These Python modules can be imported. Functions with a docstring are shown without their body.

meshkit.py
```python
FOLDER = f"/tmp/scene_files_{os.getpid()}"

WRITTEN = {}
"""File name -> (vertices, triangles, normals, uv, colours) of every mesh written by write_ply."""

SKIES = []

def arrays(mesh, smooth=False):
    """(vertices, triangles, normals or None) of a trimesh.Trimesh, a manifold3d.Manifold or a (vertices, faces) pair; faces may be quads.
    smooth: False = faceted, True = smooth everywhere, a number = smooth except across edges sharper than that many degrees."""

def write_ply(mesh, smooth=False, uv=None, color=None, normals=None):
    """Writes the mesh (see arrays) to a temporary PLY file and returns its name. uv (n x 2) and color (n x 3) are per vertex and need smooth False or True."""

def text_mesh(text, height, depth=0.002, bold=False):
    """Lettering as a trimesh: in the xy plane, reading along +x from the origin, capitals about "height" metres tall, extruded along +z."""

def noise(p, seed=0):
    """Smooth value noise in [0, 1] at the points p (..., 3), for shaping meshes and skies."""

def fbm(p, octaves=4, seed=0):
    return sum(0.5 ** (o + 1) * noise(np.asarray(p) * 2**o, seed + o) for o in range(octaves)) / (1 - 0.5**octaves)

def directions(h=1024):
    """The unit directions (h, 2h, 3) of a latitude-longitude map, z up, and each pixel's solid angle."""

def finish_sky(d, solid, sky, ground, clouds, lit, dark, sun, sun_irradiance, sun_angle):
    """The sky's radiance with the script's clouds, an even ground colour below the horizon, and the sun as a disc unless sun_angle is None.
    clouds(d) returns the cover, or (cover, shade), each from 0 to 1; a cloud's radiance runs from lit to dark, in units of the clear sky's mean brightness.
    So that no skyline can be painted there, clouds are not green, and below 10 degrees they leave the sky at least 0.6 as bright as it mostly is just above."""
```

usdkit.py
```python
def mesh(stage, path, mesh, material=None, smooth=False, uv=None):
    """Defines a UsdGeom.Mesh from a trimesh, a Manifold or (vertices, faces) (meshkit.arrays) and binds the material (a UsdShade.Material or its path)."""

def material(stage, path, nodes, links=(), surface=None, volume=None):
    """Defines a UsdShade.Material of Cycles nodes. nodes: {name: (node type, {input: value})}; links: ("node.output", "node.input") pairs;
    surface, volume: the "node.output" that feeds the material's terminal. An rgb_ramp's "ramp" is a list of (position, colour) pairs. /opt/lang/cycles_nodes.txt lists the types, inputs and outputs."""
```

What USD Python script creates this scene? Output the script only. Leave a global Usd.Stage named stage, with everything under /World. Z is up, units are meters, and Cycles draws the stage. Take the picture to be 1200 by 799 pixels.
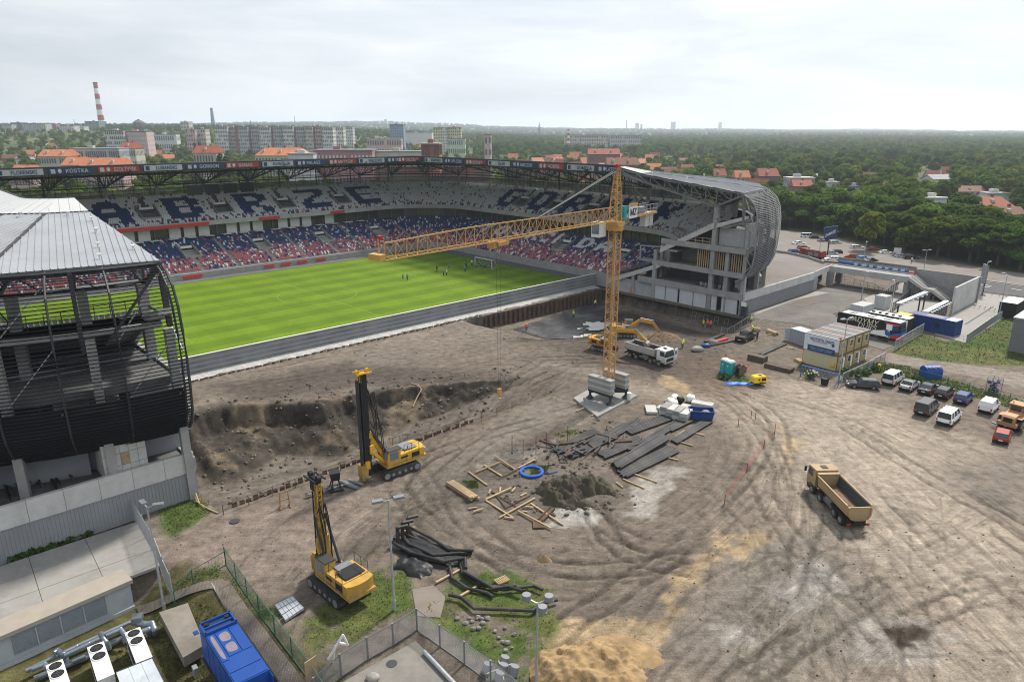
import math,random
import numpy as np
import trimesh
import usdkit,meshkit
from pxr import Usd,UsdGeom,UsdLux,UsdShade,Gf,Sdf,Vt
from scipy.spatial import cKDTree
stage=Usd.Stage.CreateInMemory()
world=UsdGeom.Xform.Define(stage,'/World');stage.SetDefaultPrim(world.GetPrim())
UsdGeom.Scope.Define(stage,'/World/Looks')
rng=np.random.default_rng(7);random.seed(7)
PI=math.pi
# ---------------------------------------------------------------- camera, sky, sun
FPX,CX,CY,CAMH=820.0,600.0,399.5,38.0  # focal length in the photograph's pixels, its centre, camera height
TH=math.atan((CY-151.0)/FPX);CT,ST=math.cos(TH),math.sin(TH)
cam=UsdGeom.Camera.Define(stage,'/World/camera')
cam.AddTranslateOp().Set(Gf.Vec3d(0,0,CAMH));cam.AddRotateXOp().Set(90-math.degrees(TH))
cam.CreateHorizontalApertureAttr(36.0);cam.CreateVerticalApertureAttr(36.0*681/1024);cam.CreateFocalLengthAttr(36.0*FPX/1200)
cam.CreateClippingRangeAttr(Gf.Vec2f(0.5,60000));cam.CreateExposureAttr(0.28)
SUN=np.array([0.60,0.80,0.0]);SUN/=np.linalg.norm(SUN)
ELEV=math.radians(50)
SUN=np.array([SUN[0]*math.cos(ELEV),SUN[1]*math.cos(ELEV),math.sin(ELEV)])
sun=UsdLux.DistantLight.Define(stage,'/World/sun')
sun.CreateIntensityAttr(1.25);sun.CreateAngleAttr(6.0);sun.CreateNormalizeAttr(True);sun.CreateColorAttr(Gf.Vec3f(1,0.93,0.83))
sun.AddRotateZOp().Set(math.degrees(math.atan2(SUN[1],SUN[0]))+90);sun.AddRotateXOp().Set(90-math.degrees(ELEV))
SKY=usdkit.material(stage,'/World/Looks/sky',{
 'tc':('texture_coordinate',{}),'sk':('sky_texture',{'sky_type':'single_scattering','sun_disc':False,'sun_elevation':ELEV,'sun_rotation':math.atan2(SUN[0],SUN[1]),'aerosol_density':3.0,'air_density':1.0}),
 'map':('mapping',{'scale':(1.6,1.6,9.0)}),'n1':('noise_texture',{'scale':1.7,'detail':7.0,'roughness':0.55,'distortion':0.35}),
 'rp':('rgb_ramp',{'ramp':[(0.30,(0.70,0.70,0.70)),(0.62,(0.97,0.97,0.97))]}),'dt':('vector_math',{'math_type':'dot_product','vector2':tuple(SUN)}),'dr':('map_range',{'from_min':-1.0,'from_max':1.0,'to_min':0.22,'to_max':1.26}),'cm':('mix',{'mix_type':'multiply','fac':1.0}),  # sky dims away from the sun, lowered behind the camera to cut fill
 'cl':('mix',{'fac':1.0,'color1':(9.0,9.8,10.7),'color2':(10.9,11.25,11.5)}),'nr':('rgb_ramp',{'ramp':[(0.35,(0,0,0)),(0.7,(1,1,1))]}),
 'mx':('mix',{}),'bg':('background_shader',{'strength':0.075})},
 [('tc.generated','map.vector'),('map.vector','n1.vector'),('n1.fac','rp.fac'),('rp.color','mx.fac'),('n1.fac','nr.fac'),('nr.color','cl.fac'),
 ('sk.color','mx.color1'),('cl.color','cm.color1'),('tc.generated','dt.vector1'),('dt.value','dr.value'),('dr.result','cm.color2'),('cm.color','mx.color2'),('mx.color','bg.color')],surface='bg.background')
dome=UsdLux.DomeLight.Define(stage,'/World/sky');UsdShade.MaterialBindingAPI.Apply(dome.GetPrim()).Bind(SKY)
dome.GetPrim().SetCustomDataByKey('kind','structure');dome.GetPrim().SetCustomDataByKey('label','pale hazy summer sky with thin high cloud')
# ---------------------------------------------------------------- helpers
def at(px,py,z=0.0):
 """The point at height z that the photograph shows at a pixel."""
 w=py-CY;t=(CAMH-z)/(FPX*ST+w*CT)
 return np.array([(px-CX)*t,(FPX*CT-w*ST)*t,z])
def deep(px,py,y):
 """The point at distance y north of the camera that the photograph shows at a pixel."""
 w=py-CY;t=y/(FPX*CT-w*ST)
 return np.array([(px-CX)*t,y,CAMH-(FPX*ST+w*CT)*t])
P0=at(691.7,336.7);_a=at(221.7,441.7)
U=(P0-_a)/np.linalg.norm(P0-_a);V=np.array([-U[1],U[0],0.0])
UANG=math.atan2(U[1],U[0])
def W(s,n,z=0.0):
 """Stadium frame: s along the open touchline, n across the pitch."""
 return P0+s*U+n*V+np.array([0,0,z])
def SN(p):
 q=np.asarray(p,float)-P0;return np.stack([q@U,q@V],-1)
def WW(a):
 a=np.asarray(a,float);return P0+a[:,:1]*U+a[:,1:2]*V+np.c_[np.zeros((len(a),2)),a[:,2]]
def rot(rz):
 c,s=math.cos(rz),math.sin(rz);return np.array([[c,-s,0],[s,c,0],[0,0,1.0]])
def seg(p,q):
 """Heading of the line between two pixels on the ground."""
 a,b=at(*p),at(*q);return math.atan2(b[1]-a[1],b[0]-a[0])
class MB:
 """Collects shapes into one mesh."""
 def __init__(self):self.v,self.f,self.n=[],[],0
 def add(self,v,f):
  v=np.asarray(v,float).reshape(-1,3);f=np.asarray(f,int)
  if f.shape[1]==4:f=np.vstack([f[:,[0,1,2]],f[:,[0,2,3]]])
  self.v.append(v);self.f.append(f+self.n);self.n+=len(v);return self
 def mesh(self,m):return self.add(np.array(m.vertices),np.array(m.faces))
 BF=np.array([[0,3,2,1],[4,5,6,7],[0,1,5,4],[1,2,6,5],[2,3,7,6],[3,0,4,7]])
 def box(self,c,s,rz=0.0,top=None,tilt=None):
  """Box by centre and size; top = (sx, sy) scales its upper face."""
  h=np.array(s)/2;v=np.array([[x*h[0],y*h[1],z*h[2]]for z in(-1,1)for x,y in((-1,-1),(1,-1),(1,1),(-1,1))])
  if top is not None:v[4:,0]*=top[0];v[4:,1]*=top[1]
  if tilt is not None:
   a=tilt;R=np.array([[math.cos(a),0,math.sin(a)],[0,1,0],[-math.sin(a),0,math.cos(a)]]);v=v@R.T
  return self.add(v@rot(rz).T+np.array(c),self.BF)
 def lo(self,lo,hi):lo,hi=np.array(lo,float),np.array(hi,float);return self.box((lo+hi)/2,hi-lo)
 def hexa(self,bottom,top):return self.add(np.vstack([bottom,top]),self.BF)
 def beam(self,p,q,w,h=None,up=(0,0,1)):
  p,q=np.array(p,float),np.array(q,float);h=w if h is None else h
  d=q-p;L=np.linalg.norm(d)
  if L<1e-9:return self
  d/=L;up=np.array(up,float)
  if abs(d@up)>0.98:up=np.array([1.0,0,0])
  a=np.cross(d,up);a/=np.linalg.norm(a);b=np.cross(a,d)
  k=[(-1,-1),(1,-1),(1,1),(-1,1)]
  return self.add([e+a*(x*w/2)+b*(y*h/2)for e in(p,q)for x,y in k],self.BF)
 def tube(self,pts,r,n=6,caps=True):
  p=np.asarray(pts,float);rr=np.broadcast_to(r,(len(p),))
  t=np.gradient(p,axis=0);t/=np.linalg.norm(t,axis=1,keepdims=True)+1e-12
  ref=np.array([0,0,1.0])if abs(t[:,2]).mean()<0.8 else np.array([1.0,0,0])
  a=np.cross(t,ref);a/=np.linalg.norm(a,axis=1,keepdims=True)+1e-12;b=np.cross(t,a)
  g=np.arange(n)*2*PI/n
  v=p[:,None]+rr[:,None,None]*(np.cos(g)[None,:,None]*a[:,None]+np.sin(g)[None,:,None]*b[:,None])
  i,j=np.meshgrid(np.arange(len(p)-1),np.arange(n),indexing='ij')
  f=np.stack([i*n+j,(i+1)*n+j,(i+1)*n+(j+1)%n,i*n+(j+1)%n],-1).reshape(-1,4)
  self.add(v.reshape(-1,3),f)
  if caps:
   for k,s in((0,1),(len(p)-1,-1)):
    ring=v[k];c=ring.mean(0)
    self.add(np.vstack([ring,c]),[[(x+(s<0))%n,(x+(s>0))%n,n]for x in range(n)])
  return self
 def cyl(self,p,q,r,n=10,r2=None):return self.tube([p,q],[r,r if r2 is None else r2],n)
 def wheel(self,c,r,w,axis,n=14):
  a=np.array(axis,float);a/=np.linalg.norm(a);c=np.array(c,float)
  return self.tube([c-a*w/2,c-a*w*.36,c+a*w*.36,c+a*w/2],[r*.9,r,r,r*.9],n)
 def prism(self,poly,z0,z1):
  """Vertical extrusion of a polygon (n x 2), which may be concave."""
  from shapely.geometry import Polygon
  pg=Polygon(poly)
  if not pg.is_valid:pg=pg.buffer(0)
  m=trimesh.creation.extrude_polygon(pg,z1-z0);m.apply_translation([0,0,z0]);return self.mesh(m)
 def side(self,prof,y0,y1):
  """Extrusion of an x-z profile along y."""
  from shapely.geometry import Polygon
  pg=Polygon(prof);pg=pg if pg.is_valid else pg.buffer(0)
  m=trimesh.creation.extrude_polygon(pg,y1-y0)
  v=np.array(m.vertices);v=np.c_[v[:,0],y1-v[:,2],v[:,1]]
  return self.add(v,m.faces)
 def loft(self,rings,close=True,caps=True):
  r=np.asarray(rings,float);a,n=r.shape[:2]
  i,j=np.meshgrid(np.arange(a-1),np.arange(n if close else n-1),indexing='ij')
  self.add(r.reshape(-1,3),np.stack([i*n+j,i*n+(j+1)%n,(i+1)*n+(j+1)%n,(i+1)*n+j],-1).reshape(-1,4))
  if caps and close:
   for k,s in((0,-1),(a-1,1)):
    c=r[k].mean(0);self.add(np.vstack([r[k],c]),[[(x+(s<0))%n,(x+(s>0))%n,n]for x in range(n)])
  return self
 def strip(self,a,b):return self.loft([a,b],close=False)
 def ball(self,c,r,n=1):
  m=trimesh.creation.icosphere(n,1.0);return self.add(m.vertices*np.broadcast_to(r,3)+np.array(c),m.faces)
 def move(self,off=(0,0,0),rz=0.0):
  R=rot(rz);self.v=[x@R.T+np.array(off)for x in self.v];return self
 def get(self):return np.vstack(self.v),np.vstack(self.f)
_names={}
def numbered(path):
 if path not in _names:_names[path]=0;return path
 _names[path]+=1;return '%s_%03d'%(path,_names[path])
def obj(name,mb,mat,parent=None,smooth=False,kind=None,label=None):
 base='/World' if parent is None else str(parent.GetPath())
 m=mb.get()if isinstance(mb,MB)else mb
 pr=usdkit.mesh(stage,numbered(base+'/'+name),m,mat,smooth=smooth).GetPrim()
 if kind:pr.SetCustomDataByKey('kind',kind)
 if label:pr.SetCustomDataByKey('label',label)
 return pr
def tag(p,label,cat=None,group=None,kind=None):
 p.SetCustomDataByKey('label',label)
 if cat:p.SetCustomDataByKey('category',cat)
 if group:p.SetCustomDataByKey('group',group)
 if kind:p.SetCustomDataByKey('kind',kind)
 return p
def thing(name,label,cat,loc=(0,0,0),rz=0.0,group=None,scale=None):
 x=UsdGeom.Xform.Define(stage,numbered('/World/'+name))
 x.AddTranslateOp().Set(Gf.Vec3d(*map(float,loc)))
 if rz:x.AddRotateZOp().Set(math.degrees(rz))
 if scale is not None:x.AddScaleOp().Set(Gf.Vec3f(*np.broadcast_to(scale,3).astype(float).tolist()))
 return tag(x.GetPrim(),label,cat,group)
def copy_of(proto,name,label,cat,loc,rz=0.0,group=None,scale=None):
 """Another thing with the parts of a class prim."""
 t=thing(name,label,cat,loc,rz,group,scale)
 t.GetReferences().AddInternalReference(proto.GetPath());t.SetInstanceable(True);return t
def proto(name):
 return stage.CreateClassPrim('/World/'+name)if False else stage.CreateClassPrim('/'+name)
def struct(name,mb,mat,label=None,smooth=False,kind='structure'):
 p=obj(name,mb,mat,None,smooth);p.SetCustomDataByKey('kind',kind)
 if label:p.SetCustomDataByKey('label',label)
 return p
# ---------------------------------------------------------------- materials
MATS={}
def mat(name,col,rough=0.7,var=0.15,scale=1.0,metal=0.0,bump=0.0,bscale=None,spec=0.28,dirt=None,dirt_amt=0.4,rnd=0.0,coord='object',trans=0.0,emis=0.0,coat=0.0,grime=None):
 """A plain surface with uneven tone, optional dirt and fine relief."""
 if name in MATS:return MATS[name]
 col=np.array(col,float)
 N={'tc':('texture_coordinate',{}),'ge':('geometry',{}),'n':('noise_texture',{'scale':scale,'detail':5.0,'roughness':0.6}),
  'r':('rgb_ramp',{'ramp':[(0.3,tuple(col*(1-var))),(0.7,tuple(np.minimum(col*(1+var),0.95)))]}),
  'p':('principled_bsdf',{'roughness':rough,'metallic':metal,'specular_ior_level':spec,'coat_weight':coat})}
 src='tc.object' if coord=='object' else 'ge.position'
 L=[(src,'n.vector'),('n.fac','r.fac')];out='r.color'
 if dirt is not None:
  N['n2']=('noise_texture',{'scale':scale*0.37+0.05,'detail':6.0,'roughness':0.7})
  N['r2']=('rgb_ramp',{'ramp':[(0.45,(0,0,0)),(0.72,(dirt_amt,)*3)]});N['m2']=('mix',{'color2':tuple(dirt)})
  L+=[(src,'n2.vector'),('n2.fac','r2.fac'),('r2.color','m2.fac'),(out,'m2.color1')];out='m2.color'
 if grime is not None:  # dried mud, thickest low down
  gc,za,zb=grime;N['gs']=('separate_xyz',{});N['gm']=('map_range',{'from_min':za,'from_max':zb,'to_min':0.95,'to_max':0.0,'clamp':True});N['gn']=('noise_texture',{'scale':3.0,'detail':6.0,'roughness':0.7});N['gr']=('rgb_ramp',{'ramp':[(0.36,(0.25,0.25,0.25)),(0.62,(1,1,1))]});N['gx']=('math',{'math_type':'multiply','use_clamp':True});N['gg']=('mix',{'color2':tuple(gc)})
  L+=[(src,'gs.vector'),('gs.z','gm.value'),(src,'gn.vector'),('gn.fac','gr.fac'),('gm.result','gx.value1'),('gr.color','gx.value2'),('gx.value','gg.fac'),(out,'gg.color1')];out='gg.color'
 if rnd:
  N['oi']=('object_info',{});N['hs']=('hsv',{'saturation':1.0,'hue':0.5});N['mr']=('map_range',{'from_min':0,'from_max':1,'to_min':1-rnd,'to_max':1+rnd})
  L+=[('oi.random','mr.value'),('mr.result','hs.value'),(out,'hs.color')];out='hs.color'
 L.append((out,'p.base_color'))
 if bump:
  N['b']=('noise_texture',{'scale':bscale or scale*6,'detail':4.0});N['bm']=('bump',{'strength':bump,'distance':0.05})
  L+=[(src,'b.vector'),('b.fac','bm.height'),('bm.normal','p.normal')]
 if emis:N['p'][1]['emission_strength']=emis;L.append((out,'p.emission_color'))
 surf='p.BSDF'
 if trans:
  N['tl']=('translucent_bsdf',{});N['mc']=('mix_closure',{'fac':trans});L+=[(out,'tl.color'),('p.BSDF','mc.closure1'),('tl.BSDF','mc.closure2')];surf='mc.closure'
 MATS[name]=usdkit.material(stage,'/World/Looks/'+name,N,L,surface=surf);return MATS[name]
def M(n):return MATS[n]
def pane(name,tint,refl=0.25,dens=0.5):
 N={'t':('transparent_bsdf',{'color':tint}),'g':('glossy_bsdf',{'color':(0.8,0.85,0.9),'roughness':0.05}),'d':('diffuse_bsdf',{'color':tuple(np.array(tint)*0.12)}),
  'm1':('mix_closure',{'fac':dens}),'m2':('mix_closure',{'fac':refl})}
 MATS[name]=usdkit.material(stage,'/World/Looks/'+name,N,[('t.BSDF','m1.closure1'),('d.BSDF','m1.closure2'),('m1.closure','m2.closure1'),('g.BSDF','m2.closure2')],surface='m2.closure')
 return MATS[name]
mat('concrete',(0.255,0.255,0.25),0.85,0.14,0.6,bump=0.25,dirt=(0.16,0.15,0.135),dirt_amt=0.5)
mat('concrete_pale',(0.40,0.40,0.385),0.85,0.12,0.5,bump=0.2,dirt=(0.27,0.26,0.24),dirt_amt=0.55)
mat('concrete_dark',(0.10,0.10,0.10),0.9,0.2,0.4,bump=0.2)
mat('steel_dark',(0.022,0.024,0.028),0.6,0.2,0.5,spec=0.5)
mat('steel_grey',(0.19,0.20,0.215),0.5,0.12,0.5,metal=0.3)
mat('galvanised',(0.36,0.38,0.40),0.45,0.14,2.0,metal=0.6)
mat('roof_metal',(0.36,0.375,0.395),0.38,0.08,0.25,metal=0.45,dirt=(0.22,0.22,0.22),dirt_amt=0.4)
mat('roof_dark',(0.205,0.215,0.235),0.45,0.08,0.25,metal=0.4,dirt=(0.15,0.15,0.15),dirt_amt=0.4)
MATS['polycarb']=usdkit.material(stage,'/World/Looks/polycarb',{'d':('principled_bsdf',{'base_color':(0.84,0.85,0.85),'roughness':0.3}),'t':('transparent_bsdf',{'color':(0.86,0.89,0.9)}),'m':('mix_closure',{'fac':0.42})},[('d.BSDF','m.closure1'),('t.BSDF','m.closure2')],surface='m.closure')
mat('slat_grey',(0.175,0.178,0.185),0.6,0.3,0.3)
mat('slat_black',(0.014,0.015,0.018),0.75,0.2,0.3,spec=0.15)
mat('membrane',(0.014,0.015,0.018),0.8,0.15,0.3,spec=0.15)
mat('cladding',(0.225,0.235,0.25),0.5,0.08,0.3,metal=0.15,dirt=(0.2,0.2,0.2),dirt_amt=0.3)
mat('white',(0.66,0.66,0.64),0.55,0.06,1.0,dirt=(0.45,0.43,0.39),dirt_amt=0.25)
mat('white_paint',(0.80,0.80,0.79),0.3,0.03,1.0,coat=0.4)
mat('black',(0.013,0.013,0.014),0.6,0.2,1.0)
mat('rubber',(0.024,0.023,0.022),0.85,0.25,2.0,dirt=(0.11,0.09,0.07),dirt_amt=0.6)
mat('rim',(0.20,0.20,0.20),0.5,0.2,2.0,metal=0.4)
mat('glass_dark',(0.02,0.026,0.032),0.08,0.1,1.0,spec=0.8)
mat('glass_sky',(0.09,0.12,0.14),0.06,0.1,1.0,spec=1.0)
mat('lamp_red',(0.45,0.02,0.02),0.3,0.05);mat('lamp_clear',(0.7,0.7,0.68),0.2,0.05)
mat('crane_yellow',(0.47,0.262,0.08),0.5,0.12,0.8,dirt=(0.30,0.15,0.05),dirt_amt=0.35)
mat('rig_yellow',(0.58,0.33,0.02),0.5,0.14,0.9,dirt=(0.20,0.13,0.06),dirt_amt=0.75,grime=((0.15,0.12,0.09),0.8,2.6))
mat('rig_yellow_old',(0.46,0.265,0.035),0.55,0.16,0.8,dirt=(0.19,0.14,0.08),dirt_amt=0.8,grime=((0.15,0.12,0.09),0.8,3.0))
mat('digger_orange',(0.52,0.24,0.02),0.5,0.12,0.7,dirt=(0.2,0.13,0.07),dirt_amt=0.6,grime=((0.13,0.105,0.08),0.8,2.6))
mat('rust',(0.088,0.052,0.035),0.85,0.3,0.9,bump=0.3,dirt=(0.06,0.05,0.045),dirt_amt=0.7)
mat('timber',(0.33,0.24,0.14),0.8,0.2,2.0,rnd=0.15)
mat('timber_dark',(0.095,0.074,0.054),0.85,0.25,1.0)
mat('blue_paint',(0.012,0.042,0.17),0.42,0.1,0.5,dirt=(0.05,0.07,0.13),dirt_amt=0.5)
mat('blue_bright',(0.010,0.055,0.25),0.4,0.1,0.5,dirt=(0.02,0.06,0.2),dirt_amt=0.4)
mat('blue_faded',(0.17,0.145,0.175),0.6,0.2,1.2,dirt=(0.25,0.17,0.15),dirt_amt=0.8)
mat('red',(0.50,0.035,0.035),0.5,0.08,1.0);mat('seat_red',(0.33,0.105,0.115),0.45,0.12,0.6)
mat('seat_blue',(0.009,0.036,0.125),0.42,0.15,0.6);mat('seat_white',(0.60,0.61,0.61),0.45,0.1,0.6)
mat('pipe_black',(0.016,0.017,0.019),0.55,0.2,1.0,dirt=(0.16,0.14,0.12),dirt_amt=0.35)
mat('tarp_black',(0.013,0.014,0.016),0.45,0.2,2.0,bump=0.6,bscale=3.0)
mat('teal',(0.03,0.30,0.30),0.45,0.08,1.0);mat('tarp_blue',(0.012,0.12,0.55),0.45,0.15,3.0,bump=0.5,bscale=4)
mat('cable_blue',(0.012,0.10,0.48),0.4,0.1,2.0)
mat('skin',(0.45,0.27,0.19),0.6,0.05);mat('hair',(0.06,0.04,0.03),0.7,0.2)
mat('hi_vis',(0.55,0.72,0.05),0.6,0.05,emis=0.0);mat('hi_orange',(0.80,0.17,0.02),0.6,0.05);mat('dark_cloth',(0.03,0.035,0.05),0.8,0.2);mat('teal_cloth',(0.02,0.26,0.30),0.8,0.1)
mat('stone',(0.20,0.19,0.175),0.9,0.25,2.0,rnd=0.25)
# ---------------------------------------------------------------- the site's ground: one sheet with relief and painted soil
def ss(a,b,x):
 t=np.clip((np.asarray(x,float)-a)/(b-a),0,1);return t*t*(3-2*t)
def inside(poly,x,y):
 """Signed distance (positive inside) of points to a polygon."""
 p=np.asarray(poly,float)[:,:2];q=np.roll(p,-1,0);dmin=np.full(x.shape,1e9);ins=np.zeros(x.shape,bool)
 for(ax,ay),(bx,by)in zip(p,q):
  ex,ey=bx-ax,by-ay;t=np.clip(((x-ax)*ex+(y-ay)*ey)/(ex*ex+ey*ey+1e-9),0,1)
  dmin=np.minimum(dmin,np.hypot(x-ax-t*ex,y-ay-t*ey))
  c=((ay>y)!=(by>y));ins^=c&(x<ex*(y-ay)/(ey if abs(ey)>1e-9 else 1e-9)+ax)
 return np.where(ins,dmin,-dmin)
def pxpoly(pts,z=0.0):return np.array([at(a,b,z)for a,b in pts])
def vnoise(x,y,scale,seed=0,octaves=4,ridged=False):
 """Value noise, fractal, about -1..1."""
 r=np.random.default_rng(seed);out=np.zeros(x.shape);amp,tot,f=1.0,0,1.0/scale
 for o in range(octaves):
  T=r.uniform(-1,1,(128,128));u=x*f+37.3*o+500;w=y*f+11.7*o+500
  i,j=np.floor(u).astype(int),np.floor(w).astype(int);a,b=u-i,w-j;a=a*a*(3-2*a);b=b*b*(3-2*b)
  g=lambda di,dj:T[(i+di)%128,(j+dj)%128]
  v=(g(0,0)*(1-a)+g(1,0)*a)*(1-b)+(g(0,1)*(1-a)+g(1,1)*a)*b
  out+=amp*((1-2*np.abs(v))if ridged else v);tot+=amp;amp*=0.55;f*=2.03
 return out/tot
PIT=pxpoly([(572,388),(694,353),(735,353),(850,388),(838,398),(800,390),(770,384),(735,384),(700,392),(668,402),(640,405),(600,396)],-3.0)
PIT_S=SN(PIT)
def base_height(x,y):
 """The dug ground: the pit before the right block and the long trench before the left one."""
 s,n=SN(np.stack([x,y,0*x],-1))[...,0],SN(np.stack([x,y,0*x],-1))[...,1]
 w=vnoise(x,y,5.0,3)*1.2
 d=inside(PIT,x,y)+w*0.6;hp=-3.0*ss(-6.5,0.3,d)
 hp=np.where((n>-3.3)|(s>1.6),0,hp)
 nc=np.interp(s,[-112,-101,-97,-93,-88,-82,-76,-71,-66,-60,-56],[-12,-12.7,-14,-17,-21.5,-23,-25,-28.5,-32,-35,-38])+w*0.9
 nb=np.interp(s,[-112,-107,-102,-95,-89,-82,-75,-66,-56],[-30,-29,-31,-28,-34,-32.5,-34,-36,-40])+0.8*vnoise(x,y,4,15)
 dep=np.interp(s,[-112,-92,-82,-70,-58],[5.0,5.0,4.3,2.5,0.0]);t=np.clip((n-nb)/np.maximum(nc-nb,1.5),0,1)
 rill=vnoise(s*1.0,n*0.22,1.5,16,3);lump=vnoise(x,y,3.2,5,4,True)
 tt=np.clip(t+0.10*rill*np.sin(PI*t),0,1);k=0.34*tt+0.16*ss(0.1,0.4,tt)+0.50*ss(0.66,0.86,tt)
 face=np.sin(PI*np.clip(t,0,1))*ss(0.2,1.0,dep)
 ht=-dep*(1-k)+face*(0.48*rill+0.55*lump)+(n<nb)*ss(0.2,1,dep)*0.10*vnoise(s*.25,n,1.2,18,3)
 ht=np.where((n<-44.6)|(s<-109.6)|(n>0),0,ht)
 ok_=(n>-44.6)&(s>-109.6)&(n<0);return np.minimum(hp,0)+ht,s,n,np.where(ok_,t,-1),np.where(ok_,dep,0)
def gz(x,y):
 h,s,n,_,_=base_height(np.array([float(x)]),np.array([float(y)]));return float(h[0])
def gp(px,py,z=0.0):
 """Point of the dug ground that a pixel shows."""
 for _ in range(6):p=at(px,py,z);z=0.5*z+0.5*gz(p[0],p[1])
 return at(px,py,z)
GS=0.32
gx=np.arange(-92,134,GS);gy=np.arange(30,226,GS)
X,Y=np.meshgrid(gx,gy,indexing='ij');HZ,S_,N_,FT,FD=base_height(X,Y)
SLOPE=np.hypot(*np.gradient(HZ,GS));DUG=HZ.copy()
MUD=np.array([0.139,0.117,0.098])
C=np.ones(X.shape+(3,))*MUD
nA,nB,nC=vnoise(X,Y,14,11),vnoise(X,Y,3.5,12),vnoise(X,Y,1.1,13,3)
ANY=vnoise(X*0.5+Y*.87,(Y*0.5-X*.87)*4,7,14)
C*=(1+0.14*nA+0.16*nB+0.12*nC+0.10*ANY)[...,None]
def blend(mask,col,amt=1.0):
 global C
 m=np.clip(mask*amt,0,1)[...,None];C=C*(1-m)+np.array(col)*m
def patch(px,col,soft=1.0,amt=1.0,rough=1.0,tex=0.15,world=False):
 d=inside(pxpoly(px)if not world else px,X,Y)+rough*(nB*1.3+nC*0.8)
 blend(ss(-soft,soft,d),np.array(col)[None,None]*(1+tex*nC+tex*nB)[...,None],amt)
PALE,SAND,LIME,DARK,RED=(0.270,0.230,0.189),(0.28,0.212,0.13),(0.33,0.32,0.305),(0.07,0.058,0.05),(0.19,0.153,0.132)
patch([(820,470),(900,445),(1000,455),(1150,520),(1200,530),(1260,900),(780,860),(830,690),(900,600),(920,520)],PALE,5,0.85,2)
patch([(960,480),(1100,560),(1240,700),(1240,800),(1100,690),(1000,600),(940,520)],(0.280,0.240,0.199),5,0.7,2)
patch([(640,425),(760,450),(880,480),(930,530),(900,560),(870,520),(800,480),(700,450)],PALE,2.5,0.6,1.5)
patch([(170,640),(290,588),(420,590),(390,660),(280,690),(180,700)],RED,3,0.8,1.5)
patch([(230,452),(420,402),(560,372),(600,392),(500,420),(330,450),(232,478)],(0.165,0.143,0.121),3,0.7,2)
patch([(250,452),(400,425),(500,432),(640,440),(560,462),(420,452),(300,470)],(0.07,0.058,0.052),2.5,0.85,2.5)
patch([(640,405),(700,395),(850,388),(880,412),(840,445),(770,447),(690,425)],DARK,3,0.75,2)
patch([(830,400),(950,385),(960,420),(880,430)],(0.13,0.112,0.095),4,0.6,2)
patch([(800,425),(890,415),(900,450),(850,470),(800,452)],(0.12,0.085,0.067),3,0.6,1.5)
patch([(480,565),(560,540),(660,545),(740,575),(700,600),(640,610),(560,610)],(0.105,0.095,0.085),3,0.6,1.5)
patch([(600,470),(690,455),(700,490),(640,530),(560,530)],(0.16,0.143,0.124),3,0.6,2)
patch([(690,480),(830,470),(860,520),(760,580),(640,540)],(0.12,0.10,0.085),3,0.55,2)
patch([(860,640),(960,620),(1060,700),(1030,799),(860,830),(790,760)],(0.135,0.122,0.108),3,0.75,2)
patch([(1100,550),(1210,520),(1210,600),(1150,600)],(0.13,0.116,0.103),3,0.7,2)
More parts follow.
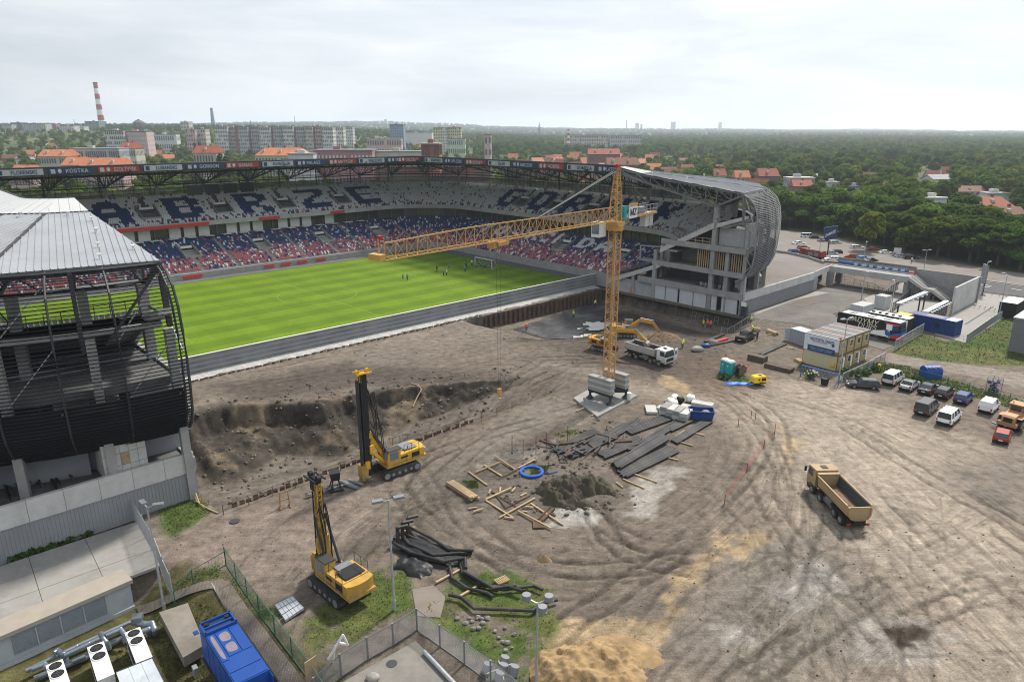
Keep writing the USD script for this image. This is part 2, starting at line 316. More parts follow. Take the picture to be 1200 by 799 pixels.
for q,cc,a in(([(772,702),(800,674),(846,622),(860,626),(820,676),(786,710)],SAND,.75),([(628,740),(668,728),(716,718),(760,730),(792,702),(806,712),(748,768),(714,830),(640,850)],SAND,.8),
    ([(886,616),(908,622),(872,652),(858,645)],SAND,.8),([(778,436),(806,452),(818,464),(792,460),(770,446)],SAND,.85),([(915,500),(938,520),(930,546),(922,545)],SAND,.55),
    ([(640,598),(692,592),(706,606),(676,616),(636,618)],LIME,.75),([(766,543),(806,550),(784,572),(742,584),(756,556)],LIME,.5),([(706,606),(744,598),(770,570),(790,572),(760,604)],(0.26,0.245,0.225),.8),
    ([(1000,728),(1080,712),(1112,742),(1092,776),(1010,770)],(0.25,0.238,0.222),.6),([(880,690),(960,650),(990,690),(930,720)],(0.23,0.222,0.21),.6),([(845,742),(880,732),(880,752),(850,756)],(0.25,0.24,0.23),.5),
    ([(1036,736),(1068,728),(1094,738),(1092,752),(1062,750),(1080,760),(1050,758)],(0.05,0.038,0.029),.95),([(1130,560),(1170,580),(1190,610),(1150,590)],(0.10,0.09,0.08),.7),
    ([(1052,596),(1070,600),(1078,615),(1060,612)],(0.12,0.105,0.09),.6),([(1112,546),(1150,556),(1130,566)],(0.11,0.10,0.09),.6),([(620,520),(690,492),(640,530),(560,548)],(0.235,0.215,0.19),.6)):
 patch(q,cc,0.3 if a>.85 else 0.6,a,0.5 if a>.85 else 1.1,0.25)
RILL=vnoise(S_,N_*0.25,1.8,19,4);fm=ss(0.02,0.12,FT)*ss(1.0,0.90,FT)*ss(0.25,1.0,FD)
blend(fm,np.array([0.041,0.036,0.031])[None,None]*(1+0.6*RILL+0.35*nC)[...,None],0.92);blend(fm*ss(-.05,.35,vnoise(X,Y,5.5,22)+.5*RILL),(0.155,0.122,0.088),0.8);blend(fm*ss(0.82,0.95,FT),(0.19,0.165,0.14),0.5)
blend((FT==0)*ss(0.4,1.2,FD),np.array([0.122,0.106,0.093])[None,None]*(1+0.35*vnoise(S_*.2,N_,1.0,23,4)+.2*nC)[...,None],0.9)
patch([(540,492),(600,460),(650,432),(672,438),(620,470),(560,500),(470,530)],(0.105,0.08,0.068),2.0,0.6,1.5)
patch([(600,400),(700,352),(740,350),(852,386),(846,396),(760,388),(690,400)],(0.035,0.031,0.028),2,0.85,1)
patch([(640,425),(700,440),(690,470),(630,460)],(0.105,0.09,0.08),3,0.6,2);patch([(240,590),(300,560),(330,575),(260,600)],(0.20,0.182,0.162),1.5,0.6,1)
# churned soil on the dug slopes, with paler clay showing
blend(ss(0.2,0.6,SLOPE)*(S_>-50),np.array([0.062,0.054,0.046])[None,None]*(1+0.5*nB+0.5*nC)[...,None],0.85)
# wheel ruts: each track darkens and dents two lanes
LINES=[[(880,840),(905,700),(935,600),(930,540),(905,500),(850,465),(780,445),(700,432)],[(700,420),(620,425),(540,440),(470,460),(420,470)],[(1000,830),(960,720),(950,640),(940,560),(900,490)],
  [(500,540),(540,600),(600,640),(690,655),(780,640),(850,590),(890,540),(880,500)],[(470,590),(540,650),(640,690),(740,690),(830,650),(890,590)],[(850,840),(900,760),(980,690),(1060,640),(1130,600)],
  [(790,840),(850,750),(930,680),(1040,620)],[(1200,700),(1100,610),(1020,540),(960,490),(890,455)],[(1200,620),(1110,560),(1010,500),(940,470)],[(1230,800),(1120,690),(1040,610),(990,560)],
  [(560,425),(650,405),(720,400)],[(240,445),(380,415),(480,395),(560,385)],[(300,455),(420,435),(520,428),(640,425)],[(620,430),(560,470),(500,520),(470,560)],[(640,440),(590,480),(540,520)],
  [(560,640),(640,660),(720,650)],[(700,800),(740,740),(800,690),(860,630)],[(1080,830),(1040,700),(1000,620)],[(830,640),(870,720),(960,799)],[(1000,799),(1060,740),(1130,700),(1200,690)],
  [(440,720),(470,620),(520,560)],[(400,660),(470,600),(560,580)],[(890,620),(980,700),(1100,799)],[(960,620),(1060,700),(1180,780)]]
TA,TO,TD=np.zeros(X.size),np.zeros(X.size),np.full(X.size,1e9);tr=np.random.default_rng(5);flat=np.stack([X.ravel(),Y.ravel()],1);HR=np.zeros(X.size);CR=np.zeros(X.size)
open_ground=((S_<1.5)|(N_<-41)).ravel()&(N_<-1).ravel()
for L in LINES:
 p=np.array([at(a,b)[:2]for a,b in L]);k=np.linspace(0,1,len(p));kk=np.linspace(0,1,260)
 from scipy.interpolate import CubicSpline
 c=np.stack([CubicSpline(k,p[:,i])(kk)for i in(0,1)],1);t=np.gradient(c,axis=0);t/=np.linalg.norm(t,axis=1,keepdims=True);nn=np.c_[-t[:,1],t[:,0]]
 tree=cKDTree(c);dd,ii=tree.query(flat,distance_upper_bound=9.0,workers=-1);ok=np.isfinite(dd)&open_ground;ii=ii[ok];e=flat[ok]-c[ii];off=(e*nn[ii]).sum(1);arc=np.r_[0,np.cumsum(np.linalg.norm(np.diff(c,axis=0),axis=1))][ii]+(e*t[ii]).sum(1);nr0=dd[ok]<TD[ok];w_=np.flatnonzero(ok)[nr0];TD[w_]=dd[ok][nr0];TA[w_]=arc[nr0];TO[w_]=off[nr0]+31.7*len(L)+L[0][0]
 for r in range(5):
  o=tr.normal(0,2.0);amt=tr.uniform(0.3,1.0);wob=0.5*np.sin(kk[ii]*tr.uniform(4,12)+tr.uniform(0,6));fade=np.clip(0.35+0.75*np.sin(kk[ii]*tr.uniform(3,9)+tr.uniform(0,6)),0,1)*ss(-.35,.2,vnoise(flat[ok,0],flat[ok,1],7,r+200))
  sgn_=tr.choice([1,1,-0.55])
  for g in(-1.0,1.0):
   q=np.abs(off-o-wob-g);rut=ss(0.36,0.10,q)*fade*amt;rim=ss(0.62,0.42,q)*ss(0.26,0.42,q)*fade*amt
   HR[ok]+=-0.075*rut+0.055*rim;CR[ok]+=-0.46*rut*sgn_+0.09*rim
STRONG=[[(1035,690),(950,742),(850,812)],[(690,600),(720,622),(765,640),(820,630),(870,590),(905,545),(915,515),(905,490),(880,470)],[(700,605),(725,640),(770,660)],[(540,600),(600,650),(690,668),(790,655)],[(380,522),(450,502),(560,468),(660,432)],[(240,585),(330,560),(420,528),(520,492)],[(600,800),(650,745),(720,695),(800,640)],[(1060,780),(980,690),(920,620),(890,560)],[(470,560),(540,520),(640,490),(690,470)],[(480,590),(530,640),(600,690)],[(1180,610),(1090,560),(1010,510)]]
for L in STRONG:
 p=np.array([at(a,b)[:2]for a,b in L]);kk=np.linspace(0,1,200);c=np.stack([CubicSpline(np.linspace(0,1,len(p)),p[:,i])(kk)for i in(0,1)],1);t=np.gradient(c,axis=0);t/=np.linalg.norm(t,axis=1,keepdims=True);dd,ii=cKDTree(c).query(flat,distance_upper_bound=3.5,workers=-1);ok=np.isfinite(dd)&open_ground;e=flat[ok]-c[ii[ok]];off=e[:,0]*-t[ii[ok],1]+e[:,1]*t[ii[ok],0]
 for g in(-1.05,1.05):q=np.abs(off-g+.12*np.sin(kk[ii[ok]]*23));rut=ss(0.42,0.15,q);rim=ss(0.8,0.5,q)*ss(0.3,0.5,q);br=ss(-.45,.1,vnoise(flat[ok,0],flat[ok,1],5,300));HR[ok]+=(-0.14*rut+0.07*rim)*br;CR[ok]+=(-0.44*rut+0.14*rim)*br
CR=CR.reshape(X.shape);C*=np.exp(np.clip(CR,-0.85,0.4))[...,None]
ROUGHZONE=ss(-42,-44,N_)+ss(-1.0,-3.0,N_)*(S_<1.6)
HZ+=HR.reshape(X.shape)*0.9*(np.abs(DUG)<4)+np.clip(ROUGHZONE,0,1)*(0.06*nB+0.035*nC)
# grass: painted where turf grows, tufts stand on it later
GRASS_P=[[(183,592),(236,580),(250,600),(200,633),(188,620)],[(150,700),(168,682),(258,660),(266,676),(210,688),(160,712)],[(388,700),(440,668),(478,662),(488,712),(430,745),(380,772),(345,740)],
  [(470,720),(505,700),(540,668),(600,672),(645,692),(650,735),(640,790),(600,830),(560,780),(500,722)],[(640,508),(690,500),(700,512),(660,522)],[(620,545),(645,545),(640,556),(622,556)],[(540,563),(560,562),(562,572),(545,574)],
  [(845,447),(870,437),(880,446),(860,458)],[(930,415),(960,440),(940,445)],[(265,660),(300,700),(330,720),(315,735),(255,680)],
  [(1012,422),(1060,428),(1200,470),(1240,500),(1180,478),(1100,455),(1040,440),(1008,436)],[(1048,405),(1075,388),(1110,400),(1150,385),(1200,352),(1260,352),(1260,430),(1150,428),(1060,420),(1040,412)],
  [(975,368),(1000,358),(1035,353),(1030,360),(1000,366),(985,376)],[(1025,398),(1045,394),(1040,402)],[(140,705),(190,700),(240,690),(320,799),(260,830),(150,830),(100,799)],[(255,690),(330,799),(300,799)]]
GM=np.zeros(X.shape)
for k,q in enumerate(GRASS_P):
 d=inside(pxpoly(q),X,Y)+(nB*1.0+nC*1.0)*(1.0 if k in(2,3,4,5,6,7)else 0.35);m=ss(-0.5,0.9,d)*(ss(-0.40,0.15,nB+0.7*nC+0.4*nA+0.12)if k in(2,3,4)else 1)
 GM=np.maximum(GM,m)
 if k<2:DRY0=np.where(m>.1,0.0,1.0)if k==0 else DRY0*np.where(m>.1,0.0,1.0)
DRY=DRY0*ss(-0.2,0.4,vnoise(X,Y,6,31))*0.6+np.where(inside(pxpoly(GRASS_P[14]),X,Y)>-2,0.35,0)
for m,cc in((GM,None),):
 g=np.array([0.058,0.086,0.022])[None,None]*(1-DRY[...,None])+np.array([0.115,0.104,0.043])[None,None]*DRY[...,None]
 C=C*(1-m[...,None])+g*(1+0.35*nC+0.2*nB)[...,None]*m[...,None]
# the dirt lane between the lawns and the gravel lot by the trees
patch([(1030,412),(1200,438),(1260,446),(1260,470),(1200,455),(1100,432),(1035,425)],(0.20,0.176,0.154),0.8,0.95,0.5)
HZ=np.where(N_>-0.4,-0.35,HZ);HZ=np.where((S_>2.2)&(N_>-39.5),-0.35,HZ);HZ=np.where((S_<-110.3)&(N_>-39),-0.35,HZ)
# the sunken yard at the lower left, reached by a grassy bank
E0_,E1_=at(152.5,682,0.1),at(-10,752,0.1);ew=(E1_-E0_)[:2];ew/=np.linalg.norm(ew);en=np.array([ew[1],-ew[0]]);en=en if en[1]<0 else-en
r0_,r1_=E0_[:2],at(228,775,-2.6)[:2];er=(r1_-r0_)/np.linalg.norm(r1_-r0_);rn=np.array([-er[1],er[0]]);rn=rn if rn[0]<0 else-rn
dwall=(X-E0_[0])*en[0]+(Y-E0_[1])*en[1];dright=(X-r0_[0])*rn[0]+(Y-r0_[1])*rn[1]
LOWY=-2.6*ss(-5.0,0.6,dright)*(dwall>-1.0);YG=ss(-6,-3,dright)*(dwall>-0.2)*(Y<60)
C=C*(1-YG[...,None])+(np.array([0.095,0.09,0.037])[None,None]*(1+0.4*nC+0.4*nB)[...,None]*(1-.45*ss(0,.4,nA+nB))[...,None])*YG[...,None];GM=np.maximum(GM,YG*.7)
HZ=np.where((inside(pxpoly([(-60,780),(-60,620),(160,600),(181,655),(153,684)]),X,Y)>0)&(dwall<-1.0),-0.4,HZ+LOWY)
# level beds for the paved places
FLATS=dict(road=[(1000,309),(1072,319),(1200,337),(1300,351),(1300,362),(1200,348),(1131,339),(1060,331),(1000,322)],
   square=[(1108,372),(1131,361),(1128,340),(1200,350),(1260,357),(1260,372),(1181,369),(1132,402),(1095,392)],
   square2=[(1012,350),(1058,331),(1098,338),(1105,375),(1060,366),(1030,366)],
   apron=[(868,371),(902,360),(958,341),(972,335),(1012,340),(1022,352),(985,372),(1030,386),(1060,400),(1035,410),(985,395),(940,380),(905,376)])
for q in FLATS.values():HZ=np.where(inside(pxpoly(q),X,Y)>-.5,-.06,HZ)
def ground_material(name,attr=True):
 N={'a':('attribute',{'attribute':'col'}),'g':('geometry',{}),'n1':('noise_texture',{'scale':0.9,'detail':8.0,'roughness':0.68}),'n2':('noise_texture',{'scale':7.0,'detail':5.0,'roughness':0.7}),
  'mp':('mapping',{'rotation':(0,0,0.9),'scale':(0.35,3.2,1)}),'n3':('noise_texture',{'scale':1.2,'detail':6.0,'roughness':0.65}),
  'mp2':('mapping',{'rotation':(0,0,-0.75),'scale':(0.3,3.6,1)}),'n4':('noise_texture',{'scale':1.0,'detail':6.0,'roughness':0.65}),
  'nm':('noise_texture',{'scale':0.07,'detail':2.0}),'rm':('rgb_ramp',{'ramp':[(0.42,(0,0,0)),(0.58,(1,1,1))]}),'mx':('mix',{}),
  'r1':('rgb_ramp',{'ramp':[(0.28,(0.52,0.51,0.50)),(0.5,(0.97,0.97,0.97)),(0.72,(1.38,1.37,1.35))]}),'r2':('rgb_ramp',{'ramp':[(0.25,(0.64,0.63,0.62)),(0.5,(1.0,1.0,1.0)),(0.75,(1.33,1.33,1.32))]}),'r3':('rgb_ramp',{'ramp':[(0.3,(0.84,0.83,0.82)),(0.7,(1.16,1.16,1.15))]}),
  'm1':('mix',{'mix_type':'multiply','fac':1.0}),'m2':('mix',{'mix_type':'multiply','fac':1.0}),'m3':('mix',{'mix_type':'multiply','fac':1.0}),'ta':('attribute',{'attribute':'trk'}),'tm':('mapping',{'scale':(0.16,2.2,0.0)}),'tn':('noise_texture',{'scale':1.0,'detail':6.0,'roughness':0.7,'distortion':0.6}),'tr':('rgb_ramp',{'ramp':[(0.30,(0.56,0.55,0.54)),(0.48,(0.98,0.98,0.98)),(0.70,(1.30,1.29,1.27))]}),'ts':('separate_xyz',{}),'tx':('mix',{'color1':(1.0,1.0,1.0)}),'m4':('mix',{'mix_type':'multiply','fac':1.0}),'bm':('math',{'math_type':'add'}),
  'b':('bump',{'strength':0.75,'distance':0.14}),'p':('principled_bsdf',{'roughness':0.95,'specular_ior_level':0.12})}
 L=[('g.position','n1.vector'),('g.position','n2.vector'),('g.position','mp.vector'),('mp.vector','n3.vector'),('g.position','mp2.vector'),('mp2.vector','n4.vector'),('g.position','nm.vector'),('nm.fac','rm.fac'),('rm.color','mx.fac'),
  ('n3.fac','mx.color1'),('n4.fac','mx.color2'),('mx.color','r3.fac'),('n1.fac','r1.fac'),('n2.fac','r2.fac'),('a.color','m1.color1'),('r1.color','m1.color2'),('m1.color','m2.color1'),('r2.color','m2.color2'),('m2.color','m3.color1'),('r3.color','m3.color2'),
  ('ta.vector','tm.vector'),('tm.vector','tn.vector'),('tn.fac','tr.fac'),('ta.vector','ts.vector'),('ts.z','tx.fac'),('tr.color','tx.color2'),('m3.color','m4.color1'),('tx.color','m4.color2'),('m4.color','p.base_color'),('n2.fac','bm.value1'),('tn.fac','bm.value2'),('bm.value','b.height'),('b.normal','p.normal')]
 return usdkit.material(stage,'/World/Looks/'+name,N,L,surface='p.BSDF')
GROUND=ground_material('site_soil')
i,j=np.meshgrid(np.arange(len(gx)-1),np.arange(len(gy)-1),indexing='ij');k=len(gy)
gf=np.stack([i*k+j,(i+1)*k+j,(i+1)*k+j+1,i*k+j+1],-1).reshape(-1,4)
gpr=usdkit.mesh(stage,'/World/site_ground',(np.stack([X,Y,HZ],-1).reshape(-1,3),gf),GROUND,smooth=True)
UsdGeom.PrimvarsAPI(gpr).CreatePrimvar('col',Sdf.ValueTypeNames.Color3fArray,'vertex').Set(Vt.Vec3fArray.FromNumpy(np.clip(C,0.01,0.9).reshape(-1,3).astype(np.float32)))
TS=ss(8.5,4.5,TD)*ss(-.25,.35,vnoise(X,Y,8,77)+.5*vnoise(X,Y,2.5,78)).ravel()*(1-GM.ravel());UsdGeom.PrimvarsAPI(gpr).CreatePrimvar('trk',Sdf.ValueTypeNames.Vector3fArray,'vertex').Set(Vt.Vec3fArray.FromNumpy(np.stack([TA,TO,TS],1).astype(np.float32)))
gpr.GetPrim().SetCustomDataByKey('kind','structure');gpr.GetPrim().SetCustomDataByKey('label','churned brown building site ground with wheel ruts, sand and pale patches')
def on_ground(x,y):
 """Height of the finished sheet."""
 a=min(max((x-gx[0])/GS,0),len(gx)-2);b=min(max((y-gy[0])/GS,0),len(gy)-2);i,j=int(a),int(b);u,w=a-i,b-j
 return float((HZ[i,j]*(1-u)+HZ[i+1,j]*u)*(1-w)+(HZ[i,j+1]*(1-u)+HZ[i+1,j+1]*u)*w)
# ---------------------------------------------------------------- far terrain
def far_height(x,y):
 d=np.hypot(x,y);az=np.degrees(np.arctan2(x,y))
 left=ss(8,-22,az);h=left*(34*ss(700,1900,d)+8*ss(1500,4000,d))
 h=h+ss(3200,7000,d)*(26+38*ss(6,-14,az)*ss(-34,-10,az)+10*vnoise(az*30,d*0.02,60,41))*ss(40,4,np.abs(az)-2)*1.0
 h=h+6*vnoise(x,y,900,42)*ss(600,2500,d)+ss(6500,9200,d)*(12+30*vnoise(az*40,0*d,90,43));return h*ss(420,900,d)
ang=np.radians(np.r_[np.arange(-60,60,0.5),np.arange(60,300,4.0)]);rad=np.r_[0.0,np.geomspace(20,9500,150)]
A2,R2=np.meshgrid(ang,rad,indexing='ij');FX,FY=R2*np.sin(A2),R2*np.cos(A2)
FZ=far_height(FX,FY)-0.3;inr=(FX>-86)&(FX<128)&(FY>36)&(FY<220);FZ=np.where(inr,-9.0,FZ)
na,nr_=A2.shape;i,j=np.meshgrid(np.arange(na),np.arange(nr_-1),indexing='ij')
ff=np.stack([i*nr_+j,((i+1)%na)*nr_+j,((i+1)%na)*nr_+j+1,i*nr_+j+1],-1).reshape(-1,4)
TERR=usdkit.material(stage,'/World/Looks/far_land',{'g':('geometry',{}),'n':('noise_texture',{'scale':0.012,'detail':7.0,'roughness':0.7}),'r':('rgb_ramp',{'ramp':[(0.3,(0.035,0.055,0.02)),(0.5,(0.06,0.08,0.03)),(0.62,(0.12,0.12,0.07)),(0.75,(0.19,0.175,0.14))]}),'p':('principled_bsdf',{'roughness':0.95,'specular_ior_level':0.1})},
     [('g.position','n.vector'),('n.fac','r.fac'),('r.color','p.base_color')],surface='p.BSDF')
struct('terrain',(np.stack([FX,FY,FZ],-1).reshape(-1,3),ff),TERR,'green land with gardens and woods reaching the hazy horizon',smooth=True)
# ---------------------------------------------------------------- the stadium
S0,S1,SC=2.0,-110.0,-54.0  # the two open ends and the middle of the pitch
def ring(nn,r,nf,z,K=8,M=1,mid=None):
 """Closed-off ring of the bowl: from the right open end round the three sides to the left one. nn: near side, r: radius of the near corner, nf: far side."""
 cn,cf=nn+r,nf-r;g=np.linspace(0,PI/2,K+1)
 right=[(S0+r*math.sin(a),cn-r*math.cos(a))for a in g]
 right+=[(S0+r,cn+(cf-cn)*k/M)for k in range(1,M)]
 right+=[(S0+r*math.cos(a),cf+r*math.sin(a))for a in g]
 left=[(2*SC-s,n)for s,n in right[::-1]]
 far=[(S0+(S1-S0)*k/M,nf)for k in range(1,M)]
 p=right+far+left
 return np.array([(s,n,z)for s,n in p])
def lerp(a,b,t):return a*(1-t)+b*t
# level rings as functions of how far out they lie
LOW0,LOW1=(0.0,7.5,78.0,1.3),(-19.4,22.0,96.5,7.8)
UP0,UP1=(-19.4,22.0,97.2,12.1),(-32.0,33.5,110.0,18.8)
def rg(a,b,t,dz=0.0,**k):q=[x+(y-x)*t for x,y in zip(a,b)];return ring(q[0],q[1],q[2],q[3]+dz,**k)
stadium=thing('stadium','football stadium bowl of three roofed grandstands with blue, white and red seats','stadium',W(SC,39),UANG)
SINV=np.array([[U[0],U[1],0],[V[0],V[1],0],[0,0,1]])
SORG=W(SC,39)
def loc(a):a=np.asarray(a,float).reshape(-1,3).copy();a[:,0]-=SC;a[:,1]-=39;return a  # s,n,z -> the stadium's own frame
def terrace(a,b,rows):
 mb=MB()
 for k in range(rows):
  r0,r1=rg(a,b,k/rows),rg(a,b,(k+1)/rows);z0,z1=r0[0,2],r1[0,2]
  lo=r0.copy();hi=r0.copy();hi[:,2]=z1;back=r1.copy();back[:,2]=z1
  mb.strip(loc(lo),loc(hi));mb.strip(loc(hi),loc(back))
 return mb
NL,NU=23,16
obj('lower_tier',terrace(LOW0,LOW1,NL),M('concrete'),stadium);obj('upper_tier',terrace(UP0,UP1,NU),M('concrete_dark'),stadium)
def wall(a,b,mb=None):mb=mb or MB();mb.strip(loc(a),loc(b));return mb
def band(q,z0,z1,th,mb=None,**k):
 """A wall of some thickness along a ring (near, radius, far)."""
 mb=mb or MB();i,o=ring(*q,0,**k),ring(q[0]-th,q[1]+th,q[2]+th,0,**k);f=lambda r,z:loc(np.c_[r[:,:2],np.full(len(r),z)])
 return mb.loft(np.stack([f(i,z0),f(i,z1),f(o,z1),f(o,z0)],1),close=True,caps=True)
obj('front_wall',band((-0.2+0.25,7.25,77.75),-0.3,1.6,0.22),M('concrete'),stadium)
obj('perimeter_track',band((3.6,3.6,74.2),-0.34,0.03,3.6),M('concrete_dark'),stadium)
obj('balcony',band((-18.9,21.4,96.6),11.3,12.6,0.5),M('concrete_pale'),stadium)
obj('balcony_floor',band((-19.4,22,97.2),11.5,11.9,4.0),M('concrete'),stadium)
mat('band_glass',(0.05,0.055,0.04),0.25,0.6,0.25,spec=0.7)
obj('concourse_glazing',band((-21.5,24.2,99.2),7.3,11.6,0.2),M('band_glass'),stadium)
obj('upper_walkway',band((-32.0,33.5,110),18.3,18.8,4.0),M('concrete'),stadium)
obj('outer_wall',band((-36.0,37.0,114),-0.3,9.0,0.4),M('cladding'),stadium)
# mullions of the concourse, white lounge panels on the far side
mb=MB();r=ring(-21.2,23.9,98.9,0,K=8,M=26)
for k in range(len(r)):mb.beam(loc([[*r[k,:2],7.6]])[0],loc([[*r[k,:2],11.6]])[0],0.22)
obj('concourse_mullions',mb,M('steel_grey'),stadium,kind='stuff')
for k in range(24):
 s=-112+k*4.05
 if k%4==2:continue
 obj('lounge_panel',MB().lo(loc([[s,98.5,8.0]])[0],loc([[s+3.1,98.9,11.2]])[0]),M('white'),stadium)
for k in range(20):
 s=-104+k*5.0;c=loc([[s+1.4,95.3,8.5]])[0]
 obj('seat_cover',MB().box(c,(2.4 if k>5 else 4.2,2.0,0.12),0).move(),M('seat_white'),stadium)
# red and white boards along the balcony and the front wall
for a,b,z0,z1,n,m_ in((-94,-57,11.45,12.35,96.05,'red'),(-42,-35.5,11.5,12.3,96.05,'red'),(-18,-13,11.5,12.3,96.05,'red'),(-72,-67,0.5,1.2,77.4,'red'),(-50,-47,0.5,1.2,77.4,'red'),(-45,-42,.5,1.2,77.4,'red'),(-40,-37,.5,1.2,77.4,'red'),(-34,-31,.5,1.2,77.4,'red')):
 bd=obj('advert_board',MB().lo(loc([[a,n-0.12,z0]])[0],loc([[b,n,z1]])[0]),M(m_),stadium)
# aisles and vomitories
LETTERS={'A':'001100 011110 011110 110011 110011 111111 111111 110011 110011','B':'111110 111111 110011 110011 111110 110011 110011 111111 111110','R':'111110 111111 110011 110011 111110 111100 110110 110011 110011','Z':'111111 111111 000011 000110 001100 011000 110000 111111 111111','E':'111111 111111 110000 110000 111110 110000 110000 111111 111111',
  'G':'011110 111111 110000 110000 110111 110011 110011 111111 011110','O':'011110 111111 110011 110011 110011 110011 110011 111111 011110','N':'110011 111011 111011 111111 111111 110111 110111 110011 110011','I':'001100 001100 001100 001100 001100 001100 001100 001100 001100','K':'110011 110011 110110 111100 111000 111100 110110 110011 110011','T':'111111 111111 001100 001100 001100 001100 001100 001100 001100','C':'011110 111111 110011 110000 110000 110000 110011 111111 011110','D':'111100 111110 110011 110011 110011 110011 110011 111110 111100'}
def letter(text,centre,width,p,v):
 """Is position p (metres along the stand) at height v (0 bottom to 1 top) inside a letter?"""
 for ch,c in zip(text,centre):
  u=(p-c)/width+0.5
  if 0<=u<1 and 0<=v<1:return LETTERS[ch].split()[8-int(v*9)][int(u*6)]=='1'
 return False
SEATV=np.array([[-.2,-.16,.0],[.2,-.16,.0],[.2,-.16,.42],[-.2,-.16,.42],[.2,.20,.42],[-.2,.20,.42],[.2,.25,.68],[-.2,.25,.68]])
SEATF=np.array([[0,1,2,3],[3,2,4,5],[5,4,6,7],[1,0,7,6]])
acc={}
sr=np.random.default_rng(17)
FARV,RIGHTV,RIGHTL=(-91,-71,-50.5,-30.5,-10.5),(11,25,39.5,54.5),(9.5,31,53)
def hole(side,p,low,k):
 """Aisles, and the mouths of the stairways."""
 if side=='corner':return False
 cs=FARV if side=='far' else RIGHTL if low else RIGHTV
 for c in cs:
  a=c+(5 if low and side=='far' else-5 if low else 0)
  if low:
   if abs(p-a)<0.7 and k<9:return True
   if abs(p-a)<2.4 and 9<=k<18:return True
   if abs(p-a-(9.5 if side=='far' else 10.8))<0.6:return True
  else:
   if abs(p-a)<0.7 and k>=10:return True
   if abs(p-a)<2.8 and 3<=k<10:return True
 return False
for low,(a,b,rows)in((True,(LOW0,LOW1,NL)),(False,(UP0,UP1,NU))):
 for k in range(rows):
  if low and k==0:continue
  r=rg(a,b,(k+0.55)/rows,K=24);z=a[3]+(b[3]-a[3])*(k+1)/rows
  d=np.r_[0,np.cumsum(np.linalg.norm(np.diff(r[:,:2],axis=0),axis=1))];pos=np.arange(0.4,d[-1]-0.3,0.52)
  ps,pn=np.interp(pos,d,r[:,0]),np.interp(pos,d,r[:,1]);ii=np.clip(np.searchsorted(d,pos)-1,0,len(r)-2);t=np.diff(r[:,:2],axis=0)[ii];t/=np.linalg.norm(t,axis=1,keepdims=True)
  v=(k+0.5)/rows;rr=sr.random((len(pos),2))
  for q in range(len(pos)):
   s,n=ps[q],pn[q]
   side='far' if t[q,0]<-0.98 else('right' if t[q,1]>0.98 else('left' if t[q,1]<-0.98 else 'corner'));p=s if side=='far' else n
   if hole(side,p,low,k):continue
   x,w=rr[q]
   if low:
    pb=0.24+0.66*ss(0.28,0.62,v);col='w' if x<(0.10 if v>.3 else 0.16)else('b' if w<pb else 'r')
    if side=='right' and 0.55<v<0.93:
     for ch,c in zip('TORCIDA',(63,55.5,40.5,35.2,30.8,19.5,12.3)):
      u=(c-p)/5.0+0.5
      if 0<=u<1:col='w' if LETTERS[ch].split()[8-int((v-.55)/.38*9)][int(u*6)]=='1' else('b' if w<.6 else 'r')
   else:
    col='w' if x>(0.40 if v<0.14 else 0.075)else('b' if w<0.62 else 'r')
    lv=(v-0.14)/0.76
    if side=='far' and letter('ZABRZE',(-99.5,-80.5,-61.0,-40.2,-20.0,-0.8),9.8,s,lv):col='b'
    elif side in('right',)and 0<=lv<1:
     for ch,c in zip('GORNIK',(61.5,47.0,32.3,18.2,6.5,-1)):
      u=(c-p)/8.6+0.5
      if 0<=u<1 and LETTERS[ch].split()[8-int(lv*9)][int(u*6)]=='1':col='b'
   key=('lower' if low else 'upper',col);R=np.array([[-t[q,0],-t[q,1]],[t[q,1],-t[q,0]]])  # local x along the row, y outward
   o=np.array([t[q,1],-t[q,0]]);vv=np.c_[SEATV[:,0:1]*t[q]+SEATV[:,1:2]*o+(s,n),SEATV[:,2]+z];acc.setdefault(key,[]).append(vv)
for(tier,c),vs in acc.items():
 vs=np.array(vs);nq=len(vs);f=(SEATF[None]+(np.arange(nq)*8)[:,None,None]).reshape(-1,4)
 obj({'w':'white_seats','b':'blue_seats','r':'red_seats'}[c],(loc(vs.reshape(-1,3)),f),M({'w':'seat_white','b':'seat_blue','r':'seat_red'}[c]),stadium,kind='stuff')
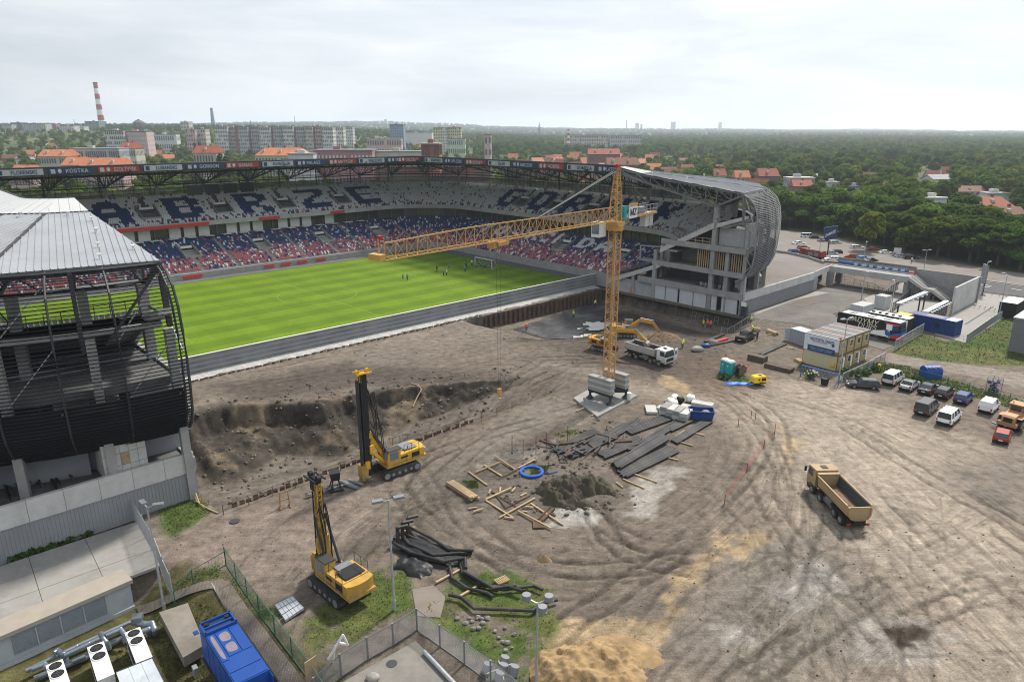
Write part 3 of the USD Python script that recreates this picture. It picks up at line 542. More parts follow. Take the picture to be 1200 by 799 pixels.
# stairway mouths (a concrete box with a dark opening and a pale lintel)
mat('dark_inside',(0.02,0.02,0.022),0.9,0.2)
def mouth(c,d,low,side):
 """c: place along the stand; d: rows."""
 a,b,rows=(LOW0,LOW1,NL)if low else(UP0,UP1,NU);k0,k1=(9,18)if low else(3,10);w=1.9 if low else 2.3
 f=lambda k:[x+(y-x)*k/rows for x,y in zip(a,b)]
 q0,q1=f(k0),f(k1)
 if side=='far':P=lambda u,t,z:(c+u,q0[2]+(q1[2]-q0[2])*t,z)
 else:
  sg=1 if side=='right' else-1;P=lambda u,t,z:((S0+q0[1]+(q1[1]-q0[1])*t)if sg>0 else 2*SC-(S0+q0[1]+(q1[1]-q0[1])*t),c+u,z)
 z0,z1=q0[3],q1[3];mb=MB()
 for sgn in(-1,1):
  u0,u1=sgn*w,sgn*(w+0.3)
  mb.hexa(loc([P(u0,0,z0),P(u1,0,z0),P(u1,1,z0),P(u0,1,z0)]),loc([P(u0,0,z0+1.3),P(u1,0,z0+1.3),P(u1,1,z1+1.2),P(u0,1,z1+1.2)]))
 mb.hexa(loc([P(-w-.3,-.02,z0),P(w+.3,-.02,z0),P(w+.3,.02,z0),P(-w-.3,.02,z0)]),loc([P(-w-.3,-.02,z0+1.1),P(w+.3,-.02,z0+1.1),P(w+.3,.02,z0+1.1),P(-w-.3,.02,z0+1.1)]))
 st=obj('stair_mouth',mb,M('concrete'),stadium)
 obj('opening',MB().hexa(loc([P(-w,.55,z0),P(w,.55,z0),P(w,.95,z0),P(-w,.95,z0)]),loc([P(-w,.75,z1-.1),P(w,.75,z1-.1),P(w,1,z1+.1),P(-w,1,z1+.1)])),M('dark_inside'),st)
 obj('lintel',MB().hexa(loc([P(-w*.8,.70,z1-.05),P(w*.8,.70,z1-.05),P(w*.8,.80,z1-.05),P(-w*.8,.80,z1-.05)]),loc([P(-w*.8,.72,z1+.55),P(w*.8,.72,z1+.55),P(w*.8,.82,z1+.55),P(-w*.8,.82,z1+.55)])),M('white'),st)
for c in FARV:mouth(c,0,False,'far');mouth(c+5,0,True,'far')
for c in RIGHTV:mouth(c,0,False,'right');mouth(c,0,False,'left')
for c in RIGHTL:mouth(c-5,0,True,'right');mouth(c-5,0,True,'left')
# ---- roof
RI,RD,RO=(-6.0,5.0,83.6,29.4),(-12.7,11.7,90.3,28.2),(-38.2,37.2,116.6,25.5)
KR=4
roof=obj('roof',MB().strip(loc(rg(RD,RO,0,K=KR)),loc(rg(RD,RO,1,K=KR))).strip(loc(rg(RD,RO,0,-0.25,K=KR)),loc(rg(RD,RO,1,-0.25,K=KR))),M('roof_metal'),stadium)
obj('translucent_strip',MB().strip(loc(rg(RI,RD,0,0.05,K=KR)),loc(rg(RI,RD,0.985,0.04,K=KR))),M('polycarb'),roof)
mb=MB();e=rg(RD,RO,1,K=KR);le=loc(e)
mb.tube(le+[0,0,-.28],0.28,6);mb.tube(loc(rg(RI,RI,0,K=KR))+[0,0,.02],0.14,6)
for q in(rg(RD,RO,0,K=KR),):mb.tube(loc(q),0.13,5)
obj('gutter',mb,M('steel_dark'),roof)
# standing seams and hip caps of the roof sheets
def seams(i0,i1,step,mb,q0=RD,q1=RO,h=0.09,w=0.07):
 a0,a1=rg(q0,q1,0,K=KR),rg(q0,q1,1,K=KR)
 for i in range(i0,i1):
  A0,A1,B0,B1=a0[i],a0[i+1],a1[i],a1[i+1];L=np.linalg.norm(B1-B0);t=(B1-B0)/L;nrm=B0-A0;nrm=nrm-t*(nrm@t);nrm/=np.linalg.norm(nrm)
  lo=(A0-B0)@t;hi=(A1-B0)@t;dep=(B0-A0)@nrm
  for u in np.arange(0.4,L,step):
   k=0.0
   if u<lo:k=1-u/lo if lo>0 else 0
   elif u>hi:k=1-(L-u)/(L-hi)if L>hi else 0
   p1=B0+t*u;p0=p1-nrm*dep*(1-k);p0[2]=A0[2]+(B0[2]-A0[2])*k
   mb.beam(loc([p0])[0]+[0,0,h/2],loc([p1])[0]+[0,0,h/2],w,h)
nr_pts=len(rg(RD,RO,0,K=KR))
mb=MB();seams(nr_pts-1-KR,nr_pts-1,0.62,mb);seams(nr_pts-2-KR,nr_pts-1-KR,1.2,mb);seams(0,KR,1.0,mb);seams(KR,nr_pts-2-KR,3.0,mb)
obj('standing_seams',mb,M('roof_metal'),roof,kind='stuff')
mb=MB();seams(nr_pts-1-KR,nr_pts-1,1.1,mb,RI,RD,0.05,0.05);seams(0,KR,2.2,mb,RI,RD,.06,.06);seams(KR,nr_pts-2-KR,3.4,mb,RI,RD,.06,.06);obj('glazing_bars',mb,M('steel_grey'),roof,kind='stuff')
mb=MB();A,B=loc(rg(RD,RO,0,K=KR)),loc(rg(RD,RO,1,K=KR))
for i in list(range(nr_pts-1-KR,nr_pts-1))+list(range(1,KR+1)):obj('hip_cap',MB().beam(A[i]+[0,0,.05],B[i]+[0,0,.05],0.3,0.12),M('steel_dark'),roof)
for i in(nr_pts-1-KR+2,nr_pts-1-KR+3):
 for u in np.linspace(0.03,0.97,30):pass
mb=MB()
for s,n in((-112.5,-14),(-111,-18),(-112,-24),(-113.5,-30.5),(-110.9,-33),(-114.5,-35),(-117,-12),(6,-22),(16,-20),(4,-14),(-30,96),(-70,96),(14,40)):
 d=max(0.0,min(1.0,(-n-12.7)/25.5))if n<0 else 0.3;c=loc([[s,n,28.2-2.7*d+.3]])[0];mb.cyl(c-[0,0,.4],c+[0,0,.05],.09,8).box(c+[0,0,.1],(.35,.35,.14))
obj('roof_vents',mb,M('white'),roof,kind='stuff')
# fascia boards with the names
mat('board_white',(0.30,0.325,0.35),0.5,0.06,0.3);mat('board_blue',(0.018,0.035,0.10),0.5,0.1,0.3);mat('board_red',(0.24,0.035,0.03),0.5,0.1,0.3)
obj('fascia_frame',band((-5.9,4.9,83.5),27.55,29.3,0.25,K=KR),M('steel_dark'),roof)
NAMES=['HAUSNER','FLORENSKI','KOSTKA','SZOLTYSIK','LUBANSKI','GORGON','BANAS','KURZEJA','PALASZ','MATYSIK','WIECZOREK','KWASNIOWSKI']
def board(p,q,z,idx,name):
 """A board between two plan points, read from the pitch."""
 d=np.array(q)-np.array(p);L=np.hypot(*d);a=math.atan2(d[1],d[0]);c=('board_white','board_blue','board_red')[idx%3]
 mb=MB().box((0,0,0),(L,0.14,1.35));ctr=loc([[(p[0]+q[0])/2,(p[1]+q[1])/2,z]])[0]
 bd=obj('name_board',mb.move(ctr,a),M(c),roof)
 t=meshkit.text_mesh(name,0.85,0.03,bold=True);v=np.array(t.vertices);v[:,0]-=v[:,0].mean();w=np.ptp(v[:,0]);v[:,0]=v[:,0]*min(1,L*.55/w)+L*.12
 g=MB().add(np.c_[v[:,0],-0.09-v[:,2],v[:,1]-.42],t.faces).box((-L*.41,-.08,0),(L*.1,.03,1.0)).move(ctr,a);obj('lettering',g,M('board_white' if idx%3 else 'board_blue'),roof)
 g=MB().ball((-L*.26,-.07,.05),(.4,.05,.5),2).move(ctr,a);obj('portrait',g,M('concrete_pale'),roof)
for k,nm in enumerate(NAMES):
 s=-117.4+k*10.3
 if s<-118+2:continue
 board((s+.4,83.35),(s+9.6,83.35),28.45,k+2,nm)
r_=ring(-6,4.8,83.4,0,K=KR);board(r_[KR+3][:2][::1]if False else(0.4,83.35),(6.6,80.2),28.45,2,'OSLIZLO')
for k,nm in enumerate(['SZARYNSKI','WILCZEK','LENTNER','OLEK','ANCZOK','KOWOL','GOMOLA','LATOCHA']):board((6.85,77.5-k*10.4),(6.85,77.5-k*10.4-9.2),28.45,k,nm)
# ---- roof steel: cantilever trusses on columns
def truss(q,o,mb,mc):
 """One cantilever: q, o = unit plan vectors; radial line from ring parameters."""
 P=lambda d,z:loc([[q[0]+o[0]*d,q[1]+o[1]*d,z]])[0]
 top=lambda d:29.1-0.1*(d-6)if d<38.3 else 25.4
 ds=[6.3,11,15.5,20,24.2,28.2,32.2,36,38.2];zb=lambda d:28.0+(22.2-28.0)*(d-4.6)/27.6 if d<=32.2 else 22.2+(25.0-22.2)*(d-32.2)/6
 mb.beam(P(6.3,top(6.3)-.3),P(38.2,top(38.2)-.2),.26);mb.beam(P(4.9,28.1),P(32.2,22.2),.34);mb.beam(P(32.2,22.2),P(38.2,25),.3)
 for i,d in enumerate(ds[1:-1]):mb.beam(P(d,top(d)-.3),P(d,zb(d)),.17);mb.beam(P(d,zb(d)),P(ds[i],top(ds[i])-.3),.15)
 mc.beam(P(32.2,18.6),P(32.2,22.2),.75);mb.beam(P(38.4,25.2),P(38.4,17.8),.3)
RP=[]
for s in np.arange(-106,4,13.5):RP.append(((s,78.2+0),(0,1)))
for n in np.arange(8,72,13.5):RP+=[((0.8,n),(1,0)),((2*SC-.8,n),(-1,0))]
for ang_ in(22,45,68):
 a=math.radians(ang_);RP+=[((2-1.2*math.sin(a),79.5-1+.2-1.2*math.cos(a)),(math.sin(a),math.cos(a))),((-110+1.2*math.sin(a),78.6-1.2*math.cos(a)),(-math.sin(a),math.cos(a)))]
mb,mc=MB(),MB()
for q,o in RP:truss(q,o,mb,mc)
for d in(11.5,20.5,31.5,37):
 t=(d-12.7)/25.5;rr_=loc(rg(RD,RO,t,-0.5,K=KR,M=10))[KR+1:-KR-1];mb.tube(rr_,0.12,4)
rl=ring(-32.2,31.2,110.4,22.3,K=KR,M=10)[KR+1:-KR-1];mb.tube(loc(rl),0.15,4)
# V-struts between the trusses, seen as dark trees under the far roof
for i in range(len(RP)):
 (q,o)=RP[i];tdir=np.array([-o[1],o[0]])
 for d,zz in((31,22.4),(13.0,26.8)):
  b=np.array(q)+np.array(o)*d;z_top=29.0-0.1*(d-6)-.4
  for sg in(-1,1):
   for w in(3.3,6.7):c=b+tdir*sg*w;mb.beam(loc([[*b,zz]])[0],loc([[*c,z_top]])[0],.2)
obj('roof_trusses',mb,M('steel_dark'),stadium,kind='stuff');obj('roof_columns',mc,M('concrete'),stadium,kind='stuff')
# railing and posts behind the last row; floodlight boxes; dark screens
mb=MB();r=ring(-36.2,37.4,114.0,0,K=6,M=40)[6:-6]
for k in range(len(r)):mb.beam(loc([[*r[k,:2],18.8]])[0],loc([[*r[k,:2],25.5]])[0],.12)
for z in(19.9,20.9,22.6):mb.tube(loc(np.c_[r[:,:2],np.full(len(r),z)]),.07,4)
obj('rear_screen_posts',mb,M('steel_dark'),stadium,kind='stuff')
pane('screen_glass',(0.55,0.60,0.62),0.12,0.45)
obj('rear_screen',MB().strip(loc(np.c_[r[:,:2],np.full(len(r),18.9)]),loc(np.c_[r[:,:2],np.full(len(r),21.2)])),M('screen_glass'),stadium)
for k in range(4):obj('dark_screen',MB().lo(loc([[-57.5+k*5.4,109.0,18.9]])[0],loc([[-53.3+k*5.4,109.4,22.0]])[0]),M('glass_dark'),stadium)
# slats of the curved outer skin, bulging over the base
PROF=[(36.9,25.3),(38.6,24.6),(39.9,23.4),(40.7,21.5),(41.1,19),(41.2,16),(41.0,13),(40.7,10.6),(39.9,9.0),(38.6,7.7),(37.2,7.1)]
PR,PZ=np.array([p[0]for p in PROF]),np.array([p[1]for p in PROF]);PD=np.r_[0,np.cumsum(np.hypot(np.diff(PR),np.diff(PZ)))]
def skin_ring(t,K,end=None):
 r,z=np.interp(t,PD,PR),np.interp(t,PD,PZ);R=ring(-1-r,r,79.6+r-0.5,z,K=K,M=2)
 return R
nsl=60
for side in('right','left'):
 blk=stadium
 for k in range(nsl):
  R=skin_ring(PD[-1]*(k+.5)/nsl,10);n_=len(R);R=R[:13]if side=='right' else R[n_-13:]
  m_=M('slat_grey' if side=='right' else 'slat_black')
  if side=='right':pass
  obj('skin_slat',MB().tube(loc(R),0.085 if side=='right' else(0.05 if k<36 else 0.085),4),m_,stadium)
mb=MB()
for k in range(0,nsl,3):R=skin_ring(PD[-1]*(k+.5)/nsl,8);mb.tube(loc(R[8:-8]),.07,4)
obj('skin_slats',mb,M('slat_black'),stadium,kind='stuff')
mb=MB()
for c,sg in((S0,1),(S1,-1)):
 for a in np.radians(np.arange(0.6,91,7.2)):
  p=[(c+sg*(r_k-.12)*math.sin(a),-1-(r_k-.12)*math.cos(a),z)for r_k,z in PROF];mb.tube(loc(p),.11,5)
for n in np.arange(4,76,6.0):
 for c,sg in((S0,1),(S1,-1)):mb.tube(loc([(c+sg*(r_k-.12),n,z)for r_k,z in PROF]),.1,4)
obj('skin_ribs',mb,M('steel_dark'),stadium,kind='stuff')
for c,sg in((S0,1),(S1,-1)):
 mb=MB()
 for a in np.radians(np.arange(0.6,84,14.4)):
  for(i0,i1)in((1,4),(4,6),(6,9)):
   for b in(a,):q=lambda i,aa:loc([[c+sg*(PR[i]-.25)*math.sin(aa),-1-(PR[i]-.25)*math.cos(aa),PZ[i]]])[0];mb.beam(q(i0,a),q(i1,a+math.radians(7.2)),.09)
 obj('skin_braces',mb,M('galvanised'),stadium,kind='stuff')
# solid lower lining behind the slats, and the drum under it
for c,sg in((S0,1),(S1,-1)):
 mb=MB();mw=MB();g=np.radians(np.linspace(0.4,90,13));rr2=[[(c+sg*(r_k-.35)*math.sin(a),-1-(r_k-.35)*math.cos(a),z)for r_k,z in[(41.0,13.2),(40.7,10.6),(39.9,9.0),(38.6,7.7),(37.2,7.1)]]for a in g]
 mb.loft([loc(x)for x in rr2],close=False)
 g=np.radians(np.linspace(14 if sg<0 else 2,90,12));mw.loft([loc([(c+sg*36.6*math.sin(a),-1-36.6*math.cos(a),z)for z in(4.2,8.6)])for a in g],close=False)
 obj('skin_lining',mb,M('membrane'),stadium);obj('base_drum',mw,M('cladding'),stadium)
# ---------------------------------------------------------------- the two cut-open end blocks of the stadium
def end_block(c,sg,label):
 t=thing('stadium_end_block',label,'building',W(c,-20),UANG)
 L=lambda a:np.asarray(a,float).reshape(-1,3)-[c,-20,0]
 Q=lambda d,n,z:L([[c+sg*d,n,z]])[0]  # d: metres in from the cut
 def pol(r,a,z):return L([[c+sg*r*math.sin(a),-1-r*math.cos(a),z]])[0]
 def sector(mb,r0,r1,z0,z1,a1=1.15,K=9):
  g=np.linspace(0.0,a1,K);return mb.loft([[pol(r0,a,z0),pol(r0,a,z1),pol(r1,a,z1),pol(r1,a,z0)]for a in g])
 def bx(mb,d0,d1,n0,n1,z0,z1):return mb.hexa([Q(d0,n0,z0),Q(d1,n0,z0),Q(d1,n1,z0),Q(d0,n1,z0)],[Q(d0,n0,z1),Q(d1,n0,z1),Q(d1,n1,z1),Q(d0,n1,z1)])
 C,CP,CD=M('concrete'),M('concrete_pale'),M('concrete_dark')
 for r0,r1,z0,z1 in((4,39.2,-.3,0.05),(12,38.9,3.55,4.45),(16,38.9,8.0,8.8),(20,38.4,13.1,13.9),(30.6,34.6,18.1,18.8)):
  obj('floor_slab',sector(MB(),r0,r1,z0,z1),C if sg>0 else CD,t)  # left block slabs darker: interior shade behind the slats put into the colour
 # edge beams of the cut, each proud of the slab
 for n0,n1,z0,z1 in((-40.1,-13,3.35,4.7),(-40.1,-16.9,7.9,9.0),(-40.1,-19.0,13.0,14.2)):
  obj('edge_beam',bx(MB(),-0.12,0.45,n0,n1,z0,z1),C,t)
 # columns
 for a in np.radians([0.9,11,22,33,44,55]):
  for r,z1 in((16.6,11.4),(31.3,22.3),(34.8,13.2),(38.9,18.9)):
   if r==34.8 and a>.1:continue
   b=pol(r,a,0);w=.95 if r==31.3 else .8
   obj('column',MB().box((b[0],b[1],z1/2),(w,w,z1),sg*a),C,t)
 # raking beams of both tiers, with the seat steps on them
 def rake(p,q,th,name='raking_beam',d0=-.1,d1=.5):
  (n0,z0),(n1,z1)=p,q
  return obj(name,MB().hexa([Q(d0,n0,z0-th),Q(d1,n0,z0-th),Q(d1,n1,z1-th),Q(d0,n1,z1-th)],[Q(d0,n0,z0),Q(d1,n0,z0),Q(d1,n1,z1),Q(d0,n1,z1)]),CP,t)
 rake((-18.9,12.0),(-32.2,18.9),1.15);rake((-4.5,2.6),(-19.0,8.5),1.0)
 mb=MB()
 for k in range(16):n=-19.4-k*.79;z=12.1+k*.42;bx(mb,-.05,3.0,n-.82,n,z-.1,z+.42)
 for k in range(23):n=-3.0-k*.72;z=2.2+k*.265;bx(mb,-.05,3.0,n-.74,n,z-.1,z+.27)
 obj('seat_steps',mb,C,t)
 # railings along the rakes
 mb=MB()
 for(n0,z0,n1,z1)in((-19,12.4,-32,19.0),(-4.5,2.9,-19,8.8)):
  for k in range(13):u=k/12;mb.beam(Q(.25,n0+(n1-n0)*u,z0+(z1-z0)*u),Q(.25,n0+(n1-n0)*u,z0+(z1-z0)*u+1.15),.06)
  for h in(.6,1.15):mb.beam(Q(.25,n0,z0+h),Q(.25,n1,z1+h),.06)
 obj('railing',mb,M('steel_grey'),t)
 # cut end of the seat well, front posts
 for n,z1 in((-11.5,4.6),(-17.3,8.0)):obj('front_post',bx(MB(),0,.6,n-.35,n+.35,0,z1),C,t)
 obj('ledge',bx(MB(),-.1,2.5,-19.0,-13.2,8.4,8.7),C,t);obj('handrail',MB().beam(Q(0,-13.4,8.7),Q(0,-13.4,12.0),.3).beam(Q(0,-13.4,11.9),Q(0,-19,12.2),.25),C,t)
 # upper deck wedge and its cantilever outside
 obj('deck_wedge',MB().hexa([Q(-.1,-32.8,17.9),Q(1.2,-32.8,17.9),Q(1.2,-39.4,20.2),Q(-.1,-39.4,20.2)],[Q(-.1,-32.8,18.8),Q(1.2,-32.8,18.8),Q(1.2,-39.4,20.9),Q(-.1,-39.4,20.9)]),CP,t)
 if sg>0:obj('deck_wedge',MB().hexa([Q(-.1,-40.4,18.0),Q(.8,-40.4,18.0),Q(3.8,-40.6,19.6),Q(3.0,-40.6,19.6)],[Q(-.1,-40.4,18.8),Q(.8,-40.4,18.8),Q(3.8,-40.6,20.2),Q(3.0,-40.6,20.2)]),CP,t)
 # truss in the plane of the cut, pale grey steel
 top=lambda n:28.2-2.7*(-n-12.7)/25.5-.35
 mb=MB();ns=[-6.5,-11,-15,-19,-22.5,-26,-29.5,-32.2,-35.5,-38.2];zb=lambda n:28.2+(22.3-28.2)*(-n-4.6)/27.6 if n>=-32.2 else 22.3+(25.2-22.3)*(-n-32.2)/6
 mb.beam(Q(.1,-6,28.9),Q(.1,-12.7,27.85),.25).beam(Q(.1,-12.7,27.85),Q(.1,-38.4,25.2),.3).beam(Q(.1,-4.8,28.2),Q(.1,-32.2,22.3),.38).beam(Q(.1,-32.2,22.3),Q(.1,-38.4,25.1),.36)
 for k,n in enumerate(ns[1:-1]):mb.beam(Q(.1,n,top(n)),Q(.1,n,zb(n)),.2);mb.beam(Q(.1,n,zb(n)),Q(.1,ns[k],top(ns[k])),.16)
 mb.beam(Q(.15,-39.0,18.9),Q(.15,-38.3,25.3),.5);mb.beam(Q(.1,-38.4,25.0),Q(6,-41.0,19.2),.2);mb.beam(Q(.1,-38.4,19.8),Q(.1,-32.3,19.8),.2)
 obj('end_truss',mb,mat('truss_grey',(.12,.125,.135),.6,.1,.5)if sg>0 else M('steel_dark'),t)
 mb=MB()
 for a in np.radians([12,24,36,48]):
  for k in range(len(ns)-1):
   P2=lambda n,z:pol(-1-n,a,z);mb.beam(P2(ns[k],top(ns[k])),P2(ns[k+1],top(ns[k+1])),.25);mb.beam(P2(ns[k],zb(ns[k])),P2(ns[k+1],zb(ns[k+1])),.3);mb.beam(P2(ns[k],top(ns[k])),P2(ns[k],zb(ns[k])),.16);mb.beam(P2(ns[k+1],top(ns[k+1])),P2(ns[k],zb(ns[k])),.15)
  mb.beam(pol(38.0,a,17.5),pol(37.4,a,25.2),.34)
 for r in(14,20,26,31.2,37.3):
  g=np.radians(np.linspace(0,50,7));zt=top(-1-r);mb.tube([pol(r,a,zt-.1)for a in g],.12,4);mb.tube([pol(r,a,zb(-1-r))for a in g],.12,4)
  for k in range(6):mb.beam(pol(r,g[k],zb(-1-r)),pol(r,g[k+1],zt),.12)
 obj('inner_trusses',mb,M('steel_dark'),t,kind='stuff')
 # skin frame at the cut: curved rib, braces down to the slab
 obj('end_rib',MB().tube([Q(-.05,-1-r_k,z)for r_k,z in PROF],.14,6),M('steel_grey' if sg>0 else 'steel_dark'),t)
 mb=MB()
 for a_,b_ in(((-39.4,18.9),(-42.0,17)),((-39.4,13.6),(-42,15.5)),((-39.4,13.4),(-41.6,10.5)),((-39.4,8.6),(-41.5,10.8)),((-38.6,25),(-42,17.3))):mb.beam(Q(.1,*a_),Q(.1,*b_),.12)
 obj('skin_bracket',mb,M('galvanised'),t)
 return t,Q,bx,L,pol
rb,Q,bx,L,pol=end_block(S0,1,'cut-open concrete end of the right grandstand with a grey mesh-clad curved back')
CP,C=M('concrete_pale'),M('concrete')
mat('boarding',(0.42,0.44,0.46),0.6,0.06,.5,dirt=(.3,.3,.3),dirt_amt=.4);mat('block_wall',(0.30,0.305,0.31),0.85,0.1,1.0)
for n0,n1 in((-20.9,-17.6),(-24.3,-21.0),(-28.3,-24.7),(-31.7,-28.4),(-34.3,-32.9),(-39.2,-35.4)):obj('white_boarding',bx(MB(),.05,.3,n0+.06,n1-.06,0.1,3.35 if n1<-25 else 3.5),M('boarding'),rb)
obj('block_wall',bx(MB(),.3,.6,-17.4,-5,-.2,3.4),M('block_wall'),rb)
obj('service_box',bx(MB(),-.3,.5,-41.6,-40.4,.2,2.2),M('steel_dark'),rb);obj('white_notice',bx(MB(),-.35,-.3,-41.5,-40.3,2.3,3.2),M('white'),rb)
for n in np.arange(-39.3,-28,.52):
 if abs(n+32.2)<.7 or abs(n+35.8)<.6:continue
 obj('timber_slat',bx(MB(),.7,.8,n-.12,n+.12,8.85,13.0),M('timber'),rb)
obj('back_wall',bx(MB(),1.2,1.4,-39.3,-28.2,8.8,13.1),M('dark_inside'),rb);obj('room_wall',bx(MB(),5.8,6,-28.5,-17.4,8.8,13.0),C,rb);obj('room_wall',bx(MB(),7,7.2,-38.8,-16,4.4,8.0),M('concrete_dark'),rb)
obj('room_wall',bx(MB(),1.0,1.2,-38.9,-33.0,14.2,18.0),M('block_wall'),rb);obj('room_wall',bx(MB(),6.0,6.2,-32.5,-24,13.9,17.2),M('concrete_dark'),rb)
for z in(14.6,15.3):obj('timber_rail',bx(MB(),.3,.45,-31.5,-24,z,z+.14),M('timber'),rb)
for n in np.arange(-31.3,-24,1.8):obj('timber_post',bx(MB(),.28,.48,n-.06,n+.06,14.2,15.5),M('timber'),rb)
obj('stair_core',bx(MB(),2.5,6.0,-43+4.2,-38,14,19),M('concrete_pale'),rb)
sr2=np.random.default_rng(3)
for k in range(16):n=sr2.uniform(-38,-27);obj('stacked_chair',MB().box(Q(1.2+sr2.random(),n,4.75),(.5,.5,.1)).box(Q(1.5,n,5.1),(.08,.5,.7)).beam(Q(1.2,n,4.45),Q(1.2,n,4.75),.05),M('galvanised' if k%2 else 'steel_dark'),rb)
for n in(-36.0,):obj('dark_doorway',bx(MB(),6.9,6.98,-37.5,-36.3,5,7.2),M('dark_inside'),rb)
# dark waterproofed foot of the block above the pit
mat('bitumen',(0.018,0.018,0.019),0.6,.4,.5,bump=.6,bscale=1.2,dirt=(.07,.06,.05),dirt_amt=.5);mat('soil_dark',(.10,.08,.065),.95,.3,1.0)
obj('waterproof_wall',bx(MB(),-.25,.3,-40.6,-3.3,-3.4,-.25),M('bitumen'),rb);obj('ledge_slab',bx(MB(),-1.1,.3,-40.6,-3.3,-.3,0.04),M('soil_dark'),rb)
for k in range(7):n=-30-k*1.35+sr2.uniform(-.3,.3);mb=MB();[mb.beam(Q(-1.0,n+dx,-3.0),Q(-.5,n+dx,-1.0),.09)for dx in(0,.95)];[mb.beam(Q(-1.0+.5*u,n,-3+2*u),Q(-1.0+.5*u,n+.95,-3+2*u),.09)for u in(.05,.5,.97)];(obj('formwork_frame',mb,M('steel_grey'),rb)if k%2==0 else None)
# the podium right of the block: concrete parapet on grey cladding
def podium(c,sg,length,z_clad,z_top,name,label):
 t=thing(name,label,'wall',W(c,-40),UANG);q=lambda d,n,z:np.array([sg*d,n+40,z])
 bxx=lambda mb,d0,d1,n0,n1,z0,z1:mb.lo(np.minimum(q(d0,n0,z0),q(d1,n1,z1)),np.maximum(q(d0,n0,z0),q(d1,n1,z1)))
 nseg=int(length/3)
 for k in range(nseg):obj('parapet_panel',bxx(MB(),k*length/nseg+.015,(k+1)*length/nseg-.015,-40.05,-39.6,z_clad-.02,z_top),CP,t)
 obj('base_wall',bxx(MB(),0,length,-39.95,-39.65,-.3,z_clad),M('cladding'),t)
 mb=MB();[bxx(mb,u,u+.08,-40.0,-39.9,0,z_clad)for u in np.arange(.1,length,.33)];obj('cladding_ribs',mb,M('cladding'),t,kind='stuff')
 return t
podium(S0,1,34.5,3.0,4.75,'podium_wall','long grey clad podium wall with concrete parapet right of the cut grandstand')
# ---- left block
lb,Q,bx,L,pol=end_block(S1,-1,'dark slatted corner of the left grandstand, cut open beside the dug trench')
obj('concrete_core',bx(MB(),1.0,4.6,-38.4,-33.5,8.85,13.0),CP,lb);obj('concrete_core',bx(MB(),8,11,-37,-33,8.85,13.0),C,lb);obj('stair_core',bx(MB(),15.2,16.2,-37.2,-33,8.85,13.0),CP,lb)
obj('inner_wall',bx(MB(),3,22,-24,-23.7,8.8,13),M('concrete_dark'),lb)
obj('tiled_core',bx(MB(),4.2,8.2,-39.2,-35.0,4.4,8.4),CP,lb)
for k in range(5):
 for j in range(3):obj('wall_panel',bx(MB(),4.22+k*.8,4.98+k*.8,-39.27,-39.2,4.45+j*1.3,5.7+j*1.3),M('concrete_pale' if(k,j)!=(2,1)else 'timber'),lb)
obj('raised_pier',bx(MB(),17.2,19.8,-38.8,-36.5,4.4,8.8),CP,lb);obj('glazed_door',bx(MB(),19.8,21.5,-39,-38.8,4.5,7.6),M('glass_dark'),lb)
for k in range(26):
 d=sr2.uniform(9,17);obj('stored_beam',MB().beam(Q(d,sr2.uniform(-38,-34),4.55+.12*(k%3)),Q(d+sr2.uniform(-1,1),sr2.uniform(-31,-26),4.55+.12*(k%3)),.18),M('timber_dark' if k%2 else 'black'),lb)
for n in(-30,-34):obj('deck_rail',MB().beam(Q(.5,n,15),Q(22,n+2,15),.1).beam(Q(.5,n,14.5),Q(22,n+2,14.5),.1),M('steel_grey'),lb)
mb=MB();[mb.beam(Q(d,-31.0,18.8),Q(d,-31.0,20.3),.07)for d in np.arange(.5,22,1.5)];mb.beam(Q(.5,-31,20.3),Q(22,-31,20.3),.08);mb.beam(Q(.5,-31,19.6),Q(22,-31,19.6),.06);obj('rear_railing',mb,M('steel_dark'),lb)
podium(S1,-1,48,3.1,5.3,'podium_wall','grey clad podium wall with stained concrete parapet under the dark left grandstand')
# ---------------------------------------------------------------- pitch, barrier, sheet piles
GRASS=usdkit.material(stage,'/World/Looks/pitch_grass',{'tc':('texture_coordinate',{}),'sx':('separate_xyz',{}),'m':('math',{'math_type':'multiply','value2':1/10.6}),'fr':('math',{'math_type':'fraction'}),'gt':('rgb_ramp',{'ramp':[(0.0,(0,0,0)),(0.47,(0,0,0)),(0.53,(1,1,1)),(1,(1,1,1))]}),
 'my':('math',{'math_type':'multiply','value2':1/8.5}),'fy':('math',{'math_type':'fraction'}),'gy':('rgb_ramp',{'ramp':[(0.0,(0,0,0)),(0.44,(0,0,0)),(0.56,(1,1,1)),(1,(1,1,1))]}),
 'mix':('mix',{'color1':(0.088,0.150,0.005),'color2':(0.096,0.162,0.006)}),'mix2':('mix',{'mix_type':'multiply','fac':1.0}),'ry':('rgb_ramp',{'ramp':[(0,(0.85,0.87,0.87)),(1,(1.11,1.10,1.08))]}),'n':('noise_texture',{'scale':0.12,'detail':8.0,'roughness':0.7}),'rn':('rgb_ramp',{'ramp':[(0.3,(0.84,0.86,0.8)),(0.7,(1.14,1.12,1.16))]}),'mix3':('mix',{'mix_type':'multiply','fac':1.0}),'p':('principled_bsdf',{'roughness':0.9,'specular_ior_level':0.15})},
 [('tc.object','sx.vector'),('sx.x','m.value1'),('m.value','fr.value1'),('fr.value','gt.fac'),('gt.color','mix.fac'),('sx.y','my.value1'),('my.value','fy.value1'),('fy.value','gy.fac'),('gy.color','ry.fac'),('mix.color','mix2.color1'),('ry.color','mix2.color2'),('tc.object','n.vector'),('n.fac','rn.fac'),('mix2.color','mix3.color1'),('rn.color','mix3.color2'),('mix3.color','p.base_color')],surface='p.BSDF')
pt=thing('pitch','bright mown football pitch with white lines','pitch',W(SC,39),UANG);pt.SetCustomDataByKey('kind','structure')
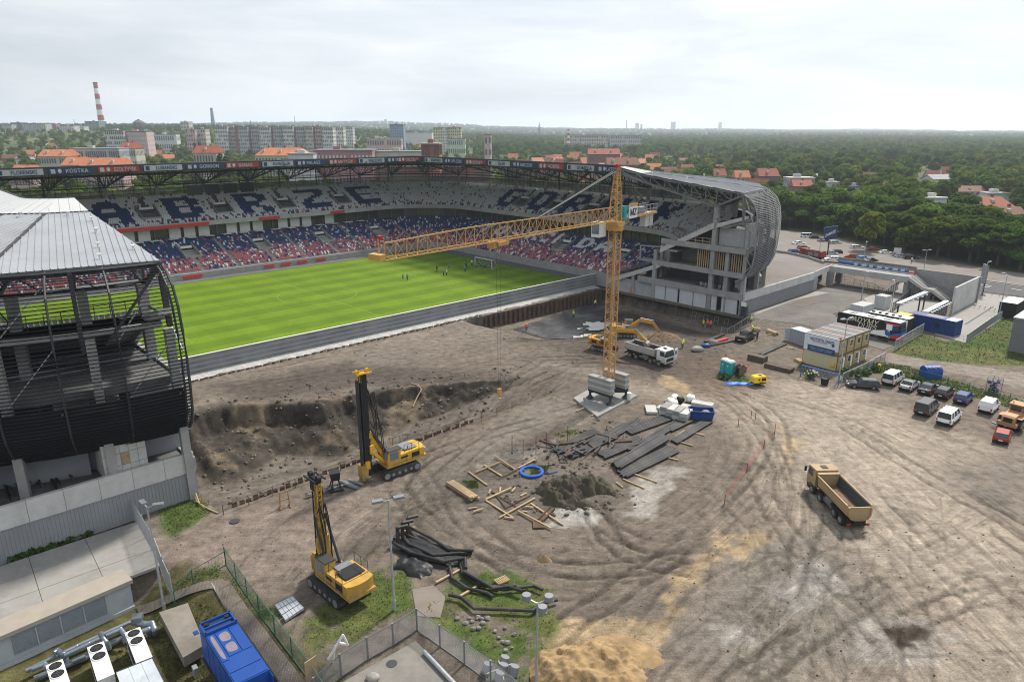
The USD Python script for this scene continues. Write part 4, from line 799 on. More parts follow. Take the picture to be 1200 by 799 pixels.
obj('turf',MB().lo((-58.5,-37.4,-.3),(58.5,37.4,0.0)),GRASS,pt)
mat('line_white',(0.16,0.25,0.04),0.9,.1)
def ln(mb,a,b,w=.14):return mb.beam((*a,.008),(*b,.008),w,.008)
mb=MB();HX,HY=52.5,34
for a,b in(((-HX,-HY),(HX,-HY)),((-HX,HY),(HX,HY)),((-HX,-HY),(-HX,HY)),((HX,-HY),(HX,HY)),((0,-HY),(0,HY))):ln(mb,a,b)
for sgn in(-1,1):
 for d,w in((16.5,20.15),(5.5,9.16)):ln(mb,(sgn*HX,-w),(sgn*(HX-d),-w));ln(mb,(sgn*HX,w),(sgn*(HX-d),w));ln(mb,(sgn*(HX-d),-w),(sgn*(HX-d),w))
g=np.linspace(0,2*PI,49)
for k in range(48):ln(mb,(9.15*math.cos(g[k]),9.15*math.sin(g[k])),(9.15*math.cos(g[k+1]),9.15*math.sin(g[k+1])))
obj('pitch_lines',mb,M('line_white'),pt)
pane('goal_net',(0.9,0.9,0.9),0.0,0.45)
def goal(s,n,rz,label):
 t=thing('football_goal',label,'goal',W(s,n),UANG+rz);fr=MB()
 for y in(-3.66,3.66):fr.beam((0,y,0),(0,y,2.44),.13).beam((0,y,2.44),(1.0,y,2.44),.07).beam((1,y,2.44),(2.1,y,.05),.07).beam((0,y,.05),(2.1,y,.05),.07)
 fr.beam((0,-3.66,2.44),(0,3.66,2.44),.13).beam((2.1,-3.66,.05),(2.1,3.66,.05),.07);obj('goal_frame',fr,M('white'),t)
 nt=MB()
 for y in np.arange(-3.66,3.7,.61):nt.beam((0,y,2.44),(1,y,2.44),.02).beam((1,y,2.44),(2.1,y,.05),.02)
 for u in np.linspace(0,1,6):nt.beam((1+1.1*u,-3.66,2.44-2.39*u),(1+1.1*u,3.66,2.44-2.39*u),.02)
 obj('net_cords',nt,M('white'),t,kind='stuff')
 obj('net',MB().add([(0,-3.66,2.42),(0,3.66,2.42),(1,3.66,2.42),(1,-3.66,2.42),(2.1,-3.66,.05),(2.1,3.66,.05),(0,-3.66,.05),(0,3.66,.05)],[[0,1,2,3],[3,2,5,4]]).add([(0,-3.66,.05),(0,-3.66,2.42),(1,-3.66,2.42),(2.1,-3.66,.05),(0,3.66,.05),(0,3.66,2.42),(1,3.66,2.42),(2.1,3.66,.05)],[[0,1,2,3],[4,7,6,5]]),M('goal_net'),t)
goal(-2.3,38.4,0,'white football goal with net in the shade at the far end of the pitch')
# grey barrier of horizontal boards along the open touchline
bt=thing('barrier_wall','long grey boarded barrier between the pitch and the dug ground','barrier',W(-54,0.2),UANG)
for k in range(7):obj('board',MB().lo((-57.5,-.08-.06*(k%2),.35+k*.40),(56.0,.02,.35+k*.40+.385)),M('cladding' if k%2 else 'slat_grey'),bt)
for k in range(8):obj('board',MB().lo((56.0,-6.5+.0,.3+k*.41),(56.08+.02*(k%2),.02,.3+k*.41+.395)),M('cladding'),bt)
for x in np.arange(-57,56.1,3.0):obj('post',MB().lo((x-.07,.02,-.4),(x+.07,.18,3.15)),M('galvanised'),bt)
obj('top_rail',MB().lo((-57.5,-.12,3.16),(56.1,.2,3.24)),M('white'),bt)
obj('kerb',MB().lo((-57.5,-.3,-.4),(56,.2,.34)),M('concrete_pale'),bt)
mat('gravel_white',(0.34,0.34,0.33),0.95,.3,3.0,bump=.5,bscale=8)
gr=MB();nx=np.linspace(-57.5,55,160);wv=2.0+.35*np.sin(nx*.7)+.25*np.sin(nx*2.3)
gr.strip([W(x+SC,-.05,.30)for x in nx],[W(x+SC,-.05-w,0.05+.05*math.sin(x*3))for x,w in zip(nx,wv)]);struct('gravel_strip',gr,M('gravel_white'),'pale gravel bank at the foot of the barrier')
sp=thing('sheet_pile_wall','rusty steel sheet pile wall holding up the pitch side of the pit','retaining wall',W(-38,-3.2),UANG)
for k in range(53):
 x=k*.72;off=0 if k%2 else-.42;h=.5+.12*math.sin(k*5.1)
 obj('sheet_pile',MB().hexa([(x,off-.03,-4),(x+.6,off-.03,-4),(x+.6,off+.03,-4),(x,off+.03,-4)],[(x,off-.03,h-.6),(x+.6,off-.03,h-.6),(x+.6,off+.03,h-.6),(x,off+.03,h-.6)]).beam((x+.66,-.42 if k%2 else 0,-1.9),(x+.66,0 if k%2 else-.42,-1.9),.06,3.6),M('rust'),sp)
pr0=thing('pile_row','row of dark pile tops along the lower edge of the pale gravel bank','piles',W(-100,-2.75),UANG)
for k in range(84):obj('pile_head',MB().box((k*.74,.12*(-1)**k,-.3+.1*math.sin(k*3.1)),(.52,.2,1.1)),M('soil_dark' if k%3 else 'rust'),pr0)
hp=thing('trench_pile_row','row of rusty pile heads along the near edge of the long trench','piles',W(-108,-44.6),UANG)
for k in range(44):
 x=k*.75;obj('pile_head',MB().box((x,.1*(-1)**k,-1.6+.16*math.sin(k*2.7)),(.5,.16,4.0)),M('rust'),hp)
# ---------------------------------------------------------------- tower crane
cb=at(712.3,466,.3);fl,fr_,frt=at(692,466,.3),at(713,474,.3),at(732.5,466,.3)
pad_pts=[at(*p)[:2]for p in((672,468),(704,450),(747,465),(700,490))]
def slab(name,label,cat,pts,z0,z1,m,group=None):
 c=np.mean(pts,0);p=obj(name,MB().prism(np.array(pts),z0,z1),m);return tag(p,label,cat,group)
slab('crane_pad','pale concrete foundation pad under the yellow tower crane','slab',pad_pts,-.3,.28,M('concrete'))
ca=math.atan2(*(frt-fl)[[1,0]])-PI/4  # side from the left foot to the front foot
cr=thing('tower_crane','yellow lattice tower crane with a long jib over the pitch and two stacks of ballast','crane',(cb[0],cb[1],.28),ca)
CYM=M('crane_yellow');h=1.85
mb=MB()
for x in(-h,h):
 for y in(-h,h):mb.cyl((x,y,0),(x,y,.12),.62,10).cyl((x,y,.12),(x,y,.55),.5,10,.16).box((x,y,.85),(.26,.26,.8))
obj('foot',mb,M('steel_dark'),cr)
mb=MB().beam((-h,-h,1.15),(h,h,1.15),.4,.5).beam((-h,h,1.16),(h,-h,1.16),.4,.5)
for y in(-h,h):mb.beam((-h-.3,y,1.3),(h+.3,y,1.3),.3,.45)
obj('cross_base',mb,M('steel_dark'),cr)
for y in(-1.75,1.75):
 for k in range(5):obj('ballast_block',MB().box((.04*(-1)**k,y,1.72+k*.43),(4.1-.05*(k%2),1.0,.40)),M('concrete_pale' if k%2 else 'concrete'),cr)
def lattice(mb,p,q,w0,w1,nb,ch,br,faces=4,up=(0,0,1)):
 """Square lattice mast from p to q."""
 p,q=np.array(p,float),np.array(q,float);d=(q-p)/np.linalg.norm(q-p);up=np.array(up,float);a=np.cross(d,up)
 if np.linalg.norm(a)<.1:a=np.array([1.0,0,0])
 a/=np.linalg.norm(a);b=np.cross(a,d);k=[(-1,-1),(1,-1),(1,1),(-1,1)]
 N=lambda u,i:p+(q-p)*u+(a*k[i%4][0]+b*k[i%4][1])*lerp(w0,w1,u)/2
 for i in range(4):mb.beam(N(0,i),N(1,i),ch)
 for j in range(nb):
  u0,u1=j/nb,(j+1)/nb
  for i in range(4):mb.beam(N(u1,i),N(u1,i+1),br);mb.beam(N(u0,i),N((u0+u1)/2,i+1),br);mb.beam(N((u0+u1)/2,i+1),N(u1,i),br)
 return mb
for k in range(8):obj('mast_section',lattice(MB(),(0,0,1.3+k*2.9),(0,0,1.3+(k+1)*2.9),1.18,1.18,2,.125,.052),CYM,cr)
mb=MB()
for k in range(58):mb.box((.25,0,1.6+k*.4),(.04,.5,.04))
mb.beam((.25,-.25,1.5),(.25,-.25,24.4),.05).beam((.25,.25,1.5),(.25,.25,24.4),.05);obj('ladder',mb,M('galvanised'),cr)
ja=math.atan2(-33.88,-25.94)-ca;JR=rot(ja);J=lambda x,y,z:JR@np.array([x,y,0])+np.array([0,0,z])
obj('slewing_ring',MB().cyl((0,0,24.5),(0,0,25.2),1.15,16).box((0,0,25.45),(2.0,2.0,.5),ja),CYM,cr)
obj('tower_head',lattice(lattice(MB(),(0,0,25.6),(0,0,28.6),1.15,1.05,2,.12,.05),(0,0,28.6),(0,0,32.7),1.05,.4,4,.10,.05),CYM,cr)
mb=MB();nb=30;JL=42.6;zj=lambda u:25.9+.6*u
B=lambda u,s:J(1.2+u*(JL-1.2),s*.62,zj(u));T=lambda u:J(1.2+u*(JL-1.2),0,zj(u)+1.75-.35*(u>.7)*(u-.7)/.3)
for j in range(nb):
 u0,u1=j/nb,(j+1)/nb;um=(u0+u1)/2
 for s in(-1,1):mb.beam(B(u0,s),B(u1,s),.11).beam(B(u0,s),T(um),.052).beam(T(um),B(u1,s),.052)
 mb.beam(T(max(0,um-1/nb)),T(um),.12).beam(B(u0,-1),B(u0,1),.06).beam(B(u0,-1),B(u1,1),.06)
 if j%10==9:obj('jib_section',mb,CYM,cr);mb=MB()
obj('jib_end',MB().box(J(JL+.25,0,zj(1)+.3),(.7,1.5,.55),ja).beam(J(JL,0,zj(1)),J(JL,0,zj(1)+1.9),.1),CYM,cr)
obj('hazard_lamp',MB().box(J(JL-.2,0,zj(1)+1.95),(.3,.3,.4),ja),M('lamp_red'),cr);obj('hazard_lamp',MB().box((0,0,32.95),(.4,.4,.5)),M('lamp_red'),cr)
mb=MB();Cx=lambda x,y,z:J(-x,y,z)
for y in(-.65,.65):mb.beam(Cx(.7,y,26.0),Cx(10.8,y,26.0),.2,.3)
for x in np.arange(1.5,10.9,1.2):mb.beam(Cx(x,-.65,26.0),Cx(x,.65,26.0),.12)
obj('counter_jib',mb.beam(Cx(10.8,-.8,26),Cx(10.8,.8,26),.3),CYM,cr)
mb=MB()
for y in(-.8,.8):
 for x in np.arange(2,11,1.1):mb.beam(Cx(x,y,26.1),Cx(x,y,27.3),.05)
 for z in(26.7,27.3):mb.beam(Cx(2,y,z),Cx(10.8,y,z),.05)
obj('walkway_rail',mb,M('galvanised'),cr)
for x in(8.6,9.9):obj('counterweight',MB().box(Cx(x,0,25.1),(1.15,.9,1.9),ja),M('concrete_pale'),cr)
obj('winch',MB().box(Cx(7,0,26.6),(1.6,1.0,.9),ja).cyl(Cx(5.2,-.5,26.7),Cx(5.2,.5,26.7),.45,12),M('steel_grey'),cr)
obj('sign_board',MB().box(Cx(3.2,.95,26.9),(2.3,.08,2.0),ja),M('white'),cr);obj('sign_band',MB().box(Cx(3.2,1.0,27.75),(2.32,.04,.45),ja),CYM,cr)
tm=meshkit.text_mesh('MZ',.9,.03,True);tv=np.array(tm.vertices);tv[:,0]-=tv[:,0].mean();tv=np.c_[-tv[:,0],tv[:,2],tv[:,1]];obj('lettering',MB().add(tv+[0,.06,-.45],tm.faces).move(Cx(3.2,.95,26.75),ja),M('board_blue'),cr)
obj('electric_cabinet',MB().box(Cx(1.25,.4,26.7),(.7,.9,1.9),ja),M('teal_cloth'),cr)
obj('operator_cab',MB().box(J(1.9,-1.45,24.7),(1.7,1.3,2.0),ja),M('white'),cr);obj('cab_window',MB().box(J(2.72,-1.45,24.9),(.1,1.1,1.5),ja).box(J(1.9,-2.12,25.1),(1.3,.06,1.0),ja),M('glass_sky'),cr)
mb=MB()
for s in(-.2,.2):mb.tube([J(0,s,32.5),J(.42*JL,s*.3,zj(.42)+1.8)],.06,5).tube([J(0,s,32.5),Cx(10.2,s*3,26.2)],.05,5)
obj('tie_bar',mb,M('steel_dark'),cr)
obj('trolley',MB().box(J(25.5,0,zj(.6)-.35),(1.8,1.5,.4),ja).box(J(26.6,0,zj(.6)-.4),(.5,1.0,.7),ja),CYM,cr)
mb=MB();[mb.tube([J(25.5+d,0,zj(.6)-.5),J(25.5+d*.4,0,9.0)],.018,4)for d in(-.4,.4)];obj('hoist_rope',mb,M('steel_dark'),cr);obj('hook_block',MB().box(J(25.5,0,8.7),(.5,.3,.8),ja).tube([J(25.5,0,8.3),J(25.5,.1,8.0),J(25.6,.1,7.8),J(25.7,0,7.95)],.05,5),CYM,cr)
# ---------------------------------------------------------------- tippers
def wheels(t,spots,r,w,rimr=.55):
 for x,y in spots:
  wh=obj('wheel',MB().wheel((x,y,r),r,w,(0,1,0),16),M('rubber'),t,smooth=30);s=math.copysign(1,y);obj('rim',MB().cyl((x,y+s*w*.3,r),(x,y+s*(w*.5+.012),r),r*rimr,12).cyl((x,y+s*w*.5,r),(x,y+s*(w*.5+.07),r),r*.2,8),M('rim'),wh)
def tipper(name,label,loc_,rz,paint,bodym,load=None,door=False,rounded=True):
 t=thing(name,label,'dump truck',loc_,rz);P=M(paint)
 wheels(t,[(x,y)for x in(3.15,1.35,-1.75,-3.1)for y in(-1.02,1.02)],.52,.42)
 obj('chassis',MB().box((-.1,0,.85),(8.6,.9,.3)).box((4.05,0,.62),(.5,2.4,.55)).box((-4.3,0,.7),(.12,2.3,.25)),M('black'),t)
 cab=MB().side([(2.62,.95),(4.45,.72),(4.52,1.75),(4.28,2.95),(2.62,3.02)],-1.2,1.2);cabo=obj('cab',cab,P,t)
 obj('windscreen',MB().hexa([(4.50,-1.05,1.85),(4.56,-1.05,1.85),(4.56,1.05,1.85),(4.50,1.05,1.85)],[(4.28,-1.0,2.8),(4.36,-1.0,2.8),(4.36,1.0,2.8),(4.28,1.0,2.8)]),M('glass_dark'),cabo)
 for s in(-1,1):
  obj('side_window',MB().hexa([(3.3,s*1.2,1.95),(4.3,s*1.2,1.95),(4.3,s*1.215,1.95),(3.3,s*1.215,1.95)],[(3.3,s*1.2,2.75),(4.15,s*1.2,2.75),(4.15,s*1.215,2.75),(3.3,s*1.215,2.75)]),M('glass_dark'),cabo)
  obj('mirror',MB().box((4.6,s*1.42,2.3),(.12,.22,.55)).beam((4.4,s*1.2,2.6),(4.6,s*1.42,2.5),.05),M('black'),cabo)
  obj('headlight',MB().box((4.33,s*.9,.78),(.06,.4,.25)),M('lamp_clear'),t);obj('mudguard',MB().side([(2.5,.95),(2.62,1.12),(3.7,1.12),(3.8,.95),(3.7,1.02),(2.62,1.02)],s*1.18-.08,s*1.18+.08),M('black'),t)
  obj('mudguard',MB().box((-2.42,s*1.05,1.13),(2.7,.45,.06)),M('black'),t);obj('tail_lamp',MB().box((-4.37,s*.95,.75),(.05,.35,.16)),M('lamp_red'),t)
  obj('side_guard',MB().box((-.2,s*1.12,.95),(1.8,.05,.10)).box((-.2,s*1.12,.7),(1.8,.05,.10)),M('rim'),t);obj('fuel_tank',MB().cyl((-.6,s*.75,.85),(.6,s*.75,.85),.3,10),M('steel_grey'),t)
 obj('grille',MB().box((4.5,0,1.32),(.05,1.9,.55)),M('black'),cabo);obj('roof_hatch',MB().box((3.4,0,3.04),(.7,.6,.05)),M('glass_dark'),cabo)
 if door:obj('open_door',MB().box((4.35,1.75,1.9),(.09,1.1,1.9),.25),P,cabo)
 # hollow body: floor, flared sides with a rolled lower edge, headboard with visor, tailgate
 b=bodym;obj('body_floor',MB().box((-1.05,0,1.32),(6.3,1.7,.1)),M('steel_dark'),t)
 for s in(-1,1):
  side=MB().loft([[(x,s*.8,1.22),(x,s*1.12,1.5),(x,s*1.22,2.55),(x,s*1.27,2.62),(x,s*1.17,2.62),(x,s*1.12,2.5),(x,s*1.03,1.58),(x,s*.8,1.36)]for x in(-4.15,2.1)]);obj('body_side',side,M(b),t)
  obj('top_rail',MB().box((-1.0,s*1.235,2.66),(6.3,.13,.09)),M(b),t);obj('inner_lining',MB().hexa([(-4.1,s*.79,1.4),(2.05,s*.79,1.4),(2.05,s*.81,1.4),(-4.1,s*.81,1.4)],[(-4.1,s*1.10,2.6),(2.05,s*1.10,2.6),(2.05,s*1.13,2.6),(-4.1,s*1.13,2.6)]),M('steel_dark'),t)
 obj('headboard',MB().hexa([(2.0,-.85,1.25),(2.12,-.85,1.25),(2.12,.85,1.25),(2.0,.85,1.25)],[(2.15,-1.24,2.75),(2.27,-1.24,2.75),(2.27,1.24,2.75),(2.15,1.24,2.75)]).box((2.45,0,2.78),(.7,2.3,.1)),M(b),t)
 g=[(-1.22,2.55),(-1.18,1.75),(-.95,1.35),(-.5,1.18),(.5,1.18),(.95,1.35),(1.18,1.75),(1.22,2.55)]
 obj('tailgate',MB().loft([[(-4.25-.12*(z<2),y,z)for y,z in g],[(-4.13-.12*(z<2),y,z)for y,z in g]]),M(b),t)
 mb=MB();[mb.beam((-4.36,g[i][0]*.93,g[i][1]),(-4.36,g[i+1][0]*.93,g[i+1][1]),.12)for i in range(7)];obj('tailgate_rib',mb,M(b),t)
 if load is not None:
  xx,yy=np.meshgrid(np.linspace(-4.0,2.0,26),np.linspace(-1.05,1.05,12),indexing='ij');zz=1.5+load*(1-(yy/1.3)**2)*np.exp(-((xx+.3)/2.1)**2)+.1*vnoise(xx,yy,.6,9);i,j=np.meshgrid(np.arange(25),np.arange(11),indexing='ij')
  ld=obj('soil_load',(np.stack([xx,yy,zz],-1).reshape(-1,3),np.stack([i*12+j,(i+1)*12+j,(i+1)*12+j+1,i*12+j+1],-1).reshape(-1,4)),mat('loose_soil',(0.14,0.095,0.06),.95,.4,2.0,bump=.8,bscale=6),t)
 return t
mat('truck_tan',(0.31,0.215,0.108),0.5,0.1,.7,dirt=(0.20,0.15,0.09),dirt_amt=.8,grime=((.16,.13,.10),.6,2.2));mat('truck_white',(0.68,0.69,0.70),0.4,.08,.7,dirt=(0.38,0.33,0.27),dirt_amt=.5,grime=((.17,.14,.11),.5,2.2));mat('body_grey',(0.46,0.45,0.43),.5,.12,.7,dirt=(0.25,0.2,0.16),dirt_amt=.6,grime=((.15,.12,.09),.9,2.6))
def axle(w0,w1,z=0.0):
 a,b=at(*w0,z),at(*w1,z);return math.atan2(*(b-a)[[1,0]]),a,b
rz,a,b=axle((985,613),(953,578));d=rot(rz);m=(a+b)/2+d@np.array([0.0,-1.02,0])
tp=tipper('dump_truck','tan four-axle dump truck with empty tipper body driving across the open ground',(m[0],m[1],on_ground(m[0],m[1])),rz,'truck_tan','truck_tan',load=.06)
zw=gz(22.6,113.2);rz,a,b=axle((739.3,422.3),(770.9,432.1),-.55);m=(a+b)/2+rot(rz)@np.array([0.0,1.02,0])
WT=(m[0],m[1]);tipper('dump_truck','white dump truck with grey body being loaded with soil beside the orange excavator',(m[0],m[1],on_ground(*WT)-.05),rz,'truck_white','body_grey',load=.75,door=True)
# ---------------------------------------------------------------- excavators and drilling rigs
def tracks(t,L,gauge,hgt,w,m='rubber'):
 for s in(-1,1):
  r=hgt/2;g=np.linspace(PI/2,3*PI/2,8);prof=[(-L/2+r+r*math.cos(a),r+r*math.sin(a))for a in g]+[(L/2-r-r*math.cos(a),r-r*math.sin(a))for a in g]
  tr_=obj('track',MB().side(prof,s*gauge/2-w/2,s*gauge/2+w/2),M(m),t)
  sh=MB();n=int(L/.22);[sh.box((-L/2+.3+k*(L-.6)/n,s*gauge/2,hgt+.015),(.1,w+.04,.05))for k in range(n+1)];[sh.box((-L/2+.3+k*(L-.6)/n,s*gauge/2+s*w/2,.05),(.1,.03,.1))for k in range(n+1)];obj('track_shoe',sh,M('steel_dark'),tr_,kind='stuff')
  rl_=MB();[rl_.cyl((-L/2+r+k*(L-2*r)/5,s*gauge/2+s*(w/2-.02),r),(-L/2+r+k*(L-2*r)/5,s*gauge/2+s*(w/2+.03),r),r*(.75 if k in(0,5)else .4),10)for k in range(6)];obj('roller',rl_,M('steel_grey'),tr_)
 obj('undercarriage',MB().box((0,0,hgt*.62),(L*.55,gauge-w,hgt*.45)).cyl((0,0,hgt*.7),(0,0,hgt+.2),.65,14),M('steel_dark'),t)
def upper(t,paint,z0,L0,L1,hb,w=2.7,cabx=1.0,cabside=1,rz=0.0):
 """House with counterweight, engine cover and cab, turned by rz on the tracks."""
 R=lambda mb:mb.move((0,0,0),rz)
 hs=obj('house',R(MB().box(((L0+L1)/2,0,z0+.15),(L1-L0,w,.3)).side([(L0+.9,z0+.3),(L1-1.8,z0+.3),(L1-1.8,z0+hb*.9),(L0+.9,z0+hb)],-w/2+.02,w/2-.02)),M(paint),t)
 g=np.linspace(-1,1,9);obj('counterweight',R(MB().loft([[(L0+.95-.95*math.sqrt(max(0,1-.6*yy*yy)),yy*w/2,z)for yy in g]+[(L0+.95,w/2,z),(L0+.95,-w/2,z)]for z in(z0+.25,z0+.45,z0+hb*.85,z0+hb*.95)])),M(paint),hs)
 cx,cy=L1-.95,cabside*(w/2-.5)
 cab=obj('cab',R(MB().side([(cx-.85,z0+.3),(cx+.8,z0+.3),(cx+.9,z0+1.0),(cx+.62,z0+1.95),(cx-.85,z0+1.95)],cy-.5,cy+.5)),M(paint),t);obj('cab_roof',R(MB().box((cx-.1,cy,z0+1.99),(1.6,1.06,.1))),M('steel_dark'),cab)
 obj('window',R(MB().box((cx,cy+.505,z0+1.35),(1.1,.02,.95)).box((cx,cy-.505,z0+1.35),(1.1,.02,.95)).hexa([(cx+.91,cy-.4,z0+1.0),(cx+.93,cy-.4,z0+1.0),(cx+.93,cy+.4,z0+1.0),(cx+.91,cy+.4,z0+1.0)],[(cx+.63,cy-.4,z0+1.9),(cx+.66,cy-.4,z0+1.9),(cx+.66,cy+.4,z0+1.9),(cx+.63,cy+.4,z0+1.9)])),M('glass_sky'),cab)
 obj('engine_grille',R(MB().box((L0+1.5,w/2+.0,z0+hb*.55),(1.0,.04,hb*.4)).box((L0+1.5,-w/2-.0,z0+hb*.55),(1.0,.04,hb*.4)).box((L0+1.6,.1,z0+hb+.02),(1.1,w*.6,.05))),M('black'),hs)
 sm=MB();[sm.box((x,s*(w/2-.012),z0+hb*.5),(.025,.03,hb*.8))for x in np.arange(L0+1.1,L1-2.0,.85)for s in(-1,1)];[sm.box(((L0+L1)/2,s*(w/2-.012),z),(L1-L0-1,.03,.03))for z in(z0+.32,)for s in(-1,1)];obj('panel_seam',R(sm),M('black'),hs,kind='stuff');gr_=MB();[gr_.beam((x,s*(w/2-.05),z0+hb),(x,s*(w/2-.05),z0+hb+.9),.04)for x in(L0+1.0,L0+2.0,L0+3.0)for s in(-1,1)];[gr_.beam((L0+1.0,s*(w/2-.05),z0+hb+.9),(L0+3.0,s*(w/2-.05),z0+hb+.9),.04)for s in(-1,1)];obj('guard_rail',R(gr_),M('steel_dark'),hs);obj('decal',R(MB().box((L0+3.0,w/2+.0,z0+hb*.62),(.9,.02,.22)).box((L0+3.0,-w/2,z0+hb*.62),(.9,.02,.22))),M('black'),hs)
 obj('engine_cover',R(MB().box((L0+2.9,-.2,z0+hb*.95),(1.2,w*.55,.16)).cyl((L0+2.2,.7,z0+hb),(L0+2.2,.7,z0+hb+.45),.08,8)),M('steel_grey'),hs)
 return hs
def excavator(name,label,loc_,rz,paint,pts,buck=1.0):
 """pts: boom foot, boom elbow, stick end in (x, z) of the machine."""
 t=thing(name,label,'excavator',loc_,rz);tracks(t,4.2,2.3,.95,.6);upper(t,paint,1.1,-2.9,1.6,1.25)
 (x0,z0),(xm,zm),(x1,z1),(x2,z2)=pts
 obj('boom',MB().beam((x0,-.25,z0),(xm,-.25,zm),.4,.62).beam((xm,-.25,zm),(x1,-.25,z1),.38,.52),M(paint),t)
 obj('stick',MB().beam((x1-(x2-x1)*.12,-.25,z1-(z2-z1)*.12),(x2,-.25,z2),.32,.42),M(paint),t)
 obj('ram',MB().cyl((x0+.6,-.55,z0-.2),(xm,-.55,zm-.1),.1,8).cyl((xm,-.25,zm+.45),(x1,-.25,z1+.4),.11,8).cyl((x1,-.25,z1+.35),(x2,-.25,z2+.5),.09,8),M('steel_grey'),t)
 g=np.linspace(-.6,2.6,8);bp=[(x2+.6*math.sin(a)*buck-.1,z2-.55+.6*math.cos(a)*buck)for a in g];obj('bucket',MB().loft([[(x,-.85,z),(x,.35,z),(x*.97+x2*.03,.35,z*.94+(z2-.5)*.06),(x*.97+x2*.03,-.85,z*.94+(z2-.5)*.06)]for x,z in bp]).side(bp,-.87,-.82).side(bp,.32,.37),M('steel_grey'),t)
 return t
ex=at(708,414,-.5);tgt=np.array(WT)+rot(rz)[:2,:2]@np.array([-.4,.0]);exh=math.atan2(tgt[1]-ex[1],tgt[0]-ex[0]);dist=math.hypot(*(tgt-ex[:2]))
excavator('excavator','orange excavator tipping its bucket into the white dump truck',(ex[0],ex[1],on_ground(ex[0],ex[1])),exh,'digger_orange',[(.7,1.9),(2.6,4.2),(max(4.4,dist-2.2),4.7),(dist,3.3)])
e2=gp(733,394);excavator('excavator','second orange excavator down in the pit, half hidden behind the crane mast',(e2[0],e2[1],on_ground(e2[0],e2[1])),math.radians(-5),'digger_orange',[(.7,1.9),(2.6,3.3),(5.0,2.9),(6.4,.8)])
def rig(name,label,loc_,rz,paint,mh,style):
 t=thing(name,label,'drilling rig',loc_,rz);tracks(t,4.9,2.7,.95,.7);hs=upper(t,paint,1.15,-3.6,1.7,1.35,2.6,cabside=1 if style==1 else 1)
 mx=3.4 if style==1 else 2.7;D=M('black');P=M(paint)
 ms=obj('mast',MB().box((mx,0,mh/2+.3),(.55,.75,mh-.6))if style==1 else lattice(MB(),(mx,0,.4),(mx-.35,0,mh-.4),.44,.40,18,.10,.05),D if style==1 else P,t)
 if style==1:obj('guide_rail',MB().box((mx+.33,.24,mh/2+.3),(.14,.12,mh-.8)).box((mx+.33,-.24,mh/2+.3),(.14,.12,mh-.8)),M('steel_dark'),ms);obj('kelly_bar',MB().cyl((mx+.75,0,1.4),(mx+.75,0,mh-.7),.17,8),M('steel_dark'),ms)
 else:obj('side_pipe',MB().tube([(mx-.1,.52,.6),(mx-.35,.50,mh-.9)],.07,6).tube([(mx+.1,-.52,.6),(mx-.2,-.48,mh-.9)],.07,6).beam((mx-.02,.0,.6),(mx-.33,0,mh-.8),.26),D,ms)
 obj('mast_head',MB().box((mx,0,mh-.05),(1.5,.35,.35)).box((mx+.1,0,mh-.6),(.55,.6,.9)).cyl((mx-.6,-.16,mh+.2),(mx-.6,.16,mh+.2),.26,10).cyl((mx+.65,-.16,mh+.2),(mx+.65,.16,mh+.2),.26,10).beam((mx-.9,.5,mh+.1),(mx+.9,.5,mh+.1),.12).beam((mx-.9,-.5,mh+.1),(mx+.9,-.5,mh+.1),.12),P if style==1 else D,ms)
 obj('rotary_drive',MB().box((mx+.65,0,1.2),(.8,1.0,1.5)).cyl((mx+.75,.0,.1),(mx+.75,0,.6),.42,12).box((mx+.3,.5,2.0),(.5,.25,.9)).box((mx+.6,-.5,.8),(.5,.2,1.1)),P,ms)
 obj('mast_support',MB().beam((1.5,.45,1.6),(mx-.3,.45,3.6),.28,.36).beam((1.5,-.45,1.6),(mx-.3,-.45,3.6),.28,.36).beam((1.2,0,1.9),(mx-.4,0,5.2),.34,.4).box((mx-.35,0,3.7),(.5,1.1,1.0)).box((mx-.35,0,5.4),(.4,.8,.7)),P,t)
 obj('support_ram',MB().cyl((.7,.6,1.9),(mx-.3,.5,6.2),.12,8).cyl((.7,-.6,1.9),(mx-.3,-.5,6.2),.12,8),M('steel_dark'),t)
 hz=MB()
 for k,y in enumerate((-.45,-.3,.3,.42)):
  u=np.linspace(0,1,9);zz=2.0+(mh-3.2)*u;hz.tube(np.c_[1.6+(mx-1.9)*u**.5-.55*np.sin(u*PI)-.15*k,y+0*u,np.where(u>.75,mh-1.8-(u-.75)*4,zz*(.97-.05*k))],.05,5)
 hz.tube([(mx-.3,.1,mh-1.5),(mx-1.2,.1,mh*.62),(mx-1.35,.1,mh*.5),(mx-.9,.1,mh*.47),(mx-.5,.1,mh*.55)],.06,5);obj('hydraulic_hose',hz,D,t)
 obj('winch_drum',MB().cyl((.9,-.5,1.75),(.9,.5,1.75),.38,12).box((-.3,-.6,1.95),(1.4,.8,.5)),M('steel_dark'),t);obj('deck_plate',MB().box((-.2,.35,1.75),(1.9,.9,.14)).box((-1.7,-.1,2.55),(1.5,1.9,.07)),M('steel_grey' if style==1 else 'black'),t)
 if style==1:obj('handrail',MB().beam((-3.2,1.2,2.5),(-3.2,1.2,3.1),.05).beam((-1.4,1.2,2.5),(-1.4,1.2,3.1),.05).beam((-3.2,1.2,3.1),(-1.4,1.2,3.1),.05).box((-3.75,0,1.75),(.25,1.5,.5)),M('galvanised'),t)
 return t
rm=at(428,563);rh=math.atan2(*(at(451.1,567.2)-at(484.2,555.2))[[1,0]]);o=rm-rot(rh)@np.array([3.9,0,0]);rig('drilling_rig','yellow crawler drilling rig with tall black mast beside the trench',(o[0],o[1],.03),rh,'rig_yellow',12.7,1)
